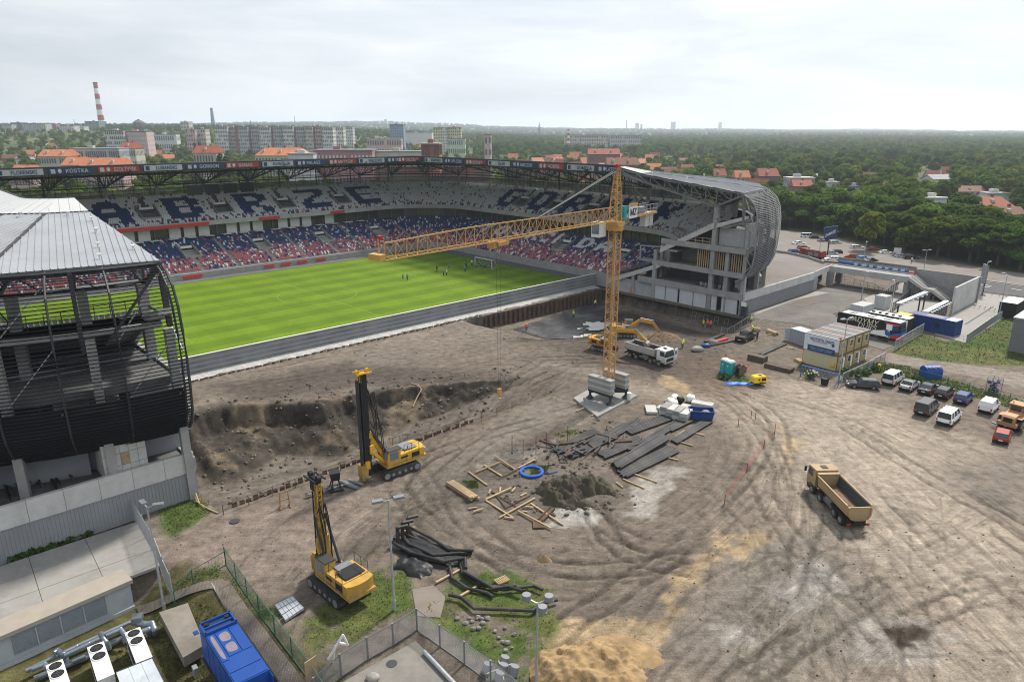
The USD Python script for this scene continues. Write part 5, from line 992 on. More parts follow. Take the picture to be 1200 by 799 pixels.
rh=math.atan2(*(at(367.7,686.2)-at(399.6,712.8))[[1,0]]);o=(at(367.7,686.2)+at(399.6,712.8))/2+rot(rh)@np.array([.1,-1.35,0]);rig('drilling_rig','smaller worn yellow drilling rig with open engine deck on the grass edge',(o[0],o[1],.03),rh,'rig_yellow_old',9.6,2)
# small things by the rigs
p=at(393.5,573);t=thing('drill_stand','black steel stand between the two drilling rigs','stand',(p[0],p[1],0),.4);obj('frame',MB().beam((-.6,-.6,0),(-.2,-.2,1.6),.1).beam((.6,-.6,0),(.2,-.2,1.6),.1).beam((.6,.6,0),(.2,.2,1.6),.1).beam((-.6,.6,0),(-.2,.2,1.6),.1).box((0,0,.15),(1.6,1.6,.14)),M('black'),t);obj('hopper',MB().box((0,0,1.7),(.9,.9,.9),top=(1.2,1.2)),M('black'),t)
for k,(px,py)in enumerate([(406,568),(411,571),(417,567)]):p=at(px,py);tag(obj('drill_casing',MB().cyl((p[0]-.9,p[1]+.5,.2),(p[0]+.9,p[1]-.5,.2),.2,10),M('steel_grey')),'short grey drill casing lying on the mud by the tall rig','pipe','drill casings by the tall rig')
p,q=at(358,583),at(412,568);au=thing('auger','long steel auger lying on the mud left of the tall rig','auger',p+[0,0,.25],math.atan2(*(q-p)[[1,0]]));L=np.linalg.norm(q-p);obj('shaft',MB().cyl((0,0,0),(L,0,0),.1,8),M('steel_grey'),au)
mb=MB();u=np.linspace(0,L,90);mb.strip(np.c_[u,.12*np.cos(u*9),.12*np.sin(u*9)],np.c_[u,.3*np.cos(u*9),.3*np.sin(u*9)]);obj('flight',mb,M('steel_grey'),au)
p=at(334,594);t=thing('warning_stand','orange steel trestle standing on the path by the trench','trestle',p,.5);obj('frame',MB().beam((-.5,0,0),(-.4,0,1.9),.12).beam((.5,0,0),(.4,0,1.9),.12).beam((-.45,0,.9),(.45,0,.9),.1).beam((-.5,-.5,.05),(-.5,.5,.05),.1).beam((.5,-.5,.05),(.5,.5,.05),.1),M('digger_orange'),t)
# ---------------------------------------------------------------- people
from manifold3d import Manifold
def bones(J_,L_,length=.12):
 parts=[]
 for a,b,ra,rb in L_:
  parts.append(Manifold.batch_hull([Manifold.sphere(ra,10).translate(J_[a]),Manifold.sphere(rb,10).translate(J_[b])]))
 out=parts[0]
 for p in parts[1:]:out=out+p
 return out
def person_proto(nm,top,bottom,pose,helmet=None):
 pr=proto(nm);st={'stand':(0.05,-.03,.0,.1),'walk':(.32,-.28,.1,.3),'bend':(.1,-.05,.5,.5),'run':(.42,-.40,.18,.5)}[pose]
 l,r,lean,arm=st;hip=np.array([0,0,.92]);ch=hip+[lean*.55,0,.50-lean*.12];nk=hip+[lean*.75,0,.60-lean*.2];hd=nk+[.05+lean*.12,0,.17]
 J_={'hip':hip,'ch':ch,'nk':nk,'hd':hd,'fh':hd+[.02,0,.05]}
 for s,o in((1,l),(-1,r)):
  J_['h%d'%s]=hip+[0,s*.1,-.02];J_['k%d'%s]=np.array([o*.55+.04,s*.11,.49]);J_['a%d'%s]=np.array([o,s*.11,.09+.06*(o<-.2)]);J_['t%d'%s]=J_['a%d'%s]+[.17,0,-.05]
  J_['s%d'%s]=ch+[0,s*.19,.0];J_['e%d'%s]=ch+[-o*arm+lean*.1,s*.25,-.28];J_['w%d'%s]=ch+[-o*arm+.12+lean*.35,s*.22,-.50];J_['f%d'%s]=J_['w%d'%s]+[.04,0,-.1]
 B=[('hip','ch',.125,.14),('ch','nk',.12,.06),('nk','hd',.055,.095),('hd','fh',.095,.085)]
 for s in(1,-1):B+=[('h%d'%s,'k%d'%s,.085,.058),('k%d'%s,'a%d'%s,.056,.04),('a%d'%s,'t%d'%s,.045,.035),('s%d'%s,'e%d'%s,.055,.042),('e%d'%s,'w%d'%s,.042,.03),('w%d'%s,'f%d'%s,.035,.025),('s%d'%s,'ch',.07,.12)]
 obj('body',bones(J_,B),M('skin'),pr,smooth=60);g=.018
 obj('top',bones(J_,[('hip','ch',.125+g,.14+g)]+[x for s in(1,-1)for x in(('s%d'%s,'e%d'%s,.055+g,.046+g),('s%d'%s,'ch',.07+g,.12+g))]),M(top),pr,smooth=60)
 obj('trousers',bones(J_,[x for s in(1,-1)for x in(('h%d'%s,'k%d'%s,.09+g,.06+g),('h%d'%s,'hip',.09+g,.115+g))]+([x for s in(1,-1)for x in(('k%d'%s,'a%d'%s,.06+g,.045+g),)]if pose in('stand','bend','walk')else[])),M(bottom),pr,smooth=60)
 obj('helmet' if helmet else 'hair',Manifold.sphere(.105,12).scale((1.05,.95,.8)).translate(hd+[-.01,0,.05]),M(helmet or 'hair'),pr,smooth=60);return pr
PP={k:person_proto('figure_'+k,*v)for k,v in dict(player_a=('teal_cloth','dark_cloth','stand'),player_b=('teal_cloth','dark_cloth','run'),player_c=('dark_cloth','dark_cloth','walk'),keeper=('seat_white','dark_cloth','stand'),
 yellow_a=('hi_vis','dark_cloth','stand','white'),yellow_b=('hi_vis','dark_cloth','bend','white'),orange_a=('hi_orange','hi_orange','walk','white'),orange_b=('hi_orange','dark_cloth','stand','white'),dark=('dark_cloth','dark_cloth','stand')).items()}
def person(kind,px,label,rz,z=None,group=None,xy=None):
 p=gp(*px)if z is None else at(*px,z);copy_of(PP[kind],'person',label,'person',(p[0],p[1],on_ground(p[0],p[1])if z is None else z),rz,group)
for px,k,rz,lb in(((472.0,328.5),'player_b',.5,'player in teal at the left of a pair near the jib shadow on the pitch'),((477.5,328.5),'player_a',2,'player in teal standing at the right of the front pair on the pitch'),((512,318.5),'player_c',1,'player in dark kit alone left of the middle group'),((520,323),'player_a',3,'player in teal in front of the group by the goal'),((523.5,323),'keeper',4,'player in a pale shirt beside one in teal, front of the group'),
     ((526,316),'player_b',.4,'player in teal in the middle of the group left of the goal'),((545,318.5),'player_a',1.2,'player in teal nearest the camera left of the goal'),((546.5,314.5),'player_c',2.2,'player in dark kit just behind the one left of the goal'),((553,311.5),'keeper',2,'player in a pale shirt at the left goalpost'),((557.5,314),'player_a',3.4,'player in teal in front of the left goalpost'),((563,314),'player_b',.3,'player in teal in front of the goal, left of centre'),((568,314.5),'player_a',1,'player in teal in front of the middle of the goal'),((575.5,313.5),'player_a',.2,'player in teal by the right goalpost'),((502.5,299),'player_c',.2,'distant player in dark kit on the far touchline')):
 person(k,px,lb,rz,0.0)
for px,k,rz,lb,z in(((452,381.5),'orange_a',1,'worker in orange walking on the heaped soil by the barrier',None),((617,387.5),'orange_b',2,'worker in orange at the edge of the black sheeting in the pit',None),((672,372.5),'yellow_a',1,'worker in a yellow vest standing on the black sheeting',-3.0),((697,359.5),'yellow_b',1,'worker in a yellow vest bending by the sheet piles',-3.0),((738.5,343.5),'orange_a',0,'left of two orange workers on the ledge under the grandstand',.05),((744,342),'orange_b',0,'right of two orange workers on the ledge under the grandstand',.05),
      ((824,384),'yellow_a',2,'worker in a yellow vest at the foot of the black wall',-2.9),((829,384.5),'orange_b',2,'worker in orange at the foot of the black wall',-2.9),((832.5,385),'orange_b',1,'worker in orange jacket rightmost at the foot of the black wall',-2.9),((799.5,408),'yellow_b',1,'worker in a yellow top bending beside the white truck',None),((880,379.5),'yellow_a',3,'worker in a yellow vest by the fence at the grandstand corner',0.0),((882.5,390),'yellow_b',3,'worker in a yellow vest loading the dark pickup',0.0),((887,398.5),'dark',2,'worker in dark clothes standing at the front of the pickup',0.0)):person(k,px,lb,rz,z)
# ---------------------------------------------------------------- fences, railings, lamp posts
mat('fence_green',(0.03,0.10,0.075),.6,.1);pane('mesh_haze',(0.93,0.93,0.93),0.02,0.10)
def fence(name,label,pts,h,step,m='galvanised',rods=.2,rails=(0.06,.98),rw=.02,group=None,hor=False,pw=.07,cat='fence'):
 """Fence through pixels on the ground: posts, rails and a panel of rods per bay, each a part."""
 P_=[at(*p)for p in pts];t=thing(name,label,cat,P_[0],0,group);o=P_[0];m=M(m)
 for a,b in zip(P_[:-1],P_[1:]):
  L=np.linalg.norm(b-a);n=max(1,round(L/step));d=(b-a)/n
  for k in range(n):
   p,q=a+d*k,a+d*(k+1);zp,zq=on_ground(*p[:2]),on_ground(*q[:2]);p=p-o+[0,0,zp];q=q-o+[0,0,zq];up=np.array([0,0,1.0])
   obj('post',MB().beam(p-up*.3,p+up*(h+.05),pw),m,t);mb=MB()
   for r in rails:mb.beam(p+up*h*r,q+up*h*r,.045)
   if rods:
    if hor:
     for z in np.arange(.12,h,rods):mb.beam(p+up*z,q+up*z,rw)
    else:
     c=int(L/n/rods)
     for i in range(1,c):e=p+(q-p)*i/c;mb.beam(e+up*h*rails[0],e+up*h*rails[-1],rw)
   obj('panel',mb,m,t)
  if b is P_[-1]:obj('post',MB().beam(b-o+[0,0,-.3+on_ground(*b[:2])],b-o+[0,0,h+.05+on_ground(*b[:2])],pw),m,t)
 return t
def rail_posts(name,label,pts,h,step,m,rails,cat='railing',z=None):return fence(name,label,pts,h,step,m,0,rails,cat=cat)
fence('yard_fence','galvanised bar fence round the paved corner at the bottom of the picture',[(335,823),(400,792),(489,738),(575,800),(610,828)],2.0,2.5,'steel_grey',.11,(.03,.98),.02,hor=True,pw=.13)
fence('mesh_fence','green-grey mesh fence along the paved path left of the small rig',[(265,662),(304,720),(364,792),(385,820)],1.9,2.6,'fence_green',.16,(.03,.98),.013)
fence('wire_fence','thin wire fence along the lawn edge below the lamp post',[(265,662),(226,680),(203,692)],1.5,2.4,'fence_green',.3,(.05,.95),.012)
fence('palisade_fence','tall grey bar fence at the right edge of the concrete slabs',[(157,606),(178,645),(201,688)],2.9,2.6,'galvanised',.13,(.04,.9),.03)
rail_posts('trench_railing','low timber and rope railing along the edge of the long trench',[(262,603),(320,580),(372,562),(450,532),(545,499),(600,480)],1.1,3.0,'timber_dark',(.5,.95))
fence('site_fence','grey site fence beside the stacked site offices',[(986,452),(1012,440),(1036,426)],2.1,2.4,'galvanised',.18,(.05,.97),.02)
fence('site_fence','grey mesh fence panel at the edge of the lawn behind the bus',[(1048,411),(1081,391)],2.1,2.4,'galvanised',.18,(.05,.97),.02)
fence('green_fence','low green mesh fence behind the row of parked cars',[(1036,433),(1110,452),(1160,465),(1206,478),(1240,488)],1.4,2.6,'fence_green',.16,(.05,.97),.02)
fence('plaza_fence','grey panel fence between the paved square and the lawn at the right',[(1132,401),(1160,381),(1181,367)],1.6,2.2,'galvanised',.1,(.05,.97),.03)
fence('pit_fence','wire site fence between the pit and the grandstand corner',[(845,388),(876,378),(897,386),(925,385),(948,388)],1.7,2.6,'galvanised',.5,(.05,.97),.02)
fence('gate_fence','dark bar fence with gates under the footbridge',[(978,331),(1000,336),(1024,343),(1037,350)],2.2,2.4,'steel_dark',.3,(.05,.97),.03);fence('gate_fence','dark bar fence from the footbridge stair down to the white kiosk',[(1037,350),(1052,339),(1070,344),(1058,356),(1045,366)],2.2,2.4,'steel_dark',.3,(.05,.97),.03)
def lamp(px,h,arms,label,rz=0.0,big=False):
 b=at(*px);t=thing('lamp_post',label,'lamp post',(b[0],b[1],on_ground(b[0],b[1])),rz);obj('pole',MB().tube([(0,0,-.2),(0,0,h*.5),(0,0,h)],[.11,.09,.06],8).cyl((0,0,0),(0,0,1.0),.14,8),M('galvanised'),t)
 for a in arms:
  r=.85;c,s=math.cos(a)*r,math.sin(a)*r
  arm=obj('arm',MB().beam((0,0,h-.1),(c,s,h+.05),.07),M('galvanised'),t);obj('lamp_head',MB().cyl((c,s,h-.05),(c,s,h+.32),.36,12,.3).box((c*1.1,s*1.1,h-.02),(.5,.5,.1))if big else MB().box((c,s,h+.05),(.85,.42,.2),a),M('roof_dark'),t)
lamp((189.3,694),10.3,(0.3,2.4),'tall lamp post by the bar fence below the dark grandstand');lamp((462.3,715),10.2,(0,PI),'tall lamp post on the grass right of the small rig',.4);lamp((628.5,813),7.6,(2.6,-1.2,.4),'lamp post with three round lamps at the bottom edge',0,True)
lamp((1170.3,371.6),9.2,(1.9,),'lamp post at the corner of the paved square');lamp((1008.7,355),7.0,(.5,),'lamp post behind the white kiosks');lamp((982.5,447.5),10.2,(0.5,3.5),'thin lamp post at the corner of the site offices');lamp((959,305),6.4,(0.2,3.3),'double lamp post beside the red fire engine');lamp((1012,306),6.0,(1.0,),'lamp post among the parked cars above the footbridge');lamp((1081.5,322),6.8,(0.2,3.3),'double lamp post by the road behind the stair');lamp((1150,346),8.0,(.5,),'lamp post beside the billboard');lamp((1041,381),9.0,(1.5,),'lamp post behind the bus')
p=at(463,687);tag(obj('camera_box',MB().box((p[0],p[1]+.0,2.9),(.5,.4,.4))),'','')if False else None
# ---------------------------------------------------------------- road vehicles
def car_mats(nm,c):return mat('paint_'+nm,c,.35,.05,1.0,coat=.22,grime=((.17,.15,.125),.2,.55))
for nm,c in dict(white=(.72,.73,.74),silver=(.42,.43,.44),grey=(.05,.053,.057),black=(.01,.01,.012),navy=(.008,.014,.036),blue=(.012,.04,.18),red=(.27,.032,.02),darkred=(.18,.012,.015),lightblue=(.12,.28,.48),beige=(.52,.50,.45)).items():car_mats(nm,c)
SHAPES={  # length, width, profile of the body (x, z), profile of the glasshouse, wheel radius
'sedan':(4.5,1.76,[(-2.25,.35),(2.22,.32),(2.25,.62),(1.95,.78),(.95,.92),(-1.55,.95),(-2.2,.9)],[(.95,.90),(.25,1.38),(-.95,1.40),(-1.6,.93)],.32),
'wagon':(4.6,1.78,[(-2.3,.35),(2.27,.32),(2.3,.62),(2.0,.80),(1.05,.93),(-2.15,.97),(-2.3,.8)],[(1.05,.91),(.3,1.42),(-1.85,1.44),(-2.2,.95)],.32),
'hatch':(4.1,1.74,[(-2.05,.36),(2.02,.33),(2.05,.66),(1.8,.82),(.95,.97),(-1.9,1.0),(-2.05,.8)],[(.98,.95),(.3,1.45),(-1.55,1.45),(-1.95,.98)],.31),
'van':(4.9,1.92,[(-2.45,.38),(2.42,.35),(2.45,.75),(2.2,.98),(1.55,1.10),(-2.42,1.12),(-2.45,.8)],[(1.6,1.08),(.85,1.88),(-2.3,1.93),(-2.43,1.10)],.34),
'panel':(4.4,1.80,[(-2.2,.38),(2.17,.35),(2.2,.70),(1.95,.92),(1.2,1.03),(-2.17,1.10),(-2.2,.8)],[(1.22,1.01),(.5,1.80),(-2.05,1.84),(-2.18,1.08)],.33),
'pickup':(5.2,1.85,[(-2.6,.5),(2.57,.45),(2.6,.82),(2.3,1.02),(1.15,1.10),(-.75,1.12),(-2.55,1.1)],[(1.15,1.08),(.5,1.72),(-.55,1.74),(-.8,1.10)],.38)}
def car_proto(shape,paint,roof=None,blind=False):
 L,w,bp,gp_,r=SHAPES[shape];pr=proto('car_%s_%s'%(shape,paint));P=M('paint_'+paint);h=w/2
 def ringz(prof,k,inset):return[(x,s_*(h-inset),z)for s_ in(1,)for x,z in prof]
 n=len(bp);mb=MB();rings=[]
 for y,sc,dz in((-h,.97,.06),(-h*.93,1.0,0),(h*.93,1.0,0),(h,.97,.06)):
  rings.append([(x*sc,y,max(z-(dz if z>.6 else-dz),.3))for x,z in bp])
 body=obj('body',mb.loft(rings),P,pr,smooth=35)
 (x0,z0),(x1,z1),(x2,z2),(x3,z3)=gp_;t=.80;g=MB()
 g.hexa([(x3,-h*.93,z3-.02),(x0,-h*.93,z0-.02),(x0,h*.93,z0-.02),(x3,h*.93,z3-.02)],[(x2,-h*t,z2),(x1,-h*t,z1),(x1,h*t,z1),(x2,h*t,z2)]);obj('windows',g,M('glass_dark'),pr)
 rf=MB().hexa([(x2-.06,-h*(t+.01),z2-.02),(x1+.08,-h*(t+.01),z1-.03),(x1+.08,h*(t+.01),z1-.03),(x2-.06,h*(t+.01),z2-.02)],[(x2+.12,-h*(t-.1),z2+.06),(x1-.1,-h*(t-.1),z1+.05),(x1-.1,h*(t-.1),z1+.05),(x2+.12,h*(t-.1),z2+.06)]);obj('roof',rf,M(roof)if roof else P,pr)
 pl=MB();lp=lambda a,b,u:a+(b-a)*u
 for s in(-1,1):
  for u in((0,.34,.68,1.0)if not blind else(0,.42,1.0)):
   xa,xb=lp(x0,x3,u),lp(x1,x2,u);pl.beam((xa,s*h*.935,lp(z0,z3,u)),(xb,s*h*(t+.012),lp(z1,z2,u)),.10)
  if blind:pl.hexa([(x3,s*h*.93,z3),(lp(x0,x3,.42),s*h*.93,z3),(lp(x0,x3,.42),s*h*.955,z3),(x3,s*h*.955,z3)],[(x2,s*h*t,z2),(lp(x1,x2,.42),s*h*t,z2),(lp(x1,x2,.42),s*h*(t+.03),z2),(x2,s*h*(t+.03),z2)])
 if blind:pl.hexa([(x3-.02,-h*.9,z3),(x3,-h*.9,z3),(x3,h*.9,z3),(x3-.02,h*.9,z3)],[(x2-.03,-h*t,z2),(x2,-h*t,z2),(x2,h*t,z2),(x2-.03,h*t,z2)])
 obj('pillars',pl,P,pr,kind='stuff')
 for x in(L*.30,-L*.29):
  for s in(-1,1):
   wh=obj('wheel',MB().wheel((x,s*(h-.11),r),r,.22,(0,1,0),14),M('rubber'),pr,smooth=30);obj('rim',MB().cyl((x,s*(h-.02),r),(x,s*(h+.012),r),r*.64,10),M('rim'),wh)
   obj('wheel_arch',MB().cyl((x,s*(h-.12),r),(x,s*(h+.004),r),r*1.2,12),M('black'),pr)
 for s in(-1,1):
  obj('headlight',MB().box((bp[2][0]-.08,s*h*.7,bp[2][1]+.03),(.2,.36,.14)),M('lamp_clear'),pr);obj('tail_light',MB().box((bp[-1][0]*.985,s*h*.83,bp[-1][1]+.02),(.1,.2,.26)),M('lamp_red'),pr);obj('mirror',MB().box((x0-.25,s*(h+.08),z0+.1),(.12,.2,.14)),P,pr)
 obj('bumper',MB().box((-L/2+.04,0,.48),(.14,w*.92,.2)).box((L/2-.06,0,.44),(.14,w*.92,.2)),M('black'),pr);obj('number_plate',MB().box((-L/2-.035,0,.62),(.03,.5,.12)).box((L/2+.0,0,.5),(.06,.5,.12)),M('white'),pr)
 if shape=='pickup':obj('load_bed',MB().box((-1.65,0,1.12),(1.7,1.5,.05)),M('black'),pr);obj('roll_bar',MB().beam((-.95,-.75,1.1),(-.95,-.75,1.75),.08).beam((-.95,.75,1.1),(-.95,.75,1.75),.08).beam((-.95,-.75,1.75),(-.95,.75,1.75),.08),M('steel_dark'),pr)
 return pr
CARS={}
def car(shape,paint,px,rz,label,roof=None,blind=False,group=None,z=0):
 k=(shape,paint,roof,blind)
 if k not in CARS:CARS[k]=car_proto(shape,paint,roof,blind)
 p=at(*px);copy_of(CARS[k],{'van':'parked_van','panel':'parked_van','pickup':'pickup_truck'}.get(shape,'parked_car'),label,'pickup' if shape=='pickup' else 'van' if shape in('van','panel')else 'car',(p[0],p[1],on_ground(p[0],p[1])+.01),rz,group)
RH=seg((1103,497),(1119,483))
car('wagon','grey',(1011,454),seg((1026,453.5),(984,450)),'dark grey estate car parked alone by the site office fence')
car('van','beige',(1045.5,448),RH,'pale beige minibus, first in the row along the green fence','white_paint');car('sedan','silver',(1065,455),RH,'silver saloon between the beige minibus and a dark blue car','white_paint');car('sedan','navy',(1087,459),RH,'dark navy saloon third along the green fence');car('hatch','black',(1106,464),RH,'black hatchback between the navy and the blue cars');car('hatch','blue',(1128.5,470),RH,'bright blue hatchback in the row along the green fence')
car('panel','white',(1158,480.5),RH,'small white panel van next to the wheel loader',None,True);car('van','grey',(1085,482.5),RH,'dark grey van in the front row of the parked vehicles');car('van','white',(1111,493.5),RH,'white van with dark rear window in the front row',None);car('hatch','red',(1173.5,515),seg((1171,522),(1177,505)),'red hatchback parked in front of the wheel loader')
car('pickup','black',(873.5,398.5),seg((862,404),(886,393)),'dark pickup with a loaded bed at the edge of the pit')
LOTH=seg((1022,297),(1052,297))
for sh,pa,px,rz,lb in(('van','white',(947,278),0,'white van under the trees in the gravel car park'),('hatch','black',(955.5,279.5),0,'black car beside the white van under the trees'),('sedan','white',(936,286),.2,'white car half hidden behind the mesh-clad grandstand corner'),('wagon','grey',(966,283),.1,'grey car left of the blue sign under the trees'),('wagon','silver',(978.5,285.5),.2,'silver car right of the blue sign under the trees'),
      ('sedan','silver',(973,298),2.9,'silver car with raised bonnet beside the fire engine'),('hatch','black',(979,296.5),2.9,'black car next to the silver one by the blue sign'),('wagon','white',(975,304.5),3.0,'white estate car at the tail of the fire engine'),('hatch','blue',(931.5,296),.1,'blue car in front of the fire engine'),('hatch','red',(941.5,291.5),.3,'red car behind the cab of the fire engine'),('wagon','white',(1005,291),-.1,'white estate car in the middle of the gravel car park'),('hatch','darkred',(1023,293.5),-.1,'dark red car under the trees'),
      ('sedan','white',(1038,297),-.15,'white saloon beside the white board under the trees'),('hatch','red',(998,302),2.6,'bright red car nearest the footbridge railing'),('hatch','lightblue',(1011,304),.4,'light blue car by the footbridge'),('sedan','silver',(1020.5,306),.4,'silver saloon right of the light blue car'),('hatch','silver',(1057,301.5),-.2,'silver hatchback right of the white board'),('hatch','black',(1067.5,303.5),-.2,'black hatchback last in the row under the trees')):car(sh,pa,px,rz,lb)
for k,(px,w)in enumerate((((929,302),'hatch'),)):pass
# red fire engine
a,b=at(965,306),at(938,301);fe=thing('fire_engine','dark red heavy fire engine parked above the podium','truck',(a+b)/2,math.atan2(*(b-a)[[1,0]]))
mat('engine_red',(.20,.025,.02),.45,.15,.6,dirt=(.1,.05,.04),dirt_amt=.5)
wheels(fe,[(x,y)for x in(2.8,-.9,-2.2,1.4)for y in(-1.0,1.0)],.52,.4);obj('chassis',MB().box((0,0,.9),(8,1,.35)),M('black'),fe)
c_=obj('cab',MB().side([(2.3,.9),(3.9,.8),(3.95,1.9),(3.6,2.9),(2.3,2.95)],-1.2,1.2),M('engine_red'),fe);obj('window',MB().box((3.0,1.205,2.3),(1.0,.02,.7)).box((3.0,-1.205,2.3),(1.0,.02,.7)).box((3.82,0,2.3),(.25,2.0,.75)),M('glass_dark'),c_)
obj('tank',MB().box((-.9,0,2.0),(6.0,2.35,1.7)),M('engine_red'),fe);obj('locker_door',MB().box((-.2,1.185,1.75),(1.5,.03,1.1)).box((-2.2,1.185,1.75),(1.5,.03,1.1)),M('steel_grey'),fe);obj('roof_gear',MB().box((-.6,.3,2.95),(4.0,.5,.2)).cyl((2.0,0,2.9),(2.9,0,3.2),.09,8),M('steel_grey'),fe)
# wheel loader, seen from the rear
p=at(1187,499);wl=thing('wheel_loader','faded orange wheel loader with its rear towards the cars','wheel loader',(p[0],p[1],.02),seg((1172,497),(1196,482)))
mat('loader_orange',(.37,.19,.08),.55,.12,.7,dirt=(.3,.2,.13),dirt_amt=.5,grime=((.16,.13,.1),.4,2.2))
wheels(wl,[(x,y)for x in(-1.25,1.85)for y in(-1.05,1.05)],.82,.62);LO=M('loader_orange')
hd_=obj('engine_hood',MB().side([(-2.6,1.15),(-.3,1.15),(-.3,2.25),(-2.3,2.05),(-2.6,1.85)],-.75,.75),LO,wl);obj('radiator_grille',MB().box((-2.61,0,1.5),(.05,1.0,.6)),M('black'),hd_);obj('counterweight',MB().box((-2.4,0,.95),(.8,2.2,.5)),LO,wl);obj('mudguard',MB().box((-1.25,1.05,1.75),(1.5,.6,.07)).box((-1.25,-1.05,1.75),(1.5,.6,.07)),LO,wl)
cb_=obj('cab',MB().box((.4,0,1.5),(1.4,1.5,.9)).box((.4,0,3.08),(1.7,1.7,.16)).beam((-.25,.68,1.9),(-.2,.66,3.05),.1).beam((-.25,-.68,1.9),(-.2,-.66,3.05),.1).beam((1.05,.68,1.9),(1.0,.66,3.05),.1).beam((1.05,-.68,1.9),(1.0,-.66,3.05),.1),LO,wl);obj('window',MB().box((.4,0,2.45),(1.25,1.3,1.05)),M('glass_dark'),cb_);obj('beacon',MB().cyl((.1,.5,3.15),(.1,.5,3.35),.09,8),M('hi_orange'),cb_)
obj('front_frame',MB().box((1.8,0,1.1),(1.6,.9,.7)),LO,wl);obj('lift_arm',MB().beam((1.2,.5,1.9),(3.3,.5,.7),.2,.4).beam((1.2,-.5,1.9),(3.3,-.5,.7),.2,.4),LO,wl);g=np.linspace(-.9,2.2,7);obj('bucket',MB().side([(3.6-.6*math.cos(a),.65-.6*math.sin(a)*-1*-1+.0)for a in g]+[(4.4,.08),(3.7,.2)],-1.4,1.4),M('steel_grey'),wl);obj('fork',MB().beam((-2.5,1.15,.5),(-2.5,1.75,.6),.2),M('steel_grey'),wl)
# ---------------------------------------------------------------- site offices and the yard round them
oc=np.array([at(*p,5.4)for p in((946.4,389.8),(984.5,399),(1020.5,386))]);oh=math.atan2(*(oc[2]-oc[1])[[1,0]])
mat('office_tan',(.31,.225,.09),.6,.08,.6,dirt=(.25,.2,.1),dirt_amt=.3);mat('office_front',(.46,.42,.27),.6,.05,.6);mat('office_roof',(.20,.205,.215),.5,.1,.6,metal=.3,dirt=(.17,.12,.10),dirt_amt=.8);mat('blue_rail',(.03,.12,.38),.45,.1);mat('banner_white',(.56,.60,.66),.6,.04);mat('banner_blue',(.02,.06,.17),.6,.15,.8)
ot=thing('site_office','two-storey stack of tan site office cabins with a white and blue banner on the front','office',(oc[1][0],oc[1][1],0),oh)
# local x runs back along the row, y to the left across the front; four cabins, two storeys
for k in range(4):
 for f in range(2):
  x0,z0=k*2.6,f*2.68;cbn=obj('cabin',MB().lo((x0+.03,0,z0+.05),(x0+2.57,5.9,z0+2.62)),M('office_tan'),ot)
  fr=MB()
  for(xa,ya)in((x0+.02,-.03),(x0+2.46,-.03),(x0+.02,5.83),(x0+2.46,5.83)):fr.lo((xa,ya,z0),(xa+.12,ya+.12,z0+2.66))
  for za in(z0,z0+2.5):fr.lo((x0+.14,-.02,za),(x0+2.46,.1,za+.16))
  obj('corner_post',fr,M('timber_dark'),cbn)
  w=obj('window',MB().lo((x0+.85,-.05,z0+1.0),(x0+1.85,-.012,z0+2.2)),M('white'),cbn);obj('pane',MB().lo((x0+.94,-.07,z0+1.1),(x0+1.32,-.045,z0+2.1)).lo((x0+1.38,-.07,z0+1.1),(x0+1.76,-.045,z0+2.1)),M('glass_dark'),cbn)
  if f==0:obj('door',MB().lo((x0+1.95,-.06,.1),(x0+2.45,-.02,2.1)),M('white'),cbn)
 rf=obj('roof',MB().lo((k*2.6+.05,-.05,5.36),(k*2.6+2.55,5.95,5.42)),M('office_roof'),ot);mb=MB();[mb.lo((k*2.6+.1+q*.31,0,5.42),(k*2.6+.16+q*.31,5.9,5.455))for q in range(8)];obj('roof_rib',mb,M('office_roof'),rf);obj('roof_joint',MB().lo((k*2.6-.05,-.06,5.43),(k*2.6+.08,5.96,5.475)),M('white'),rf);k%2 and obj('rust_stain',MB().lo((k*2.6+.5,.6,5.457),(k*2.6+1.7,5.2,5.465)),mat('roof_rust',(.17,.115,.095),.8,.3,.6),rf)
obj('front_panel',MB().lo((-.06,.05,.2),(.0,5.85,2.6)),M('office_front'),ot)
bn=obj('banner',MB().lo((-.14,.0,3.35),(-.08,5.9,5.35)),M('banner_white'),ot);obj('banner_stripe',MB().lo((-.15,.55,2.62),(-.09,5.3,3.62)),M('banner_blue'),ot)
def text_on(parent,text,h,c,m,rz=0,width=None,bold=True,slant=0.0):
 """Lettering in a local y-z plane facing -x; reading direction is -y."""
 t=meshkit.text_mesh(text,h,.02,bold);v=np.array(t.vertices);v[:,0]-=v[:,0].mean();v[:,1]-=h/2
 if width:v[:,0]*=width/np.ptp(v[:,0])
 v[:,0]+=slant*v[:,1];return obj('lettering',MB().add(np.c_[-v[:,2],-v[:,0],v[:,1]]+np.array(c),t.faces),m,parent)
text_on(bn,'MOSTOSTAL ZABRZE',.42,(-.142,2.95,4.75),M('banner_blue'),width=4.1);text_on(bn,'GENERALNY WYKONAWCA',.16,(-.142,3.1,4.35),M('red'),width=2.6,bold=False);obj('crest',MB().cyl((-.16,.95,4.3),(-.142,.95,4.3),.26,14),M('timber_dark'),bn)
for z,w in((3.25,3.9),(2.95,3.6)):text_on(bn,'BUDOWA TRYBUNY STADIONU',.12,(-.152,2.9,z),M('banner_white'),width=w,bold=False)
obj('small_sign',MB().lo((-.17,5.2,2.7),(-.1,5.85,3.5)),M('white'),ot);obj('yellow_box',MB().lo((-.4,.35,.95),(-.07,.85,1.5)),mat('yellow',(.7,.42,.02),.5,.05),ot)
obj('roof_light',MB().box((.4,.15,5.6),(.25,.25,.3)),M('lamp_red'),ot)
fa,fb=at(938,441),at(982,453);fh=math.atan2(*(fb-fa)[[1,0]]);gf_=thing('site_gate','blue steel frame with mesh panels in front of the site offices','gate',(fa[0],fa[1],0),fh);Lf=np.linalg.norm(fb-fa)
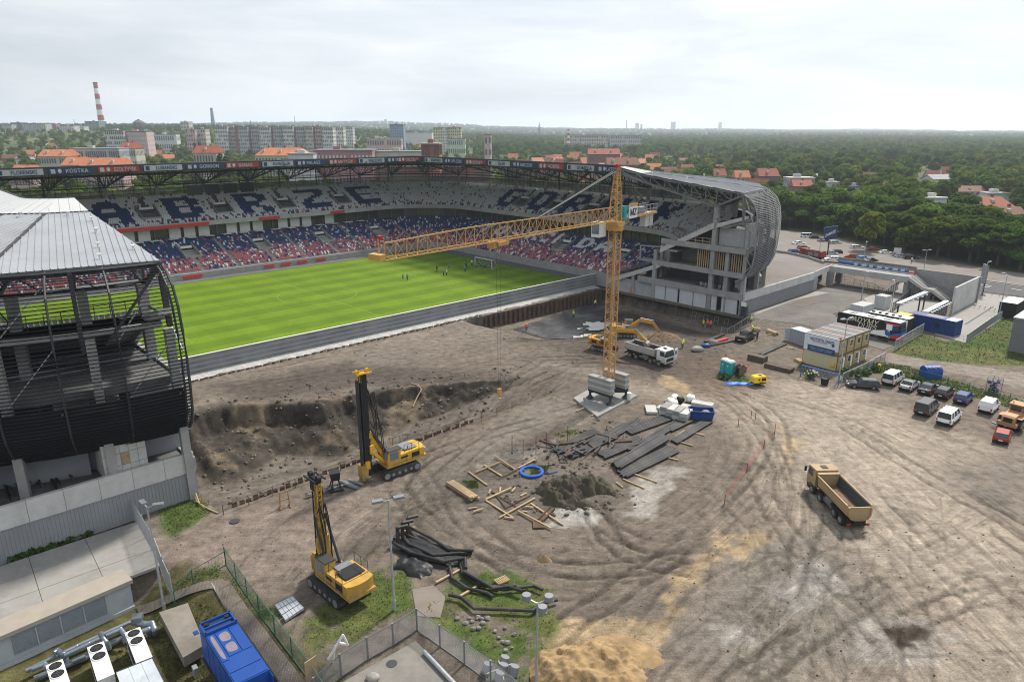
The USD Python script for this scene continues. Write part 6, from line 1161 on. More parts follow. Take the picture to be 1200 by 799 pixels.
obj('frame',MB().beam((0,0,0),(0,0,1.9),.12).beam((Lf,0,0),(Lf,0,1.9),.12).beam((0,0,1.9),(Lf,0,1.9),.14),M('blue_rail'),gf_);mb=MB();[mb.beam((x,0,.1),(x,0,1.8),.02)for x in np.arange(.2,Lf,.22)];obj('mesh_panel',mb.beam((0,0,.1),(Lf,0,.1),.04),M('galvanised'),gf_)
p=at(966,451);tag(obj('waste_bin',MB().box((p[0],p[1],.55),(.75,.7,.95),.4,top=(1.15,1.15)).box((p[0],p[1],1.06),(.95,.9,.1),.4),M('black')),'black wheeled waste bin in front of the site offices','waste bin')
def bush(name,label,px,r,h,seed,flowers=None,z=None):
 p=at(*px);b=np.random.default_rng(seed);q=LEAF_CLUMP(b,r,h,int(90+60*r));t=thing(name,label,'shrub',(p[0],p[1],on_ground(p[0],p[1])if z is None else z));obj('foliage',q,LEAVES(flowers is not None),t);obj('stem',MB().tube([(0,0,-.1),(.05,0,h*.5)],.04,5),M('timber_dark'),t)
 if flowers is not None:f=MB();[f.ball((b.normal(0,r*.5),b.normal(0,r*.5),h*b.uniform(.6,1.05)),.11,0)for _ in range(45)];obj('blossom',f,M(flowers),t)
def LEAF_CLUMP(b,r,h,n,size=.28):
 c=b.normal(0,1,(n,3));c/=np.linalg.norm(c,axis=1,keepdims=True);c*=(b.random((n,1))**.4);c=c*[r,r,h/2]+[0,0,h*.55]
 a,e=b.normal(0,1,(n,3)),b.normal(0,1,(n,3));a/=np.linalg.norm(a,axis=1,keepdims=True);e=np.cross(a,e);e/=np.linalg.norm(e,axis=1,keepdims=True);s=size*b.uniform(.6,1.3,(n,1))
 v=np.stack([c-a*s,c-e*s*.6,c+a*s,c+e*s*.6],1);return(v.reshape(-1,3),np.arange(4*n).reshape(-1,4))
def LEAVES(light=False):
 return mat('leaves_light' if light else 'leaves_bush',(.075,.13,.028)if light else(.05,.10,.022),.65,.25,1.5,trans=.25)
bush('shrub','green shrub growing at the right corner of the site offices',(991,446),1.1,2.2,4);bush('flowering_shrub','white flowering shrub in front of the site offices',(950,443),.8,1.3,5,'white')
# ---- stores and small plant round the offices
def box_store(name,label,cat,base,L,wd,h,rz,m,ribs=True,roof=None,z=0,door=None):
 t=thing(name,label,cat,(base[0],base[1],z),rz);obj('wall',MB().box((0,0,h/2),(L,wd,h)),M(m),t)
 if ribs:mb=MB();[mb.box((x,s*(wd/2+.02),h/2),(.13,.05,h*.92))for x in np.arange(-L/2+.2,L/2,.34)for s in(-1,1)];[mb.box((s*(L/2+.02),y,h/2),(.05,.13,h*.92))for y in np.arange(-wd/2+.2,wd/2,.34)for s in(-1,1)];obj('wall_rib',mb,M(m),t,kind='stuff')
 obj('frame',MB().box((0,-wd/2,h-.06),(L+.1,.14,.14)).box((0,wd/2,h-.06),(L+.1,.14,.14)).box((0,-wd/2,.07),(L+.1,.14,.14)).box((0,wd/2,.07),(L+.1,.14,.14)).box((-L/2,-wd/2,h/2),(.15,.15,h)).box((L/2,-wd/2,h/2),(.15,.15,h)).box((-L/2,wd/2,h/2),(.15,.15,h)).box((L/2,wd/2,h/2),(.15,.15,h)),M(m),t)
 obj('roof',MB().box((0,0,h+.03),(L+.04,wd+.04,.06)),M(roof or m),t)
 if door:obj('door',MB().box((-L*.18,-wd/2-.04,h*.46),(.9,.06,h*.8)),M(door),t)
 return t
mat('store_grey',(.33,.36,.40),.5,.1,.5,metal=.2,dirt=(.25,.24,.22),dirt_amt=.4)
a,b=at(920,401),at(944,409);sgt=box_store('storage_container','grey corrugated storage container with an open end door beside the offices','container',(a+b)/2+[2.4,.7,0],6.0,2.4,2.5,math.atan2(*(b-a)[[1,0]]),'store_grey');obj('open_door',MB().box((-3.5,-1.2,1.25),(1.1,.08,2.3),.2),M('store_grey'),sgt)
p=at(852,437.5);tt=thing('portable_toilet','two teal portable toilets with white roofs standing together','toilet',(p[0],p[1],0),.5)
for y in(-.56,.56):
 c_=obj('cabin',MB().box((0,y,1.1),(1.1,1.08,2.1)),M('teal'),tt);obj('door',MB().box((-.57,y,1.05),(.05,.8,1.85)),M('teal'),c_);obj('roof',MB().box((0,y,2.25),(1.18,1.12,.25),top=(.8,.8)),M('white'),c_);obj('sign',MB().box((-.6,y,1.5),(.01,.2,.2)),M('white'),c_)
p=at(888.5,451);ct=thing('air_compressor','yellow wheeled air compressor on the open ground','compressor',(p[0],p[1],.02),math.radians(15));mat('comp_yellow',(.78,.48,.01),.35,.05);obj('hood',MB().side([(-1.1,.55),(1.1,.55),(1.05,1.35),(.8,1.55),(-.9,1.55),(-1.1,1.35)],-.6,.6),M('comp_yellow'),ct);obj('chassis',MB().box((0,0,.45),(2.0,1.0,.2)).beam((-1.1,0,.45),(-2.0,0,.4),.1),M('black'),ct);wheels(ct,[(.1,-.62),(.1,.62)],.33,.2);obj('vent',MB().box((.5,-.61,1.05),(.7,.03,.45)).box((.2,0,1.57),(.6,.6,.03)),M('black'),ct);obj('emblem',MB().box((-.3,-.615,1.05),(.3,.02,.25)),M('black'),ct)
def cover(name,label,px,L,wd,h,rz,m,seed,z=None):
 """A slack tarpaulin over a heap."""
 p=at(*px);u,v=np.meshgrid(np.linspace(-1,1,26),np.linspace(-1,1,16),indexing='ij');zz=h*np.clip(1-u**4,0,1)*np.clip(1-v**4,0,1)*(.65+.4*vnoise(u*3,v*3,1,seed))+.05;i,j=np.meshgrid(np.arange(25),np.arange(15),indexing='ij')
 o=obj(name,(np.stack([u*L/2*(1+.12*np.sin(v*5+seed)),v*wd/2*(1+.15*np.sin(u*6)),zz],-1).reshape(-1,3)@rot(rz).T+[p[0],p[1],on_ground(p[0],p[1])if z is None else z],np.stack([i*16+j,(i+1)*16+j,(i+1)*16+j+1,i*16+j+1],-1).reshape(-1,4)),M(m),smooth=True);return tag(o,label,'tarpaulin')
cover('tarpaulin','blue tarpaulin spread low beside the yellow compressor',(866,450),4.0,1.2,.35,-.05,'tarp_blue',3);cover('tarpaulin','blue tarpaulin bundle in front of the portable toilets',(851,436.5),1.9,1.3,.9,.2,'tarp_blue',4)
p=at(866.5,440);dr=thing('cable_drum','dark wooden cable drum standing on edge near the portable toilets','cable drum',(p[0],p[1],.95),.7);obj('flange',MB().cyl((0,-.45,0),(0,-.38,0),.95,20),M('timber_dark'),dr);obj('flange',MB().cyl((0,.38,0),(0,.45,0),.95,20),M('timber_dark'),dr);obj('core',MB().cyl((0,-.38,0),(0,.38,0),.5,16),M('black'),dr)
p=at(874,436);tag(obj('hydrant_post',MB().cyl((p[0],p[1],0),(p[0],p[1],.9),.12,8).cyl((p[0],p[1],.8),(p[0],p[1],1.0),.16,8),M('red')),'small red hydrant post right of the cable drum','hydrant');bush('shrub','bright green weeds growing round the portable toilets',(848,443),1.2,.6,8,None);bush('shrub','green weeds between the toilets and the cable drum',(860,437),.9,.5,9)
a,b=at(879,420.5),at(896,424.5);box_store('skip','low dark steel box left of the timber stack','box',(a+b)/2,2.8,1.4,.9,math.atan2(*(b-a)[[1,0]]),'timber_dark')
def timber_stack(name,label,a,b,nx,nz,m='timber',th=.16,seed=0,cat='timber'):
 a,b=at(*a),at(*b);L=np.linalg.norm(b-a);r=np.random.default_rng(seed);t=thing(name,label,cat,(a[0],a[1],on_ground(*a[:2])),math.atan2(*(b-a)[[1,0]]))
 for k in range(nz):
  for j in range(nx):y=(j-nx/2)*th*1.15+r.normal(0,.02);d=r.uniform(-.3,.1);obj('beam',MB().beam((d,y,th*(k+.6)),(L+d,y+r.normal(0,.04),th*(k+.6)),th,th*.9),M(m),t)
 return t
timber_stack('timber_stack','stack of old timber beams beside the fence of the office yard',(899,428.5),(929,436),7,3,'timber_dark',.22,1);timber_stack('timber_stack','pale planks laid on top in front of the dark timber stack',(905,429),(925,434),3,1,'timber',.2,2)
def pallet(loc_,rz,label,z=0,group=None):
 t=thing('pallet',label,'pallet',(loc_[0],loc_[1],z),rz,group)
 for k in range(7):obj('slat',MB().box((-.54+k*.18,0,.135),(.1,.8,.02)),M('timber'),t)
 for y in(-.35,0,.35):obj('bearer',MB().box((0,y,.07),(1.2,.1,.1)),M('timber'),t)
 return t
p=at(926,408);pallet(p,.3,'pallet with a dark bundle near the grey container');p=at(904,392);pallet(p,.3,'pallet of timber near the left end of the grey container');timber_stack('plank_stack','stack of fresh planks by the open container door',(900,389),(911,393),4,3,'timber',.2,5);timber_stack('pipe_stack','dark pipes laid from the steel box towards the container',(890,416),(918,403),3,1,'pipe_black',.3,6,'pipes');timber_stack('plank_stack','heap of planks left of the site offices',(934,422),(941,426),4,2,'timber',.2,7)
for k,(px,m,r,lb)in enumerate((((827,406.5),'blue_bright',(.9,.5,.35),'light blue bag by the pit edge'),((835.5,403),'stone',(.9,.8,.6),'grey sack between the blue bag and the pickup'),((817,411),'stone',(1.1,.9,.6),'grey wrapped bundle near the cab of the white truck'),((886,388),'timber',(.9,.5,.5),'heap of boards on the tail of the pickup'))):
 p=at(*px);b=trimesh.creation.icosphere(2);v=np.array(b.vertices);v=v*(1+.15*vnoise(v[:,0]*2+k*7,v[:,1]*2+v[:,2],1,k)[:,None])*r;v[:,2]=np.maximum(v[:,2],-.3)+.3;tag(obj('sack',(v+[p[0],p[1],on_ground(*p[:2])],b.faces),M(m),smooth=True),lb,'sack')
for a,b,m,lb in(((838,401),(852,397),'red','red plastic pipes lying behind the grey sack'),((833,405),(862,399),'pipe_black','long dark pipe lying between the sacks and the pickup'),((826,401),(848,392),'pipe_black','dark board edge lying along the pit')):timber_stack('pipe_bundle',lb,a,b,2,1,m,.3,3,'pipes')
# ---------------------------------------------------------------- pit sheeting and the heaps
def sheet(name,label,cat,pts,z,m,wob=.05,kind=None):
 from shapely.geometry import Polygon,Point
 P_=np.array([at(*q,z)[:2]for q in pts]);lo,hi=P_.min(0),P_.max(0);xs,ys=np.arange(lo[0],hi[0]+.8,.8),np.arange(lo[1],hi[1]+.8,.8);XX,YY=np.meshgrid(xs,ys,indexing='ij');d=inside(P_,XX,YY);k=np.arange(XX.size).reshape(XX.shape)
 f=np.stack([k[:-1,:-1],k[1:,:-1],k[1:,1:],k[:-1,1:]],-1).reshape(-1,4);ok=(d.ravel()[f]>-.1).all(1);ZZ=np.array([on_ground(a,b)for a,b in zip(XX.ravel(),YY.ravel())])+.12+wob*vnoise(XX.ravel(),YY.ravel(),1.6,71);return tag(obj(name,(np.c_[XX.ravel(),YY.ravel(),ZZ],f[ok]),M(m),smooth=True,kind=kind),label,cat)
mat('sheet_black',(.035,.037,.042),.4,.5,.35,dirt=(.2,.19,.18),dirt_amt=.5);mat('blinding',(.46,.46,.45),.85,.1,.6)
sheet('pit_sheeting','black sheeting spread over the floor of the pit by the sheet piles','sheeting',[(598,386),(660,366),(700,352),(728,357),(706,378),(672,398),(640,399)],-3,'sheet_black',.1)
sheet('blinding_slab','white concrete layer on the pit floor left of the crane mast','slab',[(672,386),(688,376),(722,379),(704,389)],-3,'blinding',.01);sheet('blinding_slab','narrow pale concrete strip at the edge of the black sheeting','slab',[(655,402),(672,394),(700,388),(684,399)],-2.9,'concrete_pale',.01)
def heap(name,label,cat,px,rx,ry,h,m,seed,rz=0,crater=None,z0=None,tex=.3):
 p=at(*px);u,v=np.meshgrid(np.linspace(-1,1,56),np.linspace(-1,1,56),indexing='ij');r=np.hypot(u,v);a=np.arctan2(v,u);edge=1+.16*vnoise(np.cos(a)*2+seed,np.sin(a)*2,1,seed)
 zz=np.clip(1-(r/edge)**1.5,-.15,1)**1.0 if False else np.clip(1-r/edge,-.12,1);zz=np.sign(zz)*np.abs(zz)**.8*h;act=ss(0,.25,zz/h);zz+=act*tex*(vnoise(u*rx,v*ry,1.6,seed+1,5)+.5*vnoise(u*rx,v*ry,.5,seed+2,3))*h*.5
 if crater is not None:cx_,cy_,cr_,cd=crater;zz-=cd*np.exp(-((u-cx_)**2+(v-cy_)**2)/cr_**2)*act
 i,j=np.meshgrid(np.arange(55),np.arange(55),indexing='ij');return tag(obj(name,(np.stack([u*rx,v*ry,zz-.06],-1).reshape(-1,3)@rot(rz).T+[p[0],p[1],on_ground(p[0],p[1])if z0 is None else z0],np.stack([i*56+j,(i+1)*56+j,(i+1)*56+j+1,i*56+j+1],-1).reshape(-1,4)),M(m),smooth=60),label,cat)
mat('soil_heap',(.058,.047,.037),.95,.4,.5,bump=1.0,bscale=5,dirt=(.06,.075,.025),dirt_amt=.5);mat('sand_heap',(.285,.195,.10),.95,.25,.9,bump=.8,bscale=6,dirt=(.13,.092,.056),dirt_amt=.9)
heap('soil_heap','dark heap of topsoil with grass on it beside the stacked girders','soil heap',(676,577),4.7,3.4,2.3,'soil_heap',3,.2,(.35,-.45,.38,1.7),None,.95)
heap('sand_heap','heap of yellow sand at the bottom edge near the three-lamp post','sand heap',(690,785),4.4,2.9,1.9,'sand_heap',5,.1,(.25,-.2,.35,.8),None,.7);heap('sand_heap','smaller spread of sand behind the large sand heap','sand heap',(738,762),3.0,1.6,.5,'sand_heap',6,-.5);heap('sand_heap','small clump of sand and soil alone on the rutted ground','sand heap',(637.5,656),.75,.5,.75,'sand_heap',7)
heap('spoil_heap','heap of pale spoil by the barrier below the orange worker','soil heap',(474,397),6,2.2,.7,'soil_light' if mat('soil_light',(.165,.14,.115),.95,.25,.6,bump=.8,bscale=5)else '',8,UANG,None,None,.5);heap('spoil_heap','brown heap behind the white dump truck','soil heap',(778,397),3.5,2.4,1.6,'loose_soil',9,0,None)
heap('spoil_heap','dark spoil heap at the corner of the left grandstand','soil heap',(262,585),1.9,1.1,.7,'soil_heap',12)
# girders and steel beams lying in the middle of the site
gmid=at(735,520);ga=math.atan2(*(at(835,490)-at(740,560))[[1,0]])
def girder(a,b,z,w,seed,nm='steel_girder',lb='',grp=None,m='pipe_black'):
 a,b=at(*a,z),at(*b,z);t=thing(nm,lb,'girder',(a[0],a[1],z+on_ground(*a[:2])),math.atan2(*(b-a)[[1,0]]),grp);L=np.linalg.norm(b-a);obj('flange',MB().box((L/2,0,.03),(L,w,.05)),M(m),t);obj('flange',MB().box((L/2,0,.27),(L,w,.05)),M(m),t);obj('web',MB().box((L/2,0,.15),(L,.05,.2)),M(m),t);return t
mat('girder_black',(.024,.025,.029),.55,.2,.8,dirt=(.15,.13,.11),dirt_amt=.4)
gl='long black steel girder in the stacks of girders left of the concrete blocks';gg='black girders stacked in the middle of the site';r5=np.random.default_rng(9)
for row,(A_,B_,n,layers)in enumerate((((728,558),(790,528),8,1),((722,548),(780,514),7,2),((704,520),(750,494),5,1),((735,508),(785,490),7,1),((740,530),(800,494),5,1),((790,520),(832,494),5,1),((785,506),(812,493),4,1),((690,520),(735,500),4,1),((652,531),(700,507),6,1),((668,537),(722,512),5,1),((706,536),(752,516),7,1))):
 for k in range(n):
  for l in range(layers):
   f=(k-n/2)*1.75;da,db=r5.uniform(-1.5,1.5),r5.uniform(-1.5,1.5);girder((A_[0]+f*.9+da,A_[1]+f*.55-da*.4),(B_[0]+f*.9+db,B_[1]+f*.55-db*.4),.02+l*.31,.22,k,'steel_girder',gl,gg,'girder_black')
for k in range(34):
 x,y=r5.uniform(640,735),0;y=lerp(538,520,(x-640)/95)+r5.uniform(-13,9);a=at(x,y);L=r5.uniform(.8,3.2);rz_=ga+r5.normal(0,.5)+(PI/2 if r5.random()<.2 else 0);zz=on_ground(*a[:2])+r5.uniform(.12,.45)
 tag(obj('steel_offcut',MB().beam((a[0],a[1],zz),(a[0]+L*math.cos(rz_),a[1]+L*math.sin(rz_),zz+r5.uniform(-.1,.25)),r5.uniform(.15,.4),.22),M('rust' if r5.random()<.25 else 'girder_black')),'short dark steel offcut in the scrap between the girders and the soil heap','offcut','steel offcuts beside the girders')
for a,b in(((737,554),(770,566)),((730,562),(755,573)),((768,530),(781,534)),((797,519),(812,523)),((814,508),(825,511)),((791,513),(802,505)),((783,537),(795,540)),((722,566),(730,572))):p,q=at(*a),at(*b);tag(obj('timber_bearer',MB().beam(p+[0,0,.1],q+[0,0,.1],.16,.14),M('timber')),'pale timber bearer sticking out from under the black girders','timber','bearers under the girders')
# concrete blocks, bags and the blue skip
bh=math.atan2(*(at(806,491)-at(779,485))[[1,0]])
for k in range(4):
 for l in range(2):p=at(782+k*7.6,488+k*2.6);d=rot(bh)@np.array([0,.0,0]);tag(obj('concrete_block',MB().box((p[0],p[1]+1.0,.42+l*.62),(1.15,2.4,.58),bh)if l==0 else MB().box((p[0]+.1,p[1]+1.1,.42+l*.62),(1.1,2.3,.56),bh),M('concrete' if(k+l)%2 else 'concrete_pale')),'%s concrete block %s from the left in the wrapped row beside the blue skip'%(('lower','upper')[l],('first','second','third','fourth')[k]),'concrete block')
p,q=at(765,481),at(757,485);tag(obj('concrete_plate',MB().box((p[0]-.3,p[1]-.2,.25),(1.5,2.6,.35),bh+.5),M('concrete_pale')),'flat concrete plate lying left of the block row','concrete plate');p=at(823,477);tag(obj('concrete_plate',MB().box((p[0],p[1],.4),(3.0,1.3,.6),bh+.1),M('concrete_pale')),'grey slab stack behind the concrete block row','concrete plate')
for k,(px,r,m)in enumerate((((786,474),.55,'white'),((791,470.5),.6,'white'),((797,472),.55,'black'),((809,471),.62,'white'),((782,476),.45,'tarp_black'),((789,477),.6,'white'))):
 p=at(*px);b=trimesh.creation.icosphere(2);v=np.array(b.vertices);v=np.sign(v)*np.abs(v)**.7;v=v*(1+.35*vnoise(v[:,0]*1.6+k*5,v[:,1]*1.6+v[:,2]*1.3,1,k+40)[:,None])*(r*1.05,r*.95,r*.8);tag(obj('bulk_bag',(v+[p[0],p[1],.08+r*.8+on_ground(p[0],p[1])],b.faces),M(m),smooth=True),('leftmost white','middle white','black','rightmost large white','dark leftmost','front white')[k]+' bag on top of the concrete blocks','bag')
for k,x in enumerate((778,783,806)):p=at(x,487-k);tag(obj('bag_base',MB().box((p[0],p[1]+1.5,.35),(1.2,1.2,.7),bh),M('concrete_pale')),('grey block under the dark bag, left end','grey block under the front white bag','grey block under the large white bag')[k],'concrete block')
p=at(823,493);sk=thing('skip','blue open steel skip at the right end of the girder stacks','skip',(p[0],p[1]+.8,.05),bh+.42);L,w_,h_=3.3,1.8,1.25
for nm,a,b in(('end',(-L/2,-w_/2),(-L/2,w_/2)),('end',(L/2,-w_/2),(L/2,w_/2)),('side',(-L/2,-w_/2),(L/2,-w_/2)),('side',(-L/2,w_/2),(L/2,w_/2))):obj('skip_'+nm,MB().hexa([(a[0]*.85,a[1],0),(b[0]*.85,b[1],0),(b[0]*.82,b[1]*.96,0),(a[0]*.82,a[1]*.96,0)],[(a[0],a[1],h_),(b[0],b[1],h_),(b[0]*.96,b[1]*.95,h_),(a[0]*.96,a[1]*.95,h_)]),M('blue_paint'),sk)
obj('rim',MB().beam((-L/2,-w_/2,h_),(L/2,-w_/2,h_),.12).beam((-L/2,w_/2,h_),(L/2,w_/2,h_),.12).beam((-L/2,-w_/2,h_),(-L/2,w_/2,h_),.12).beam((L/2,-w_/2,h_),(L/2,w_/2,h_),.12),M('blue_paint'),sk);obj('rubble',MB().lo((-L*.42,-w_*.45,.05),(L*.42,w_*.45,.7)).ball((.6,.1,.8),(.6,.5,.4)),M('concrete'),sk)
p=at(754.5,474);
tag(obj('white_drum',MB().cyl((at(737,470)[0],at(737,470)[1],.3),(at(737,470)[0],at(737,470)[1],1.3),.33,12),M('white')),'white plastic drum standing at the corner of the crane pad','drum')
# timber laid out on the dark soil
for k,(a,b)in enumerate((((549,553.5),(571,569.5)),((557,555),(586,543)),((580,536.5),(604,552)),((567,546),(588,558.5)),((607,550),(627,540)),((569,587),(599,573.5)),((569,587),(601,607.5)),((585,608),(627,585)),((607,600.5),(646,621)),((622,591),(660,616)),((549,596.5),(559,596)),((555,601),(566,598)),((612,600),(618,601)),((591,607),(602,609)),((573,580),(575,575)),((586,577),(586.5,572)),((600,577),(604,572.5)),((560,585),(562,586)),((610,582),(617,578.5)),((616,595),(625,596)),((675,483),(690,477)),((693,488),(712,478)))):
 p,q=at(*a),at(*b);tag(obj('timber_batten',MB().beam(p+[0,0,.12+.05*(k%3)+on_ground(*p[:2])],q+[0,0,.12+.05*(k%3)+on_ground(*q[:2])],.17,.12),M('timber')),'pale timber batten lying on the dark soil left of the soil heap','timber','battens laid out on the soil')
for a,b in(((584,562),(607,551)),((577,576),(593,596)),((593,596),(622,581)),((576,577),(606,595))):p,q=at(*a),at(*b);tag(obj('rebar',MB().beam(p+[0,0,.12],q+[0,0,.12],.09),M('rust')),'thin dark steel bar among the battens on the soil','steel bar','bars among the battens')
timber_stack('plank_stack','stack of long pale planks with a weedy end near the battens',(529,567),(558,586),4,2,'timber',.22,11)
p=at(623,554);cc=MB();[cc.tube([(p[0]+(1.35-.09*(k%3))*math.cos(a),p[1]+(1.35-.09*(k%3))*math.sin(a),.1+.07*(k//3))for a in np.linspace(0,2*PI,25)],.07,6,False)for k in range(9)];cc.tube([(p[0]+1.3,p[1],.1),(p[0]+2.2,p[1]-.3,.1),(p[0]+3,p[1]+.2,.1)],.06,5);tag(obj('pipe_coil',cc,M('cable_blue'),smooth=50),'coil of bright blue plastic pipe left of the soil heap','pipe coil')
a,b=at(633,612),at(647,597);db=thing('steel_channel','dark steel channel lying below the battens on the pale patch','steel channel',(a[0],a[1],.05),math.atan2(*(b-a)[[1,0]]));L=np.linalg.norm(b-a);obj('channel',MB().box((L/2,-.25,.15),(L,.14,.3)).box((L/2,.25,.15),(L,.14,.3)).box((L/2,0,.1),(L,.4,.06)),M('rust'),db);obj('end_plate',MB().box((-.6,-.1,.08),(1.3,1.1,.12),.5),M('rust'),db)
# bent black pipes and foil at the lower centre
PIPES=[[(462,634),(475,620),(496,640),(530,652),(553,650)],[(466,625),(480,642),(508,655),(540,652)],[(458,640),(482,654),(520,664),(545,660),(546,672)],[(475,628),(500,640),(533,654)],[(470,645),(500,660),(528,664)],[(478,622),(505,634),(527,650),(555,650)],[(527,667),(530,680),(548,692),(570,697),(578,702)],[(541,660),(546,676),(570,690),(590,695),(625,690),(636,695)],[(543,676),(578,696),(605,692)],[(538,656),(542,674),(560,688),(585,690)],[(526,701),(540,704),(556,717),(600,719),(624,720),(634,712),(653,707)],[(590,692),(612,699)]]
for k,pp in enumerate(PIPES):
 q=np.array([at(*a)for a in pp]);q[:,2]=[on_ground(*a[:2])+.24+.16*(k%3)for a in q];mb=MB()
 for a,b in zip(q[:-1],q[1:]):mb.cyl(a,b,.15,10)
 for a in q[1:-1]:mb.ball(a,.155,1)
 tag(obj('bent_pipe',mb,M('pipe_black'),smooth=40),'black insulated pipe with elbows in the heap of bent pipes on the grass','pipe','bent black pipes on the grass')
for(x,y)in((472,634),(466,640),(478,628)):p=at(x,y);tag(obj('upright_pipe',MB().cyl(p+[0,0,.2],p+[0,.3,1.9],.17,8).cyl(p+[0,.3,1.8],p+[.9,.9,1.7],.17,8),M('pipe_black')),'short black pipe elbow standing up at the left end of the pipe heap','pipe','pipe elbows standing up')
cover('foil_sheet','crumpled black foil lying among the bent pipes',(505,648),7.0,3.2,.5,-.55,'tarp_black',7);cover('foil_sheet','torn black foil at the left end of the pipe heap',(486,664),3.6,2.4,.6,-.6,'tarp_black',8)
for a,b in(((511,684),(539,669)),((539,700),(563,686)),((466,627),(486,619))):p,q=at(*a),at(*b);tag(obj('timber_bearer',MB().beam(p+[0,0,.15],q+[0,0,.15],.18,.15),M('timber')),'timber bearer lying under the bent black pipes','timber','bearers under the bent pipes')
p=at(588,682);pallet(p,.6,'wooden pallet on the grass right of the bent pipes',.15)
for k in range(24):
 x,y=(r5.normal(560,9),r5.normal(730,6))if k<14 else((r5.normal(590,7),r5.normal(752,9))if k<28 else(r5.uniform(555,605),r5.uniform(722,760)));p=at(x,y);s=r5.uniform(.1,.27);v=trimesh.creation.icosphere(1).vertices*[s,s*.8,s*.7]*r5.uniform(.8,1.2,(42,1));tag(obj('rubble_stone',(v+[p[0],p[1],.1+on_ground(*p[:2])],trimesh.creation.icosphere(1).faces),M('stone')),'broken piece of concrete rubble on the rough grass','stone','rubble on the rough grass')
p=at(586,793);fl_=thing('old_lamps','old round lamp heads in a frame lying by the bar fence','lamp heads',(p[0],p[1],.05),.3)
for k,(x,y)in enumerate(((-.9,.6),(.5,.9),(.9,-.2),(-.3,-.5),(.2,.2))):obj('lamp_head',MB().cyl((x,y,.1),(x+.2,y+.1,.75),.38,14,.33),M('roof_dark'),fl_)
obj('frame',MB().beam((-1,0,.5),(1,.3,.6),.08).beam((0,-1,.6),(.2,1,.5),.08),M('galvanised'),fl_)
# stakes and tape barriers round the middle island
def tape(label,pts,h=1.1):
 Q_=[at(*p)for p in pts];t=thing('tape_barrier',label,'barrier',Q_[0]);o=Q_[0]
 for q in Q_:obj('stake',MB().beam(q-o+[0,0,-.2],q-o+[0,0,h],.07),M('timber_dark'),t)
 for z in(h*.55,h*.92):obj('tape',MB().tube([q-o+[0,0,z]for q in Q_],.014,4),M('red'),t)
tape('red and white tape on stakes at the right edge of the middle island',[(849,590),(875,553),(895,525),(907,513),(908,506)]);tape('tape on thin stakes beside the batten layout',[(600,532),(613,536),(628,532),(640,527),(665,519)],2.4);tape('red tape on stakes behind the pale ruts',[(865,499),(880,490),(885,492)])
for(x,y,h)in((586,479,1.5),(684,491,3)):p=at(x,y);tag(obj('survey_stake',MB().beam(p+[0,0,-.2],p+[0,0,h],.08).box(p+[0,0,h],(.3,.3,.3)),M('timber')),{586:'short stake in front of the trench end',684:'thin rod at the corner of the crane pad'}[x],'stake')
hs_=np.array([gp(*q)for q in((482,450),(490,452),(494,457),(489,466),(484,477))]);tag(obj('yellow_hose',MB().tube(hs_+[0,0,.12],.09,6),M('timber'),smooth=50),'yellow hose lying on the dug bank','hose')
p=at(585,742);
# ---------------------------------------------------------------- paving, road and lot on the right
def flat(name,label,pts,z,m,zref=0.0):return struct(name,MB().prism(np.array([at(*p,zref)[:2]for p in pts]),z-.12,z),m,label)
mat('asphalt',(.068,.068,.070),.9,.12,.3,dirt=(.11,.105,.1),dirt_amt=.5,coord='world');mat('asphalt_worn',(.105,.098,.092),.92,.18,.25,dirt=(.2,.185,.165),dirt_amt=.6,coord='world');mat('paving',(.245,.235,.222),.9,.08,.8,dirt=(.24,.23,.21),dirt_amt=.5,coord='world');mat('lot',(.165,.148,.136),.95,.14,.15,dirt=(.20,.185,.17),dirt_amt=.5,coord='world')
flat('road','asphalt road running past the plaza below the tree belt',FLATS['road'],.03,M('asphalt'));flat('pavement','pale paved square at the right',FLATS['square'],.04,M('paving'));flat('pavement','pale paving round the stair and turnstiles',FLATS['square2'],.045,M('paving'));flat('yard','worn grey asphalt yard between the podium wall and the bus',FLATS['apron'],.02,M('asphalt_worn'))
flat('gravel_lot','gravel car park along the foot of the tree belt',[(890,268),(960,274),(1070,302),(1210,322),(1330,340),(1330,356),(1200,336.6),(1072,318.6),(1000,308.6),(890,300)],.035,M('lot'))
for nm,lb,pts in(('pavement','light concrete path at the foot of the podium wall',[(872,369),(902,360),(956,341.5),(972,343),(930,352),(885,369)]),):flat(nm,lb,pts,.03,M('paving'))
flat('soil_patch','dark bare soil patch in the paving by the podium wall',[(924,357),(944,349),(968,353),(940,360)],.05,mat('soil_patch',(.12,.10,.085),.95,.2,1.0))
kb=[at(*p)[:2]for p in((1072,317.6),(1200,335.3),(1330,353))];struct('kerb',MB().beam((*kb[0],.1),(*kb[2],.1),.7,.2),M('paving'),'pale kerb along the far side of the road')
for a,b in(((1110,327.5),(1122,329.2)),((1150,333.5),(1162,335.2)),((1185,338.5),(1197,340.2)),((1152,336.5),(1160,336.2))):p,q=at(*a),at(*b);struct('lane_mark',MB().beam(p+[0,0,.036],q+[0,0,.036],.25,.01),M('white'))
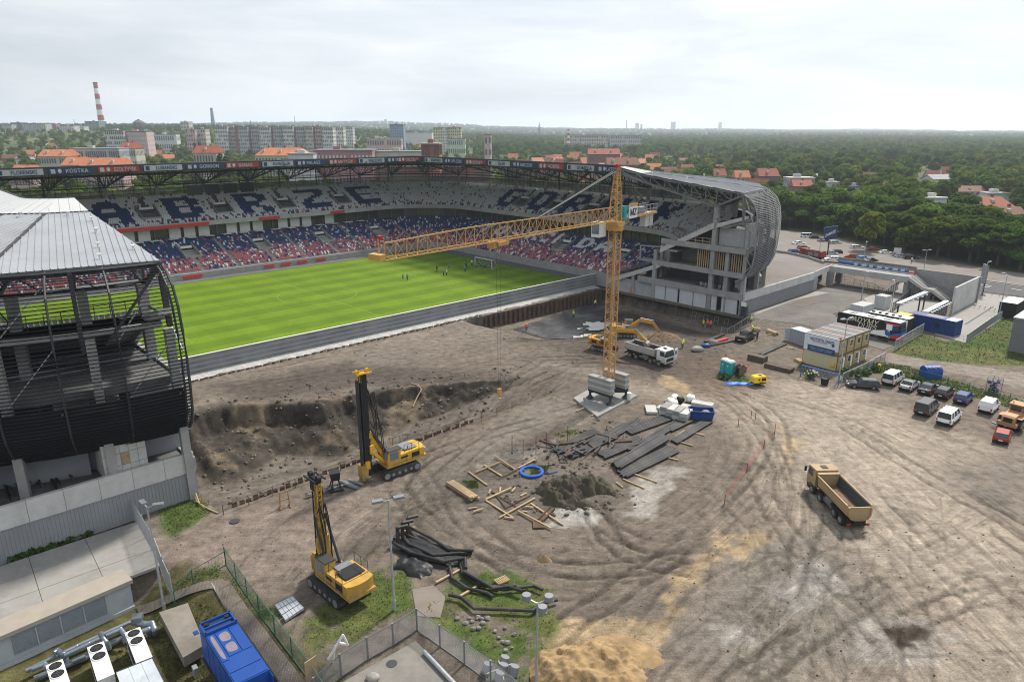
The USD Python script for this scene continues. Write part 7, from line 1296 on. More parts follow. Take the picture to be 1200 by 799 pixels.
# deck, footbridge and stair
deck=np.array([W(*q)[:2]for q in((2,-39.7),(36.5,-39.7),(49,-38.6),(56.2,-29),(59,-22),(60,30),(38,30),(38,-20),(30,-30),(18,-36),(2,-37.5))]);struct('podium_deck',MB().prism(deck,3.6,4.25),M('lot'),'pale podium deck round the foot of the right grandstand')
pd=thing('deck_parapet','concrete parapet on the outer edge of the podium deck','parapet',W(36.5,-39.85));o=W(36.5,-39.85);mb=MB();pl=[W(*q)for q in((36.5,-39.85),(49,-38.7),(56.3,-29),(59.1,-22),(60.1,30))]
for i,(a,b)in enumerate(zip(pl[:-1],pl[1:])):
 if i==1:a=lerp(a,b,.35)
 obj('parapet_panel',MB().beam(a-o+[0,0,4.15],b-o+[0,0,4.15],.3,1.5),M('concrete_pale' if i==0 else 'concrete'),pd);obj('skirt_wall',MB().beam(lerp(a,b,.0)-o+[0,0,1.6],lerp(a,b,.2 if i==0 else 1)-o+[0,0,1.6],.25,3.6),M('cladding'),pd)
fb_=thing('footbridge','concrete footbridge from the podium deck to the stair, with blue and white railing panels','bridge',W(49.5,-39),UANG)  # local x along s, y along n
obj('deck_beam',MB().lo((-2.4,-18.3,3.5),(3.4,.6,4.5)),M('concrete'),fb_);obj('edge_beam',MB().lo((-2.6,-18.4,3.35),(-2.38,.7,4.75)),M('concrete_pale'),fb_);obj('pier',MB().lo((-3.4,-1.2,-.1),(-2.2,.2,3.5)),M('concrete'),fb_);obj('pier',MB().lo((2.2,-1.2,-.1),(3.2,.2,3.5)),M('concrete'),fb_);obj('pier',MB().lo((-2.4,-18.6,-.1),(3.4,-17.6,3.5)),M('concrete'),fb_)
for k in range(11):y=.4-k*1.85;obj('railing_post',MB().lo((3.1,y-.05,4.5),(3.2,y+.05,6.4)),M('steel_grey'),fb_)
for k in range(10):
 y=.4-k*1.85;obj('railing_panel',MB().lo((3.12,y-1.8,4.6),(3.16,y-.06,5.35)),M('blue_rail'),fb_)if k<9 else obj('railing_panel',MB().lo((3.12,y-1.8,4.6),(3.16,y-.06,5.45)),M('red'),fb_)
 obj('white_panel',MB().lo((3.105,y-(1.5 if k%2 else 1.2),4.85),(3.12,y-.3,5.25)),M('white'),fb_)if k>1 else None
obj('handrail',MB().beam((3.15,.4,6.3),(3.15,-18.2,6.3),.06),M('steel_grey'),fb_);obj('glass_railing',MB().lo((3.13,-18,5.4),(3.15,.3,6.25)),M('screen_glass'),fb_)
sw=thing('bridge_stair','concrete stair with tall grey side walls coming down from the footbridge','stairs',W(44,-57),UANG)
obj('back_wall',MB().lo((9.2,-13.6,-.1),(9.6,.4,5.8)),M('concrete'),sw);obj('end_wall',MB().lo((-7.4,-13.2,-.1),(9.2,-12.8,5.8)).move(),M('concrete_pale'),sw)
mb=MB();nst=24
for k in range(nst):z=4.5-k*.185;y=-.2-k*.30-(1.6 if k>12 else 0);mb.lo((3.2,y-.32-(1.6 if k==12 else 0),z-.4),(8.6,y,z))
obj('flight',mb,M('concrete'),sw);obj('side_beam',MB().beam((3.1,0,4.6),(3.1,-4.0,2.3),.25,.7).beam((3.1,-4,2.3),(3.1,-5.8,2.2),.25,.7).beam((3.1,-5.8,2.2),(3.1,-9.2,.3),.25,.7),M('concrete_pale'),sw);obj('under_wall',MB().hexa([(3.3,0,-.1),(3.5,0,-.1),(3.5,-5.5,-.1),(3.3,-5.5,-.1)],[(3.3,0,4.1),(3.5,0,4.1),(3.5,-5.5,1.8),(3.3,-5.5,1.8)]),M('concrete'),sw)
for k in range(6):obj('under_pillar',MB().lo((2.7,-1.0-k*1.1,-.1),(3.0,-.7-k*1.1,3.6-k*.5)),M('concrete_dark'),sw)
obj('stair_rail',MB().beam((8.9,0,5.5),(8.9,-4,3.3),.07).beam((8.9,-5.8,3.1),(8.9,-9.2,1.3),.07).beam((3.1,-7.2,2.4),(3.1,-9.6,1.0),.09),M('galvanised'),sw)
def gal(name,label,a,b,h,cat):
 a,b=at(*a),at(*b);t=thing(name,label,cat,a,math.atan2(*(b-a)[[1,0]]));return t,np.linalg.norm(b-a)
t,L=gal('gantry','grey steel gantry with a row of lamps over the turnstiles',(1049,377),(1082,362),4,'gantry');obj('beam',MB().box((L/2,0,3.7),(L,.9,.5)),M('galvanised'),t);[obj('post',MB().box((x,0,1.8),(.25,.25,3.6)),M('steel_dark'),t)for x in(.4,L*.8,L-.3)];[obj('lamp',MB().box((L*(k+.5)/6,-.6,3.5),(.35,.3,.25)),M('white'),t)for k in range(6)]
t,L=gal('turnstile_row','row of turnstiles under a long white canopy bar',(1082,380),(1107,366.5),3,'turnstiles');obj('canopy',MB().box((L/2,0,2.6),(L,.9,.25)),M('white'),t);[(obj('turnstile',MB().box((L*(k+.5)/9,0,1.3),(.2,1.1,2.5)).cyl((L*(k+.5)/9+.35,0,.2),(L*(k+.5)/9+.35,0,2.4),.1,8),M('steel_grey'),t),obj('lamp',MB().box((L*(k+.5)/9,-1.0,2.55),(.5,.4,.12)),M('white'),t))for k in range(9)]
for k in range(8):
 p=lerp(at(1131,358),at(1171,366.5),k/7);g=np.linspace(0,PI,9);t=thing('bike_stand','steel hoop in the row of bicycle stands on the paved square','bicycle stand',(p[0],p[1],.04),UANG,'bicycle stands on the paved square');obj('hoop',MB().tube([(-.45,0,0)]+[(-.45*math.cos(a),0,.45+.4*math.sin(a))for a in g]+[(.45,0,0)],.05,6),M('galvanised'),t);obj('foot',MB().box((-.45,0,.03),(.2,.2,.04)).box((.45,0,.03),(.2,.2,.04)),M('galvanised'),t)
a,b=at(1131,380.5),at(1164,359.5);tag(obj('drain_channel',MB().beam(a+[0,0,.052],b+[0,0,.052],.35,.02),M('black')),'long dark drain line across the paved square','drain')
for k in range(9):p=lerp(at(1138,343),at(1205,352),k/8);tag(obj('bollard',MB().cyl(p,p+[0,0,.9],.07,8),M('galvanised')),'thin steel bollard between the road and the paved square','bollard','bollards along the road edge')
# billboard, blue sign, white board
p=at(1149,345);bb=thing('billboard','tall grey billboard on two legs beside the road','billboard',p,UANG+.55);obj('board',MB().box((0,0,5.0),(3.2,.3,4.2)),M('steel_grey'),bb);[obj('leg',MB().box((x,0,1.6),(.18,.18,3.2)),M('steel_dark'),bb)for x in(-1.3,1.3)];obj('frame',MB().box((0,0,7.12),(3.3,.36,.1)).box((0,0,2.9),(3.3,.36,.1)),M('steel_dark'),bb);obj('base',MB().box((0,0,.1),(3.6,1,.2)),M('concrete_dark'),bb)
p=at(969.5,299);bs=thing('advertising_sign','blue tilted advertising sign on a pole in the car park','sign',p,math.radians(-10));obj('pole',MB().cyl((0,0,0),(0,0,4.6),.2,8),M('black'),bs);sgb=obj('panel',MB().add([(-1.9,-.2,8.6),(2.0,-.2,9.3),(2.0,-.2,5.4),(-1.4,-.2,4.4),(-1.9,.2,8.6),(2.0,.2,9.3),(2.0,.2,5.4),(-1.4,.2,4.4)],MB.BF),M('board_blue'),bs)
tmx=meshkit.text_mesh('ZABRZE',.8,.03,True);v=np.array(tmx.vertices);v[:,0]-=v[:,0].mean();v[:,0]*=2.9/np.ptp(v[:,0]);v[:,1]+=.55*v[:,0];obj('lettering',MB().add(np.c_[v[:,0],-.22-v[:,2],v[:,1]+6.4],tmx.faces),M('white'),sgb)
p=at(1051,299);t=thing('notice_board','white board standing under the trees','board',p,-.2);obj('board',MB().box((0,0,1.5),(2.2,.1,1.6)),M('white'),t);[obj('leg',MB().box((x,0,.4),(.1,.1,.8)),M('steel_grey'),t)for x in(-.9,.9)]
p=at(1068,308.5);copy_of(PP['keeper'],'person','person in a pale top walking by the road near the trees','person',(p[0],p[1],.04),1.0)
# kiosks, bus, trailer and blue container
mat('kiosk',(.52,.54,.56),.5,.06,.6,dirt=(.35,.34,.33),dirt_amt=.3)
a,b=at(1002,374),at(1021,369);box_store('kiosk','low white kiosk with a flat concrete roof behind the bus','kiosk',(a+b)/2+[0,1.0,0],4.6,2.6,2.6,UANG-.1,'kiosk',True,'concrete_pale');a=at(1036,362);box_store('kiosk','small white kiosk with a flat roof by the dark bar fence','kiosk',a+[0,1,0],2.6,2.2,2.8,UANG-.1,'kiosk',True,'concrete_pale')
hb=math.atan2(124.4-130.9,72.0-66.5);dB=np.array([math.cos(hb),math.sin(hb),0]);nB_=np.array([-dB[1],dB[0],0]);fr0=np.array([72.0,124.4,0]);ctr=fr0-dB*6.0+nB_*1.25
bus=thing('coach','black and white team coach with hand-painted lettering and a coloured front','bus',(ctr[0],ctr[1],.04),hb);BX=6.0
obj('body',MB().side([(-6,.35),(5.7,.35),(6.0,.7),(6.0,1.6),(5.7,3.3),(5.4,3.5),(-5.9,3.5),(-6,3.3)],-1.25,1.25),M('black'),bus);obj('roof',MB().box((.2,0,3.54),(10.8,2.42,.12)),M('white_paint'),bus)
mb=MB();[mb.box((x,0,3.66),(1.2,1.4,.14))for x in(-3.5,0,3)];obj('roof_hatch',mb,M('steel_grey'),bus)
obj('white_flank',MB().hexa([(-.5,-1.275,.5),(4.2,-1.275,.5),(4.2,-1.255,.5),(-.5,-1.255,.5)],[(1.2,-1.275,1.3),(4.0,-1.275,1.9),(4.0,-1.255,1.9),(1.2,-1.255,1.3)]),M('white_paint'),bus);obj('white_corner',MB().lo((3.3,-1.272,1.9),(5.2,-1.252,3.0)),M('white_paint'),bus)
obj('red_front',MB().side([(4.2,.38),(6.06,.38),(6.06,1.15),(4.3,1.0)],-1.285,1.285),M('red'),bus);obj('blue_swoosh',MB().hexa([(4.3,-1.30,1.0),(6.08,-1.30,1.15),(6.08,1.30,1.15),(4.3,1.30,1.0)],[(4.9,-1.30,1.45),(6.08,-1.30,1.7),(6.08,1.30,1.7),(4.9,1.30,1.45)]),M('blue_rail'),bus);obj('windscreen',MB().hexa([(6.0,-1.1,1.75),(6.03,-1.1,1.75),(6.03,1.1,1.75),(6.0,1.1,1.75)],[(5.72,-1.1,3.2),(5.76,-1.1,3.2),(5.76,1.1,3.2),(5.72,1.1,3.2)]),M('glass_dark'),bus)
obj('side_window',MB().lo((4.4,-1.285,1.9),(5.5,-1.27,2.9)),M('blue_paint'),bus);obj('red_stripe',MB().hexa([(3.0,-1.29,3.05),(5.6,-1.29,2.9),(5.6,-1.255,2.9),(3.0,-1.255,3.05)],[(3.0,-1.29,3.3),(5.6,-1.29,3.25),(5.6,-1.255,3.25),(3.0,-1.255,3.3)]),M('red'),bus);obj('flank_ornament',MB().ball((3.7,-1.27,1.25),(.5,.04,.5),2).ball((3.4,-1.28,1.6),(.25,.04,.4),2).ball((4.0,-1.28,.95),(.3,.04,.3),2),M('blue_rail'),bus)
mat('cream',(.68,.64,.48),.6,.05)
for txt,xx,zz,wid in(('JADYMY',-.9,2.75,5.6),('DURS',.15,1.75,3.4)):
 tmx=meshkit.text_mesh(txt,.95,.02,False);v=np.array(tmx.vertices);v[:,0]-=v[:,0].mean();v[:,0]*=wid/np.ptp(v[:,0]);v[:,0]+=.25*v[:,1];obj('lettering',MB().add(np.c_[v[:,0]+xx,-1.262-v[:,2],v[:,1]+zz-.45],tmx.faces),M('cream'),bus)
wheels(bus,[(x,y)for x in(4.0,-2.4,1.7)for y in(-1.08,1.08)],.5,.36)
tr_c=at(1024,384);tl=box_store('trailer','white-roofed black trailer parked behind the coach','trailer',np.array([74.6,133.2,0]),7.5,2.5,3.0,hb,'black',False,'white_paint');obj('end_panel',MB().box((2.9,-1.27,1.6),(1.8,.06,2.6)),M('white_paint'),tl);mb=MB();[mb.box((-3.2+k*1.25,-.4,3.2),(.5,.6,.2))for k in range(5)];obj('roof_vent',mb,M('black'),tl);wheels(tl,[(x,y)for x in(-2.2,2.2)for y in(-1.1,1.1)],.42,.3)
yb=box_store('ticket_booth','yellow booth with a red and white header beside the blue container','booth',np.array([78.2,133.4,0])+dB*-.9,2.4,2.4,2.9,hb,'yellow',False);obj('header',MB().box((0,-1.25,2.75),(2.3,.08,.5)),M('red'),yb);obj('emblem',MB().cyl((.2,-1.24,1.4),(.2,-1.28,1.4),.4,14),M('black'),yb)
bc=np.array([(79.2+84.2)/2+1.1,(134.7+128)/2+.9,0]);h5=math.atan2(128-134.7,84.2-79.2);blc=box_store('shipping_container','long dark blue container office beside the lawn','container',bc,8.6,2.8,2.9,h5,'blue_paint',True,None);obj('window',MB().box((1.1,-1.46,1.6),(.7,.05,.9)),M('black'),blc);obj('rust_patch',MB().box((0,.1,2.975),(3.2,2.0,.02)),M('blue_faded'),blc);obj('roof_sheet',MB().box((3.3,0,2.98),(1.8,2.7,.03)),M('white'),blc)
ctr=at(1180.5,411);gb=thing('grey_hall','plain dark grey clad hall at the right edge beside the lawn','building',ctr,UANG);mat('hall_grey',(.17,.18,.20),.5,.06,.4)
obj('wall',MB().lo((0,-16,-.1),(22,0,6.0)),M('hall_grey'),gb);obj('roof',MB().lo((-.15,-16.1,6.0),(22.1,.15,6.25)),M('roof_metal'),gb);mb=MB();[mb.lo((-.05,-16,.45+k*.5),(0,0,.48+k*.5))for k in range(11)];[mb.lo((0,0,.45+k*.5),(22,.05,.48+k*.5))for k in range(11)];obj('cladding_joint',mb,M('hall_grey'),gb,kind='stuff')
a=at(1186,374);box_store('dark_container','black container with a pale roof behind the grey hall','container',a+[2.0,3.5,0],7,3.0,3.2,UANG,'black',True,'white')
# bins on the lawn
def clothes_bin(px,label,rz):p=at(*px);t=thing('recycling_bin',label,'recycling bin',(p[0],p[1],.02),rz);g=np.linspace(0,PI,9);obj('body',MB().side([(-1.0,0),(1.0,0)]+[(1.0*math.cos(a),1.0+.85*math.sin(a))for a in g],-1.3,1.3),M('blue_bright'),t);mb=MB();[mb.box((.55*s,y,1.72),(.5,.4,.1),0)for s in(-1,1)for y in(-.7,.1,.8)];obj('lid',mb,M('blue_paint'),t);obj('skid',MB().box((-.8,0,.05),(.15,2.7,.1)).box((.8,0,.05),(.15,2.7,.1)),M('steel_dark'),t)
clothes_bin((1090,441.5),'blue dome-topped container on the grass behind the parked cars',RH+.9)
p=at(1163.5,460);t=thing('cage_trolley','blue metal cage full of bits beside the green fence','cage',(p[0],p[1],.02),.4);mb=MB();[mb.beam((x,y,0),(x,y,2.3),.06)for x in(-.7,.7)for y in(-.7,0,.7)];[mb.beam((-.7,y,z),(.7,y,z),.05)for y in(-.7,.7)for z in np.arange(.1,2.4,.38)];[mb.beam((x,-.7,z),(x,.7,z),.05)for x in(-.7,.7)for z in np.arange(.1,2.4,.38)];obj('frame',mb,M('blue_faded'),t);r6=np.random.default_rng(6);mb=MB();[mb.box(r6.uniform((-.5,-.5,.3),(.5,.5,1.9)),(.4,.4,.4),r6.random())for _ in range(14)];obj('contents',mb,M('board_blue'),t)
for k,(px,r,h,lb)in enumerate((((1012,441),1.2,1.2,'leafy bush at the near corner of the green fence'),((1022,433),1.5,1.1,'spreading bush along the green fence left of the vans'),((1003,444),.9,1.6,'tall weed bush between the offices and the parked cars'),((1075,447),1.0,.8,'low bush behind the silver saloon'))):bush('shrub',lb,px,r,h,60+k,None)
p=at(1029.5,434);tag(obj('yellow_marker',MB().cyl(p,p+[0,0,.8],.25,10).ball(p+[0,0,.85],.3),M('yellow')),'round yellow marker post in the bushes by the green fence','marker post')
# ---------------------------------------------------------------- the yard at the lower left
mat('slab_concrete',(.25,.243,.23),.9,.1,.5,bump=.2,dirt=(.15,.143,.132),dirt_amt=.7)
# concrete slabs in a grid, with open joints
c0,c1,c2=at(155,613),at(181,656),at(0,722)  # far right, near right, near left
ex_=c1-c0;wid=np.linalg.norm(ex_);ex_=ex_/wid;ey_=c2-c1;ey_=ey_/np.linalg.norm(ey_)
sl=thing('slab_paving','large pale concrete slabs in front of the dark grandstand','paving',c0);sr3=np.random.default_rng(8);Lw=wid+1.3
for i in range(8):
 for j in range(3):
  a0,a1=j*Lw/3+.02,(j+1)*Lw/3-.02;b0,b1=i*4.6+.02-.4,(i+1)*4.6-.02-.4
  q=[ex_*a+ey_*b for a,b in((a0,b0),(a1,b0),(a1,b1),(a0,b1))];z=sr3.uniform(-.01,.01);obj('slab',MB().hexa([x+[0,0,-.2]for x in q],[x+[0,0,.06+z]for x in q]),M('slab_concrete'),sl)
# plant building below, its roof edge flush with the slabs
e0,e1=at(152.5,682,0.1),at(-10,752,0.1);u_=(e1-e0)/np.linalg.norm(e1-e0);n_=np.array([u_[1],-u_[0],0]);n_=n_ if n_[1]<0 else-n_
pb=thing('plant_building','low building with grey louvres whose roof edge meets the concrete slabs','building',e0,math.atan2(u_[1],u_[0]));LB=26.0  # local x leftwards along the wall, y: + is towards the camera or away
sgn=1 if(rot(math.atan2(u_[1],u_[0]))@np.array([0,1.0,0]))@n_>0 else-1;yy=lambda a,b:(min(a*sgn,b*sgn),max(a*sgn,b*sgn))
def lb3(x0,x1,a,b,z0,z1):y0,y1=yy(a,b);return MB().lo((x0,y0,z0),(x1,y1,z1))
mat('beige_cap',(.29,.26,.22),.85,.1,.8,dirt=(.26,.24,.21),dirt_amt=.5);mat('wall_blue',(.30,.325,.345),.7,.08,.5,dirt=(.38,.39,.4),dirt_amt=.4);mat('louvre',(.20,.225,.25),.5,.08,.8)
obj('roof_edge',lb3(-.2,LB,.1,-2.3,-.12,.22),M('beige_cap'),pb);obj('wall',lb3(0,LB,-.1,-2,-3.0,-.125),M('wall_blue'),pb);obj('plinth',lb3(-.02,LB,.12,-.1,-3.0,-2.35),M('wall_blue'),pb)
for k in range(10):
 x=2.1+k*1.72+(2.6 if k>3 else 0);z0=-2.0 if k<4 else-1.3;lv=obj('louvre_panel',lb3(x,x+1.62,-.06,-.12,z0,-.35),M('louvre'),pb);mb=MB()
 for z in np.arange(z0+.06,-.38,.12):y0,y1=yy(-.03,-.07);mb.lo((x+.03,y0,z),(x+1.59,y1,z+.05))
 obj('louvre_blade',mb,M('louvre'),lv);obj('mullion',lb3(x-.09,x,-.02,-.1,z0-.1,-.3),M('wall_blue'),pb)
# heat pumps
def local_unit(corners,z):
 a,b,c=[at(*p,z)for p in corners];return a,b,c
def fan_unit(name,label,cs,ztop,zb):
 a,b,c=local_unit(cs,ztop);L=np.linalg.norm(c-b);wd=np.linalg.norm(b-a);h=math.atan2(*(c-b)[[1,0]]);ctr=(a+c)/2;t=thing(name,label,'air conditioner',(ctr[0],ctr[1],zb),h);H_=ztop-zb
 obj('casing',MB().box((0,0,H_/2),(L,wd,H_)),M('white'),t);obj('edge_trim',MB().box((0,0,H_+.015),(L+.05,wd+.05,.03)).box((0,0,.1),(L+.04,wd+.04,.2)),M('kiosk'),t)
 for x in(-L*.5+wd*.52,-L*.5+wd*1.5):
  f=obj('fan_ring',MB().cyl((x,0,H_+.03),(x,0,H_+.09),wd*.46,20),M('white'),t);obj('fan_mesh',MB().cyl((x,0,H_+.09),(x,0,H_+.10),wd*.41,20),M('black'),f);mb=MB();[mb.box((x,0,H_+.105),(wd*.7,.10,.012),a)for a in(0,PI/3,2*PI/3)];obj('fan_blade',mb.cyl((x,0,H_+.1),(x,0,H_+.125),.12,10),M('steel_dark'),f)
 obj('badge',MB().box((L/2+.005,-wd*.25,H_*.72),(.02,.3,.12)).box((L/2+.005,wd*.1,H_*.55),(.02,.15,.15)),M('steel_dark'),t);obj('coil_grille',MB().box((-.05,wd/2+.005,H_*.55),(L*.8,.02,H_*.7)).box((-.05,-wd/2-.005,H_*.55),(L*.8,.02,H_*.7)),M('steel_dark'),t);return t
fan_unit('heat_pump','white two-fan heat pump nearest the grass, right of three',((146.7,742),(163.5,734),(178,769)),-.75,-2.6);fan_unit('heat_pump','white two-fan heat pump in the middle of three',((102.5,759),(121,751),(134,789)),-.75,-2.6);fan_unit('heat_pump','white two-fan heat pump at the bottom left corner',((54,780),(73,772),(86,812)),-.75,-2.6)
# silver ducts along the wall
mat('duct',(.20,.235,.27),.35,.1,1.0,metal=.6)
def duct(label,pts,r=.22):
 q=[at(x,y,z)for x,y,z in pts];mb=MB()
 for a,b in zip(q[:-1],q[1:]):mb.cyl(a,b,r,10)
 for a in q[1:-1]:mb.ball(a,r*1.03,2)
 for a,b in zip(q[:-1],q[1:]):
  for u in np.arange(.5,np.linalg.norm(b-a),1.0):c=a+(b-a)/np.linalg.norm(b-a)*u;d=(b-a)/np.linalg.norm(b-a)*.03;mb.cyl(c-d,c+d,r*1.06,10)
 tag(obj('duct',mb,M('duct'),smooth=40),label,'duct')
duct('long silver duct along the foot of the louvre wall',[(30,786,-1.9),(90,757,-1.9),(156,727,-1.9)],.2);duct('lower silver duct behind the heat pumps',[(40,795,-2.2),(100,770,-2.2),(148,745,-2.2)],.24);duct('silver duct bending down at the right corner of the wall',[(156,729,-1.4),(170,731,-1.3),(178,730,-1.3),(181,737,-1.6),(182,743,-2.5)],.26);duct('second silver bend behind the right heat pump',[(166,740,-1.5),(174,737,-1.5),(176,743,-2.4)],.24)
duct('silver duct running from the wall to the middle heat pump',[(118,742,-1.3),(121,748,-1.3),(124,752,-1.5),(128,760,-2.2)],.22);duct('silver duct running from the wall to the left heat pump',[(63,765,-1.3),(67,762,-1.3),(74,766,-1.4),(78,775,-2.2)],.22);duct('silver duct with two bends above the middle heat pump',[(75,768,-1.2),(104,754,-1.2),(116,748,-1.2)],.2);duct('short silver duct by the right heat pump',[(124,745,-1.2),(141,737,-1.2),(146,743,-1.4),(147,752,-2.0)],.21);duct('silver duct at the bottom left',[(37,784,-1.2),(52,778,-1.2),(56,783,-1.3)],.22);duct('silver duct under the long duct',[(84,775,-1.9),(100,768,-1.9)],.2)
p=at(161,724,-1.0);tag(obj('duct_box',MB().box((p[0],p[1],-1.0),(.8,.8,.5),.3),M('duct')),'square silver duct box at the corner of the plant building','duct box')
wr=[at(a,b,-.4)for a,b in((136,787),(179,770),(197,806),(150,826))];t=thing('plant_shed','low shed with a weathered pale sheet roof below the heat pumps','shed',wr[0]);q=[w-wr[0]for w in wr];mat('shed_roof',(.45,.49,.53),.5,.1,.7,dirt=(.2,.22,.25),dirt_amt=.5)
for k in range(3):a,b=k/3,(k+1)/3-.008;obj('roof_sheet',MB().hexa([lerp(q[0],q[1],a)-[0,0,.1],lerp(q[0],q[1],b)-[0,0,.1],lerp(q[3],q[2],b)-[0,0,.1],lerp(q[3],q[2],a)-[0,0,.1]],[lerp(q[0],q[1],a),lerp(q[0],q[1],b),lerp(q[3],q[2],b),lerp(q[3],q[2],a)]),M('shed_roof'),t)
cen=np.mean(q,0);obj('wall',MB().hexa([cen+(x-cen)*.94-[0,0,2.3]for x in q],[cen+(x-cen)*.94-[0,0,.12]for x in q]),M('wall_blue'),t);obj('verge',MB().beam(q[1]-[0,0,.05],q[2]-[0,0,.05],.1,.16).beam(q[0]-[0,0,.05],q[1]-[0,0,.05],.1,.16),M('steel_dark'),t)
# ground things: slab, paths, generator
def gs(px,py):
 z=0.0
 for _ in range(8):p=at(px,py,z);z=on_ground(p[0],p[1])
 return at(px,py,z)
q=[at(*p,-1.0)for p in((186.5,717),(220,706),(240,755),(214.5,770))];zt=-1.0;tag(obj('concrete_plinth',MB().hexa([np.r_[a[:2],zt-.9]for a in q][::-1],[np.r_[a[:2],zt]for a in q][::-1]),mat('plinth',(.20,.18,.155),.9,.2,.5,dirt=(.10,.09,.08),dirt_amt=.8)),'stained flat concrete plinth on the dry grass left of the blue generator','plinth')
GA=[at(*p,2.0)for p in((233,733.5),(270,718),(316,784))];g_w=np.linalg.norm(GA[1]-GA[0]);g_l=np.linalg.norm(GA[2]-GA[1]);gh=math.atan2(*(GA[2]-GA[1])[[1,0]]);gc=(GA[0]+GA[2])/2
gt=thing('generator','blue container generator with rust-bleached roof panels','generator',(gc[0],gc[1],-.75),gh);Hh=2.75
obj('casing',MB().box((0,0,Hh/2),(g_l,g_w,Hh)),M('blue_bright'),gt);rd=MB();x0=-g_l/2
for y in(-g_w/2+.06,g_w/2-.06):rd.box((x0+.75,y,Hh+.12),(1.5,.12,.26))
rd.box((x0+.06,0,Hh+.12),(.12,g_w,.26)).box((x0+1.45,0,Hh+.12),(.12,g_w,.26)).box((x0+.75,0,Hh+.08),(.14,g_w-.2,.18));obj('radiator_tray',rd,M('blue_bright'),gt);obj('tray_floor',MB().box((x0+.75,0,Hh+.01),(1.3,g_w-.24,.03)),M('board_blue'),gt)
for y in(-.75,.75):obj('exhaust',MB().cyl((x0+.5,y,Hh),(x0+.5,y,Hh+.3),.17,12),M('black'),gt)
for k,(xa,xb,ya,yb)in enumerate(((1.6,5.0,-g_w*.47,-g_w*.27),(1.6,4.7,-g_w*.22,g_w*.16),(1.6,4.7,g_w*.19,g_w*.47),(5.1,6.4,-g_w*.47,g_w*.47),(6.5,g_l-.1,-g_w*.47,g_w*.47))):obj('roof_panel',MB().lo((x0+xa,ya,Hh+.0),(x0+xb,yb,Hh+.05)),M('blue_bright'),gt)
for(xa,xb,ya,yb)in((1.9,3.0,-g_w*.18,g_w*.12),(3.3,4.4,-g_w*.18,g_w*.12),(1.8,4.8,-g_w*.43,-g_w*.31)):
 g=np.linspace(0,2*PI,24)[:-1];cx_,cy_=x0+(xa+xb)/2,(ya+yb)/2;obj('bleached_patch',MB().prism([(cx_+(xb-xa)/2*math.copysign(abs(math.cos(a))**.6,math.cos(a))*(1+.08*math.sin(3*a)),cy_+(yb-ya)/2*math.copysign(abs(math.sin(a))**.6,math.sin(a)))for a in g],Hh+.05,Hh+.056),M('blue_faded'),gt)
for x in np.arange(x0+.6,g_l/2-.3,1.3):
 for s in(-1,1):obj('side_door',MB().box((x+.6,s*(g_w/2+.015),Hh*.5),(1.2,.04,Hh*.86)),M('blue_bright'),gt)
obj('base_frame',MB().box((0,0,-.12),(g_l+.3,g_w+.3,.3)),M('steel_dark'),gt)
p=gs(232,755);tag(obj('blue_cabinet',MB().box((p[0],p[1],p[2]+.6),(.5,.35,1.2),gh),M('blue_bright')),'small blue cabinet left of the generator','cabinet');p=gs(230,792);tag(obj('meter_box',MB().box((p[0],p[1],p[2]+.45),(.55,.35,.9),gh),M('galvanised')),'small grey meter box in the grass','meter box')
mat('brick_path',(.25,.215,.185),.9,.15,1.5,dirt=(.17,.15,.12),dirt_amt=.5)
def ribbon(name,label,left,right,m,dz=.03,n=40):
 A_=np.array([gs(*p)for p in left]);B_=np.array([gs(*p)for p in right]);k=np.linspace(0,1,len(A_));kk=np.linspace(0,1,n);A2_=np.stack([np.interp(kk,k,A_[:,i])for i in range(3)],1);B2_=np.stack([np.interp(kk,k,B_[:,i])for i in range(3)],1);rows=[lerp(A2_,B2_,u)for u in np.linspace(0,1,7)]
 for r in rows:r[:,2]=[max(on_ground(a,b),on_ground(a+.25,b+.25),on_ground(a-.25,b-.25))+dz for a,b in r[:,:2]]
 return struct(name,MB().loft(rows,close=False),m,label,smooth=True),A2_,B2_
PATHM=usdkit.material(stage,'/World/Looks/path_bricks',{'g':('geometry',{}),'mp':('mapping',{'rotation':(0,0,UANG+.4)}),'b':('brick_texture',{'scale':1.0,'brick_width':.22,'row_height':.11,'mortar_size':.012,'color1':(.20,.168,.143),'color2':(.15,.13,.112),'mortar':(.09,.085,.068)}),'n':('noise_texture',{'scale':.6,'detail':5.0}),'r':('rgb_ramp',{'ramp':[(.3,(.7,.7,.68)),(.7,(1.2,1.2,1.2))]}),'m':('mix',{'mix_type':'multiply','fac':1.0}),'p':('principled_bsdf',{'roughness':.92,'specular_ior_level':.15})},[('g.position','mp.vector'),('mp.vector','b.vector'),('g.position','n.vector'),('n.fac','r.fac'),('b.color','m.color1'),('r.color','m.color2'),('m.color','p.base_color')],surface='p.BSDF')
ribbon('path','narrow paved path leading down beside the generator',[(246,682),(262,708),(300,760),(335,812)],[(268,680),(290,712),(330,765),(368,815)],PATHM);ribbon('path','paved path from the lawn corner to the plant building',[(266,679),(215,692),(160,712)],[(250,690),(205,706),(163,722)],PATHM)
a_,b_=[gs(*p)for p in((248,684),(262,708),(300,760),(336,812))],None;mb=MB();[mb.beam(p+[0,0,.05],q+[0,0,.05],.1,.14)for p,q in zip(a_[:-1],a_[1:])];struct('kerb',mb,M('concrete'),'thin kerb along the paved path')
struct('pavement',MB().prism(np.array([at(*p)[:2]for p in((395,803),(487,751),(548,812),(540,860),(360,860))]),-.1,.05),mat('corner_paving',(.18,.17,.155),.9,.12,1.2,dirt=(.12,.11,.1),dirt_amt=.6),'pale paved corner inside the bar fence at the bottom')
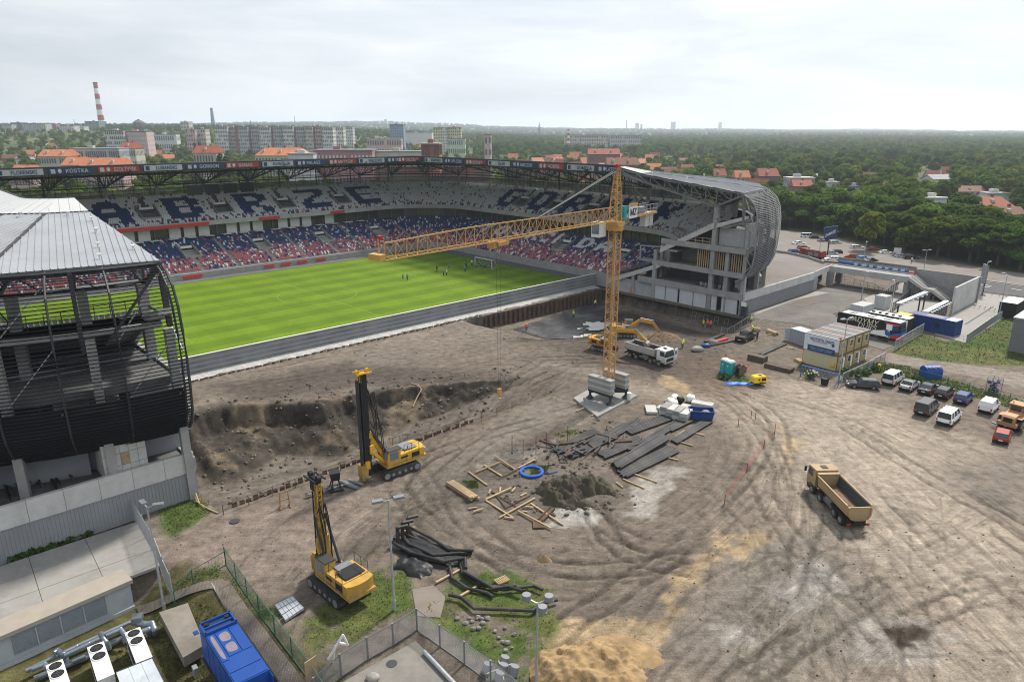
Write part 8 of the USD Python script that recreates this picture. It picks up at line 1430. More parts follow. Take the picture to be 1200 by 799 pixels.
p=at(459,778);tag(obj('manhole',MB().cyl((p[0],p[1],.04),(p[0],p[1],.065),.42,18),M('steel_dark')),'round manhole cover in the paved corner','manhole cover');p=at(437,796);tag(obj('boulder',MB().ball((p[0],p[1],.2),(.5,.4,.3),2),M('stone')),'small boulder on the paved corner','boulder');a,b=at(497,766),at(540,812);tag(obj('lying_pole',MB().cyl(a+[0,0,.25],b+[0,0,.25],.17,10),M('galvanised')),'grey lamp pole lying on the paved corner','pole')
pts=[at(*p)[:2]for p in((322,712),(343,702),(357,716),(335,731))];o=np.mean(pts,0);t=thing('panel_stack','dark blue-grey grating panel lying on the grass beside the mesh fence','panel',(*o,.05));pq=np.array(pts)-o
for i in range(5):
 for j in range(3):f=lambda a,b:(1-a)*((1-b)*pq[0]+b*pq[3])+a*((1-b)*pq[1]+b*pq[2]);c4=[f(i/5+.01,j/3+.02),f((i+1)/5-.01,j/3+.02),f((i+1)/5-.01,(j+1)/3-.02),f(i/5+.01,(j+1)/3-.02)];obj('plate',MB().hexa([(*c,.1)for c in c4][::-1],[(*c,.32)for c in c4][::-1]),M('board_blue' if False else 'store_grey'),t)
t=thing('wooden_panel','pale wooden panel leaning at the end of the mesh fence','panel',at(366,796),.9);obj('panel',MB().box((0,0,.9),(1.0,.06,1.8)),M('timber'),t);p=at(395,778);t=thing('white_trestle','white angled steel frame leaning over the bar fence','frame',p,.3);obj('frame',MB().beam((-.6,0,.6),(.6,0,2.5),.14).beam((.2,0,1.9),(.9,0,1.5),.14).beam((.9,0,1.5),(.6,0,2.5),.12).beam((-.3,.3,0),(0,.1,1.6),.1),M('white'),t)
struct('pavement',MB().prism(np.array([at(*p)[:2]for p in((483,691),(508,686),(522,700),(516,724),(488,722))]),-.1,.07),mat('bare_concrete',(.165,.14,.12),.9,.12,.8,dirt=(.22,.19,.165),dirt_amt=.5),'worn concrete patch in the grass by the bar fence corner');p=at(275,611);tag(obj('manhole',MB().cyl((p[0],p[1],.06),(p[0],p[1],.1),.5,16),M('steel_dark')),'round manhole cover on the path below the trench','manhole cover')
for k,(pts)in enumerate([[(224,576),(231,589),(240,597),(254,598)],[(226,577),(234,592),(246,598),(256,602)]]):q=np.array([gs(*p)for p in pts]);q[:,2]+=(1.4,.2,.12,.1);tag(obj('cable',MB().tube(q,.07,6),M('timber')),'yellow cable hanging from the podium corner to the lawn','cable','cables at the podium corner')
# tufts on the turf: one mass nobody could count
def tufts(name,label,region,n,h,seed,m):
 b=np.random.default_rng(seed);P_=[pxpoly(q)for q in region];pts=[]
 for q in P_:
  lo,hi=q[:,:2].min(0),q[:,:2].max(0);c=b.uniform(lo,hi,(n,2));ok=inside(q,c[:,0],c[:,1])>0.1;pts.append(c[ok])
 c=np.vstack(pts);g=np.array([GM[min(max(int((x-gx[0])/GS),0),len(gx)-1),min(max(int((y-gy[0])/GS),0),len(gy)-1)]for x,y in c]);c=c[b.random(len(c))<g];k=len(c)
 z=np.array([on_ground(*p)for p in c]);a=b.uniform(0,2*PI,k);s=b.uniform(.5,1.5,k)*h;t1=np.c_[np.cos(a),np.sin(a),0*a]*s[:,None]*.7;ap=np.c_[c+b.normal(0,.08,(k,2)),z+s];base=np.c_[c,z-.02]
 v=np.stack([base-t1,base+t1,ap+t1*.3,ap-t1*.3],1).reshape(-1,3);tag(obj(name,(v,np.arange(4*k).reshape(-1,4)),M(m),kind='stuff'),label,'grass')
mat('grass_blades',(.085,.11,.033),.7,.35,.8,trans=.3);mat('grass_dry',(.105,.105,.037),.7,.3,.8,trans=.3)
tufts('grass','patchy green grass along the lower edge of the site and the lawns beside the fences',GRASS_P[:10],2600,.075,3,'grass_blades');tufts('grass','long grass of the lawns behind the parked cars',GRASS_P[10:14],9000,.15,4,'grass_dry');tufts('grass','dry grass round the generator',[GRASS_P[14]],7000,.09,5,'grass_dry')
b7=np.random.default_rng(12)
for k in range(9):p=lerp(at(20,655),at(155,604),k/8);bush('weed','low weed growing along the foot of the grey podium wall',(CX,CY),1,.5,1)if False else None
for k,(x,y)in enumerate(((18,652),(40,645),(58,638),(66,634),(80,631),(100,624),(28,650))):bush('weed',('weed clump by the podium wall, %s along the slabs from the left'%('first','third','fourth','fifth','sixth','last','second')[k]),(x,y),.75,.7,80+k)
def clods(name,label,n,region,smin,smax,seed,m):
 b=np.random.default_rng(seed);q=pxpoly(region);lo,hi=q[:,:2].min(0),q[:,:2].max(0);c=b.uniform(lo,hi,(n,2));c=c[inside(q,c[:,0],c[:,1])>0];ico=trimesh.creation.icosphere(0);vs,fs=[],[]
 for i,(x,y)in enumerate(c):s=smin+(smax-smin)*b.random()**4;vs.append(ico.vertices*b.uniform(.6,1.3,(12,1))*[s,s,s*.7]+[x,y,on_ground(x,y)+s*.2]);fs.append(ico.faces+12*i)
 tag(obj(name,(np.vstack(vs),np.vstack(fs)),M(m),kind='stuff'),label,'clods')
mat('clod_dark',(.088,.076,.065),.95,.4,1.0);mat('clod_pale',(.17,.15,.128),.95,.35,1.0)
clods('earth_clods','lumps of dark earth and stones on the dug bank',1900,[(226,470),(340,452),(470,440),(640,425),(560,480),(400,545),(240,600)],.05,.38,1,'clod_dark')
clods('earth_clods','pale stones and lumps of clay on the dug bank',1500,[(226,480),(340,455),(470,445),(620,432),(540,480),(400,540),(240,590)],.05,.28,2,'clod_pale')
clods('earth_clods','lumps of soil round the pit, the excavators and the crane',700,[(400,400),(560,375),(700,395),(860,400),(850,440),(700,470),(560,480),(420,440)],.05,.24,3,'clod_dark')
clods('earth_clods','small stones and clods strewn over the rutted ground',2600,[(200,640),(420,590),(560,500),(700,500),(830,480),(1000,560),(1190,640),(1190,798),(700,798),(480,700),(300,690)],.03,.12,4,'clod_dark')
clods('earth_clods','rubbly soil round the girders and the soil heap',1100,[(600,530),(700,490),(760,500),(700,560),(760,590),(660,610),(590,590)],.05,.35,5,'clod_dark')
# ---------------------------------------------------------------- trees
def leaf_mat(nm,c,dark):
 MATS[nm]=usdkit.material(stage,'/World/Looks/'+nm,{'oi':('object_info',{}),'tc':('geometry',{}),'n':('noise_texture',{'scale':.45,'detail':3.0}),'r':('rgb_ramp',{'ramp':[(.32,dark),(.68,c)]}),'mr':('map_range',{'to_min':.72,'to_max':1.3}),'mh':('map_range',{'to_min':.485,'to_max':.512}),'hs':('hsv',{'saturation':1.0}),'d':('diffuse_bsdf',{}),'t':('translucent_bsdf',{}),'m':('mix_closure',{'fac':.38})},
  [('tc.position','n.vector'),('n.fac','r.fac'),('r.color','hs.color'),('oi.random','mr.value'),('mr.result','hs.value'),('oi.random','mh.value'),('mh.result','hs.hue'),('hs.color','d.color'),('hs.color','t.color'),('d.BSDF','m.closure1'),('t.BSDF','m.closure2')],surface='m.closure');return MATS[nm]
leaf_mat('leaves_mid',(.145,.215,.036),(.058,.098,.019));leaf_mat('leaves_dark',(.092,.150,.030),(.036,.067,.016));leaf_mat('leaves_yellow',(.21,.25,.034),(.10,.135,.022));leaf_mat('leaves_poplar',(.052,.084,.025),(.028,.047,.015))
mat('bark',(.09,.07,.05),.9,.25,2.0)
def crown(seed,h,r,n,size,kind='broad'):
 b=np.random.default_rng(seed);c=[]
 if kind=='poplar':lob=[((b.normal(0,r*.25),b.normal(0,r*.25),h*u),r*(1-.75*abs(u-.45)**1.3)*.75,h*.10)for u in np.linspace(.14,.95,10)]
 elif kind=='cone':lob=[((0,0,h*u),r*(1.05-u),h*.06)for u in np.linspace(.12,.98,11)]
 else:
  lob=[]
  for k in range(15):
   a=b.uniform(0,2*PI);q=b.random()**.6;z=b.uniform(.30,.86);e=math.sqrt(max(.05,1-((z-.52)/.46)**2));lob.append(((math.cos(a)*r*q*e*.8,math.sin(a)*r*q*e*.8,h*z),r*b.uniform(.26,.46),h*b.uniform(.08,.14)))
  lob.append(((0,0,h*.84),r*.4,h*.12))
 w=np.array([l[1]**2 for l in lob]);ks=b.choice(len(lob),n,p=w/w.sum());d=b.normal(0,1,(n,3));d/=np.linalg.norm(d,axis=1,keepdims=True);d[:,2]=np.where(d[:,2]<-.45,-d[:,2],d[:,2]);rad=b.uniform(.72,1.06,n)[:,None]
 C_=np.array([l[0]for l in lob])[ks]+d*rad*np.array([[l[1],l[1],l[2]]for l in lob])[ks]
 nrm=d+b.normal(0,.55,(n,3));nrm/=np.linalg.norm(nrm,axis=1,keepdims=True);t=np.cross(nrm,b.normal(0,1,(n,3)));t/=np.linalg.norm(t,axis=1,keepdims=True);u=np.cross(nrm,t);s=size*b.uniform(.55,1.25,(n,1))
 v=np.stack([C_-t*s,C_-u*s*.7,C_+t*s,C_+u*s*.7],1)+nrm[:,None]*b.normal(0,.12,(n,4,1))*s[:,None];return v.reshape(-1,3),np.arange(4*n).reshape(-1,4)
def trunk(seed,h,r):
 b=np.random.default_rng(seed);mb=MB().tube([(0,0,-.5),(.1,0,h*.25),(.0,.15,h*.55)],[h*.022+.1,h*.016+.06,.06],6)
 for k in range(5):a=b.uniform(0,2*PI);z=h*b.uniform(.2,.42);mb.tube([(0,0,z),(math.cos(a)*r*.3,math.sin(a)*r*.3,z+h*.13),(math.cos(a)*r*.6,math.sin(a)*r*.6,z+h*.24)],[.12,.08,.04],5)
 return mb
KINDS={}
def tree_kind(nm,seed,h,r,n,size,leaf,kind='broad'):
 pr=proto('kind_'+nm);obj('trunk',trunk(seed,h,r),M('bark'),pr);obj('crown',crown(seed,h,r,n,size,kind),M(leaf),pr);KINDS[nm]=(pr,h,crown(seed,h,r,max(60,int(n*.22)),size*2.0,kind),leaf)
for k in range(3):tree_kind('dark_tree_%s'%'abc'[k],20+k,13,5.2,1500,.62,'leaves_dark');tree_kind('green_tree_%s'%'abc'[k],30+k,12,4.9,1500,.60,'leaves_mid')
tree_kind('light_tree_a',40,11,4.6,1500,.55,'leaves_yellow');tree_kind('light_tree_b',41,10,4.4,1300,.55,'leaves_yellow');tree_kind('poplar',42,16,2.4,1100,.55,'leaves_poplar','poplar');tree_kind('conifer',43,13,2.6,900,.5,'leaves_poplar','cone')
def proj(x,y,z):
 q=z-CAMH;d=y*CT-q*ST;u=y*ST+q*CT;return CX+FPX*x/d,CY-FPX*u/d,d
# ---------------------------------------------------------------- buildings of the town; each keeps its face clear of nearer trees
CLEAR=[]
def base_z(x,y):return float(far_height(np.array([x]),np.array([y]))[0])-.4
def facade(name,label,pl,pr_,top,y,depth,wall,roofm='concrete_dark',rows=5,cols=8,win='far_window',cat='building',turn=0.0,roof='flat',bands=None,group=None,clear=True,wfrac=.5,hfrac=.5,extra=None):
 a=deep(pl,top,y);b=deep(pr_,top,y);z0=base_z((a[0]+b[0])/2,y);L=b[0]-a[0];h=a[2]-z0;t=thing(name,label,cat,((a[0]+b[0])/2,y+depth/2,z0),turn,group)
 hw=h-(0 if roof=='flat' else min(h*.38,4.5));obj('wall',MB().lo((-L/2,-depth/2,-3),(L/2,depth/2,hw)),M(wall),t)
 if bands:
  for(u0,u1,m)in bands:obj('wall_panel',MB().lo((-L/2+L*u0,-depth/2-.25,0),(-L/2+L*u1,-depth/2-.02,hw-.3)),M(m),t)
 if rows:
  mb=MB();fw,fh=L/cols,hw/rows
  for i in range(cols):
   for j in range(rows):
    if(i*7+j*3)%11==0:continue
    mb.lo((-L/2+fw*(i+.5-wfrac/2),-depth/2-.32,fh*(j+.3)),(-L/2+fw*(i+.5+wfrac/2),-depth/2-.27,fh*(j+.3+hfrac)))
  nd=max(1,int(depth/fw))
  for i in range(nd):
   for j in range(rows):
    for s in(-1,1):x0=s*L/2;mb.lo((min(x0,x0+s*.06),-depth/2+depth/nd*(i+.3),fh*(j+.3)),(max(x0,x0+s*.06),-depth/2+depth/nd*(i+.7),fh*(j+.3+hfrac)))
  obj('windows',mb,M(win),t,kind='stuff')
 if roof=='flat':
  obj('roof',MB().lo((-L/2-.2,-depth/2-.4,hw),(L/2+.2,depth/2+.2,hw+.5)),M(roofm),t);obj('roof_housing',MB().lo((-L*.2,-1,hw+.5),(-L*.2+min(4,L*.3),2,hw+2.2)),M(wall),t)
 else:
  e=.5;rf=obj('roof',MB().hexa([(-L/2-e,-depth/2-e,hw),(L/2+e,-depth/2-e,hw),(L/2+e,depth/2+e,hw),(-L/2-e,depth/2+e,hw)],[(-L/2+(e+L*.12 if roof=='hip' else 0),-.05,h),(L/2-(e+L*.12 if roof=='hip' else 0),-.05,h),(L/2-(e+L*.12 if roof=='hip' else 0),.05,h),(-L/2+(e+L*.12 if roof=='hip' else 0),.05,h)]),M(roofm),t);n=max(1,int(L/9))
  for k in range(n):x=-L/2+L*(k+.6)/n;obj('chimney',MB().lo((x-.5,.3,h-1.8),(x+.5,1.2,h+1.0)),M('brick_dark'),rf);obj('dormer',MB().lo((x-2.4,-depth*.32,hw+.6),(x-1.2,-depth*.1,hw+(h-hw)*.75)),M('wall_cream'),rf)
 if clear:CLEAR.append((pl-1,pr_+1,top-1,top+max(3,.5*(proj(a[0],y,z0)[1]-top)),y))
 return t
mat('far_window',(.10,.11,.12),.4,.3,.3)
for nm,c in dict(wall_cream=(.42,.40,.345),wall_white=(.48,.485,.475),wall_grey=(.36,.37,.38),wall_green=(.38,.47,.36),wall_pink=(.45,.33,.32),wall_red=(.28,.09,.08),wall_blue_grey=(.20,.27,.36),wall_purple=(.30,.16,.18),wall_yellow=(.50,.46,.30),wall_dark=(.13,.12,.12),wall_teal=(.16,.22,.21),wall_lime=(.36,.45,.16),brick_red=(.24,.105,.085),brick_dark=(.14,.07,.055)).items():mat(nm,c,.85,.1,.3,dirt=tuple(np.array(c)*.7),dirt_amt=.4)
mat('tile_orange',(.44,.17,.085),.8,.2,.35,dirt=(.30,.11,.06),dirt_amt=.6);mat('tile_red',(.27,.075,.05),.8,.2,.35,dirt=(.15,.06,.045),dirt_amt=.6);mat('tile_brown',(.16,.075,.05),.8,.2,.35);mat('tile_grey',(.22,.225,.235),.7,.15,.4)
F=facade
F('apartment_block','grey apartment block at the far left of the skyline',1,13,146,1500,20,'wall_grey',rows=9,cols=6);F('apartment_block','darker block right beside the far left apartment block',12,25,144,1520,20,'wall_dark',rows=9,cols=6);F('apartment_block','grey apartment block with a lime green right end',27,53,145,1450,20,'wall_grey',rows=9,cols=10,bands=[(.78,.98,'wall_lime')]);F('apartment_block','brown-red block right of the one with the lime end',52,65,145.5,1560,20,'wall_purple',rows=8,cols=5);F('apartment_block','low pale block left of the striped chimney',70,86,147.5,1500,20,'wall_white',rows=5,cols=6);F('apartment_block','second low pale block left of the striped chimney',87,98,148,1540,18,'wall_white',rows=4,cols=5);F('power_plant','dark green plant building at the foot of the striped chimney',99,115.5,142.5,1580,30,'wall_teal',rows=2,cols=4)
F('modern_block','white block with checkered windows',122,144,153.5,760,16,'wall_white',rows=7,cols=9,wfrac=.6,hfrac=.55);F('modern_block','brown and white checkered block joined to the white one',144.5,171,154.5,765,16,'wall_pink',rows=7,cols=11,wfrac=.55,hfrac=.55,win='wall_white',bands=[(0,.14,'wall_red')])
F('long_terrace','long grey terrace with a flat roof above the stand roof',79,139,174.5,520,14,'wall_grey','tile_grey',rows=3,cols=24);F('tenement','tenement with a brown-red roof in front of the checkered blocks',138,157,167,560,14,'wall_cream','tile_red',rows=3,cols=7,roof='gable');F('tenement','tenement with a bright orange roof at the left',43,79,175.5,500,14,'wall_cream','tile_orange',rows=3,cols=12,roof='gable');F('tenement','nearest orange tiled tenement above the left stand roof',92,141,185.5,400,14,'wall_pink','tile_orange',rows=3,cols=14,roof='gable');F('tenement','orange roofed tenement left of the nearest one',70,94,184.5,430,14,'wall_cream','tile_orange',rows=3,cols=8,roof='gable');F('tenement','orange roof just above the stand roof at the far left',8,36,194,385,12,'wall_pink','tile_orange',rows=2,cols=8,roof='gable')
F('tenement','long orange hipped roof over pale green walls',298,357,173.5,440,15,'wall_green','tile_orange',rows=3,cols=16,roof='hip');F('tenement','purple-red building right of the orange hipped roof',367,436,176.5,420,14,'wall_purple','tile_grey',rows=2,cols=16,win='wall_white');F('tenement','low white building between the orange roof and the purple-red one',337,367,181,410,12,'wall_white','tile_grey',rows=2,cols=8);F('tenement','pale flat-roofed terrace right of the purple-red building',440,503,178,430,12,'wall_cream','tile_grey',rows=2,cols=16);F('tenement','red roofed tenement in front of the poplars',225,252,171,470,13,'wall_cream','tile_red',rows=3,cols=8,roof='gable')
bt_=F('brick_tower','dark brick block with tall pale windows behind the corner of the stand roof',493.5,514.5,169.5,318,12,'brick_red','concrete',rows=5,cols=6,win='glass_dark',wfrac=.35,hfrac=.75);F('brick_building','long brown brick building seen under the stand roof',440,575,196,330,12,'brick_red','tile_grey',rows=3,cols=22,clear=False)
xs=[249,266,275,290,303,316,331,343,357,366,377,390];ws=['wall_white','wall_cream','wall_grey','wall_grey','wall_white','wall_grey','wall_white','wall_grey','wall_cream','wall_pink','wall_white'];od=('first','second','third','fourth','fifth','sixth','seventh','eighth','ninth','tenth','eleventh')
for k in range(11):F('apartment_block',od[k]+' section from the left of the long row of apartment blocks',xs[k],xs[k+1]-.3,148.4+.6*((k*5)%3),900+6*(k%2),14,ws[k],rows=8,cols=6,bands=[(0,.22,'wall_red')]if k in(2,3,5,7,9)else([(.0,.18,'wall_lime')]if k==0 else None),wfrac=.55)
F('apartment_block','green and pink block left of the long apartment row',217,228,152,930,14,'wall_pink',rows=6,cols=4);F('apartment_block','cream block left of the long apartment row',229,240,151.5,940,14,'wall_cream',rows=6,cols=4);F('apartment_block','white block right of the long apartment row',391,402,149.5,980,14,'wall_white',rows=7,cols=5);F('apartment_block','small white tower block in the middle distance',404,413,149,1050,14,'wall_white',rows=8,cols=4);F('tower_block','blue-grey tower block alone in the middle distance',456.5,472.5,146.3,1040,20,'wall_blue_grey',rows=11,cols=6);F('tower_block','left of two yellowish tower blocks',507.5,524,150,980,18,'wall_yellow',rows=10,cols=6,bands=[(.7,.98,'wall_white')]);F('tower_block','right of two yellowish tower blocks',525,540,149.5,985,18,'wall_yellow',rows=10,cols=6);F('hall','long white hall left of the yellowish towers',474,506,156,1150,40,'wall_white','wall_blue_grey',rows=0)
F('white_tower','narrow white building right of the yellowish towers',567.5,576,158.5,700,8,'wall_pink',rows=3,cols=2,bands=[(.75,1,'wall_white')]);F('apartment_block','pink and white long block in the far wood',662,713,158.6,1200,14,'wall_cream',rows=5,cols=18,bands=[(.3,.4,'wall_pink'),(.6,.7,'wall_pink')]);F('apartment_block','grey long block in the far wood',716,752,159.2,1250,14,'wall_grey',rows=4,cols=14);F('flats','low pale flats in the trees of the middle distance',525,545,163,820,12,'wall_green',rows=3,cols=8);F('flats','tan tower-like house left of the apartment row',211,221,143,1500,18,'wall_cream',rows=3,cols=3);F('tenement','white and pink terrace below the blue-grey tower',430,470,163,800,12,'wall_pink','tile_grey',rows=3,cols=14);F('tenement','low white building on the far slope at the left',180,206,158,1000,12,'wall_white','tile_grey',rows=2,cols=10)
F('brick_house','long dark red roofed building among the houses of the town',690,727,174.5,620,14,'brick_red','tile_red',rows=2,cols=10,roof='gable');F('brick_house','red brick terrace beside the crane head',712,748,185,470,12,'brick_red','tile_brown',rows=3,cols=10,roof='gable')
F('grey_house','grey flat building with a red tiled wing behind the mesh-clad grandstand',925,955,209,440,10,'wall_grey','wall_cream',rows=2,cols=6);F('house','red tiled house in front of the grey flat building',931,954,211.5,425,9,'brick_red','tile_red',rows=1,cols=4,roof='gable');F('house','house with a steep red roof and tall chimney left of the grey building',891,914,198,450,10,'wall_dark','tile_red',rows=2,cols=4,roof='gable');F('house','small orange-red roof left of the steep one',863,880,200,470,9,'wall_cream','tile_orange',rows=2,cols=3,roof='gable');F('house','low red roof peeping out above the right roof',838,852,198,480,9,'wall_cream','tile_red',rows=1,cols=3,roof='gable')
F('villa','white villa with a red lower roof right of the cemetery',1124,1157,218.5,400,10,'wall_white','tile_brown',rows=2,cols=5,roof='gable',bands=[(0,.35,'brick_red')]);F('villa','large villa with a red hipped roof and white dormers at the right',1151,1190,232,310,12,'wall_white','tile_red',rows=2,cols=6,roof='hip');F('villa','steep roofed house at the right edge in front of the villa',1176,1206,243.5,280,10,'wall_dark','tile_brown',rows=2,cols=4,roof='gable');F('shed','long low white shed in the gardens at the right',1084,1110,232.5,340,6,'wall_white','white',rows=0);F('shed','low white shed behind the villa',1157,1184,227,380,6,'wall_white','concrete_pale',rows=0);F('shed','small blue-roofed shed among the trees',999,1008,219.5,420,5,'wall_grey','blue_bright',rows=0);F('shed','white house front in the gardens left of the cemetery',970,984,214,460,6,'wall_white','wall_cream',rows=1,cols=3)
# chimneys, spires and masts
def stack(name,label,px,base,top,y,r0,r1,bands=None,m='wall_grey',n=12):
 a=deep(px,top,y);z0=base_z(a[0],y);h=a[2]-z0;t=thing(name,label,'chimney',(a[0],y,z0));k=9 if bands else 1
 for i in range(k):u0,u1=i/k,(i+1)/k;obj('shaft_band' if bands else 'shaft',MB().tube([(0,0,h*u0),(0,0,h*u1)],[lerp(r0,r1,u0),lerp(r0,r1,u1)],n),M(bands[i%2]if bands else m),t)
 obj('rim',MB().cyl((0,0,h),(0,0,h+1.5),r1*1.15,n),M('wall_dark'),t);return t
mat('chimney_red',(.33,.07,.055),.7,.1,.1);mat('chimney_white',(.62,.63,.63),.7,.1,.1)
stack('striped_chimney','tall red and white striped chimney on the left skyline',111.5,147,97.5,1620,7.0,4.2,('chimney_red','chimney_white'));stack('dark_chimney','dark slender chimney left of the apartment row',247.7,149,127.5,1900,6,3.2,None,'wall_blue_grey');stack('mast','thin mast behind the right part of the apartment row',344.8,147,137,2300,1.2,.8,None,'wall_grey',6);stack('distant_chimney','thin distant chimney on the horizon right of the crane',734.3,150,141.5,5200,4,3,None,'wall_grey');stack('lattice_mast','small distant mast left of the striped chimney',86.5,148,141,1900,.9,.6,None,'wall_grey',5);stack('signal_tower','short red and white mast in the wood of the middle distance',666.3,165,153,1150,2.4,1.6,('chimney_white','chimney_red'))
a=deep(162,140,1350);z0=base_z(a[0],1350);h=a[2]-z0;t=thing('shaft_tower','dark domed tower on the left skyline','tower',(a[0],1350,z0));obj('base',MB().tube([(0,0,-2),(0,0,h*.45)],[8,8.5],8),M('wall_dark'),t);obj('drum',MB().tube([(0,0,h*.45),(0,0,h*.55),(0,0,h*.8),(0,0,h*.94)],[9,11,11,5],8),M('wall_dark'),t);obj('cap',MB().tube([(0,0,h*.94),(0,0,h)],[2.5,2.0],8),M('wall_dark'),t)
for px,top,y,lb in((293.5,140.5,2100,'dark church spire on the skyline above the apartment row'),(632,143,2900,'church tower with a spire on the horizon above the stand roof')):
 a=deep(px,top,y);z0=base_z(a[0],y);h=a[2]-z0;t=thing('church_tower',lb,'church',(a[0],y,z0));obj('tower',MB().lo((-4,-4,-2),(4,4,h*.6)),M('wall_dark'),t);obj('spire',MB().tube([(0,0,h*.6),(0,0,h*.75),(0,0,h)],[5,2.6,.2],8),M('wall_blue_grey'),t);obj('nave',MB().lo((4,-6,-2),(22,6,h*.3)),M('wall_cream'),t)
for px,w,top,y,lb in((747,4,144.5,6500,'left tower of the far horizon group right of the crane'),(789.5,5,143,6500,'tall pale tower block on the far horizon'),(844.5,3.4,143.5,7000,'narrow tower on the far horizon above the right roof'),(752,2,146,6500,'thin tower beside the far horizon group'),(451.5,3.2,140,6200,'lone tower on the wooded hill of the horizon')):F('far_tower',lb,px-w/2,px+w/2,top,y,20,'wall_grey',rows=8,cols=3,clear=False)
# ---- small houses of the town
HP=[]
def house_proto(nm,L,D,hw,hr,wall,roofm):
 pr=proto('kind_'+nm);obj('wall',MB().lo((-L/2,-D/2,-2),(L/2,D/2,hw)).side([(-L/2,hw),(L/2,hw),(0,hw+hr-.15)],-D/2,-D/2+.1)if False else MB().lo((-L/2,-D/2,-2),(L/2,D/2,hw)).hexa([(-L/2,-D/2,hw),(L/2,-D/2,hw),(L/2,D/2,hw),(-L/2,D/2,hw)],[(-L/2,-.02,hw+hr-.2),(L/2,-.02,hw+hr-.2),(L/2,.02,hw+hr-.2),(-L/2,.02,hw+hr-.2)]),M(wall),pr)
 rf=MB()
 for s in(-1,1):rf.hexa([(-L/2-.5,s*(D/2+.5),hw-.35),(L/2+.5,s*(D/2+.5),hw-.35),(L/2+.5,s*.0,hw+hr),(-L/2-.5,s*.0,hw+hr)],[(-L/2-.5,s*(D/2+.5),hw-.1),(L/2+.5,s*(D/2+.5),hw-.1),(L/2+.5,0,hw+hr+.25),(-L/2-.5,0,hw+hr+.25)])
 obj('roof',rf,M(roofm),pr);obj('chimney',MB().lo((L*.2,.3,hw+hr*.4),(L*.2+.8,1.1,hw+hr+1)),M('brick_dark'),pr);w=MB()
 for x in np.linspace(-L*.35,L*.35,4):[w.lo((x-.5,-D/2-.05,z),(x+.5,-D/2-.01,z+1.3))for z in np.arange(.9,hw-1,2.7)]
 obj('window',w,M('glass_dark'),pr,kind='stuff');HP.append(pr)
house_proto('house_orange',13,10,6,5,'wall_cream','tile_orange');house_proto('house_red',12,10,5.5,5.5,'wall_white','tile_red');house_proto('house_brown',16,10,6.5,4.5,'brick_red','tile_brown');house_proto('house_grey',18,11,7,2.5,'wall_white','tile_grey');house_proto('house_brick',14,11,7,5.5,'brick_red','tile_orange')
HL=(('house','house with an orange tiled roof among the trees of the town','houses with orange roofs in the town'),('house','white house with a dark red roof among the trees of the town','white houses with red roofs in the town'),('house','brick house with a brown roof among the trees of the town','brick houses with brown roofs in the town'),('house','pale house with a low grey roof among the trees of the town','pale houses with grey roofs in the town'),('house','brick house with an orange roof among the trees of the town','brick houses with orange roofs in the town'))
b8=np.random.default_rng(21);taken=[((t_[0]+t_[1])/2,t_[4])for t_ in CLEAR];hpos=[];houses=[]
def try_house(px,y,k,turn):
 a=deep(px,200,y);x=a[0];z=base_z(x,y);u,v,d=proj(x,y,z+6)
 for(l,r,t,bt2,yy_)in CLEAR:
  if y<yy_+30 and l-8<u<r+8 and t-3<v<bt2+3:return
 for(hx,hy)in hpos:
  if math.hypot(hx-x,hy-y)<19:return
 hpos.append((x,y));houses.append((k,u,x,y,z,turn,b8.uniform(.75,1.0)))
 CLEAR.append((u-3500/y,u+3500/y,v-5200/y,v-2200/y,y))if b8.random()<.4 else None
for k in range(95):px=b8.choice([b8.normal(715,45),b8.uniform(600,850),b8.normal(660,25)]);try_house(px,b8.uniform(430,900),b8.choice([0,1,4,0,2]),b8.uniform(-.6,.6))
for k in range(38):try_house(b8.uniform(-10,560),b8.uniform(420,1150),b8.choice([0,0,2,3,3,4]),b8.uniform(-.5,.5))
for k in range(24):try_house(b8.uniform(860,1220),b8.uniform(380,560),b8.choice([1,2,3]),b8.uniform(-.6,.6))
# cemetery stones: far and tiny, one mass
mb=MB();
for k in range(420):
 p=deep(b8.uniform(1070,1112),216,b8.uniform(440,560));s=b8.uniform(.5,1.3);mb.box((p[0],p[1],s/2+.1),(s,.4,s+.4),b8.uniform(-.3,.3))
tag(obj('gravestones',mb,M('concrete_pale'),kind='stuff'),'pale gravestones of the cemetery in the clearing at the right','gravestones')
struct('cemetery_ground',MB().prism(np.array([deep(x,216,y)[:2]for x,y in((1066,425),(1116,425),(1114,570),(1068,570))]),-.4,.12),M('lot'),'pale gravel of the cemetery clearing')
# ---- telling alike things apart: by the nearest landmark, near or far, and from left to right
MARKS=[(8,'the far left blocks'),(40,'the block with the lime end'),(80,'the low pale blocks'),(112,'the striped chimney'),(134,'the checkered white block'),(160,'the domed tower'),(190,'the red roof by the poplars'),(216,'the tan tower house'),(247,'the dark chimney'),(275,'the poplar group'),(305,"the orange roof's left end"),(345,"the orange roof's right end"),(385,'the purple-red building'),(420,'the small white tower block'),(464,'the blue-grey tower'),(503,'the brick block'),(532,'the yellowish towers'),(572,'the narrow white building'),(610,'the gap by the church'),(640,'the horizon church tower'),(670,'the red and white mast'),(700,'the long dark red roof'),(722,'the crane head'),(750,'the right roof ridge'),(790,'the pale horizon tower'),(835,'the narrow horizon tower'),(868,'the small orange-red roof'),(902,'the steep red roof'),(940,'the grey flat house'),(972,'the blue sign'),(1003,'the blue-roofed shed'),(1030,'the dark red parked car'),(1058,'the white board'),(1090,'the cemetery'),(1120,'the bridge stair'),(1150,'the billboard'),(1180,'the big villa'),(1215,'the right edge')]
ORD='first second third fourth fifth sixth seventh eighth ninth tenth eleventh twelfth thirteenth fourteenth fifteenth sixteenth'.split()
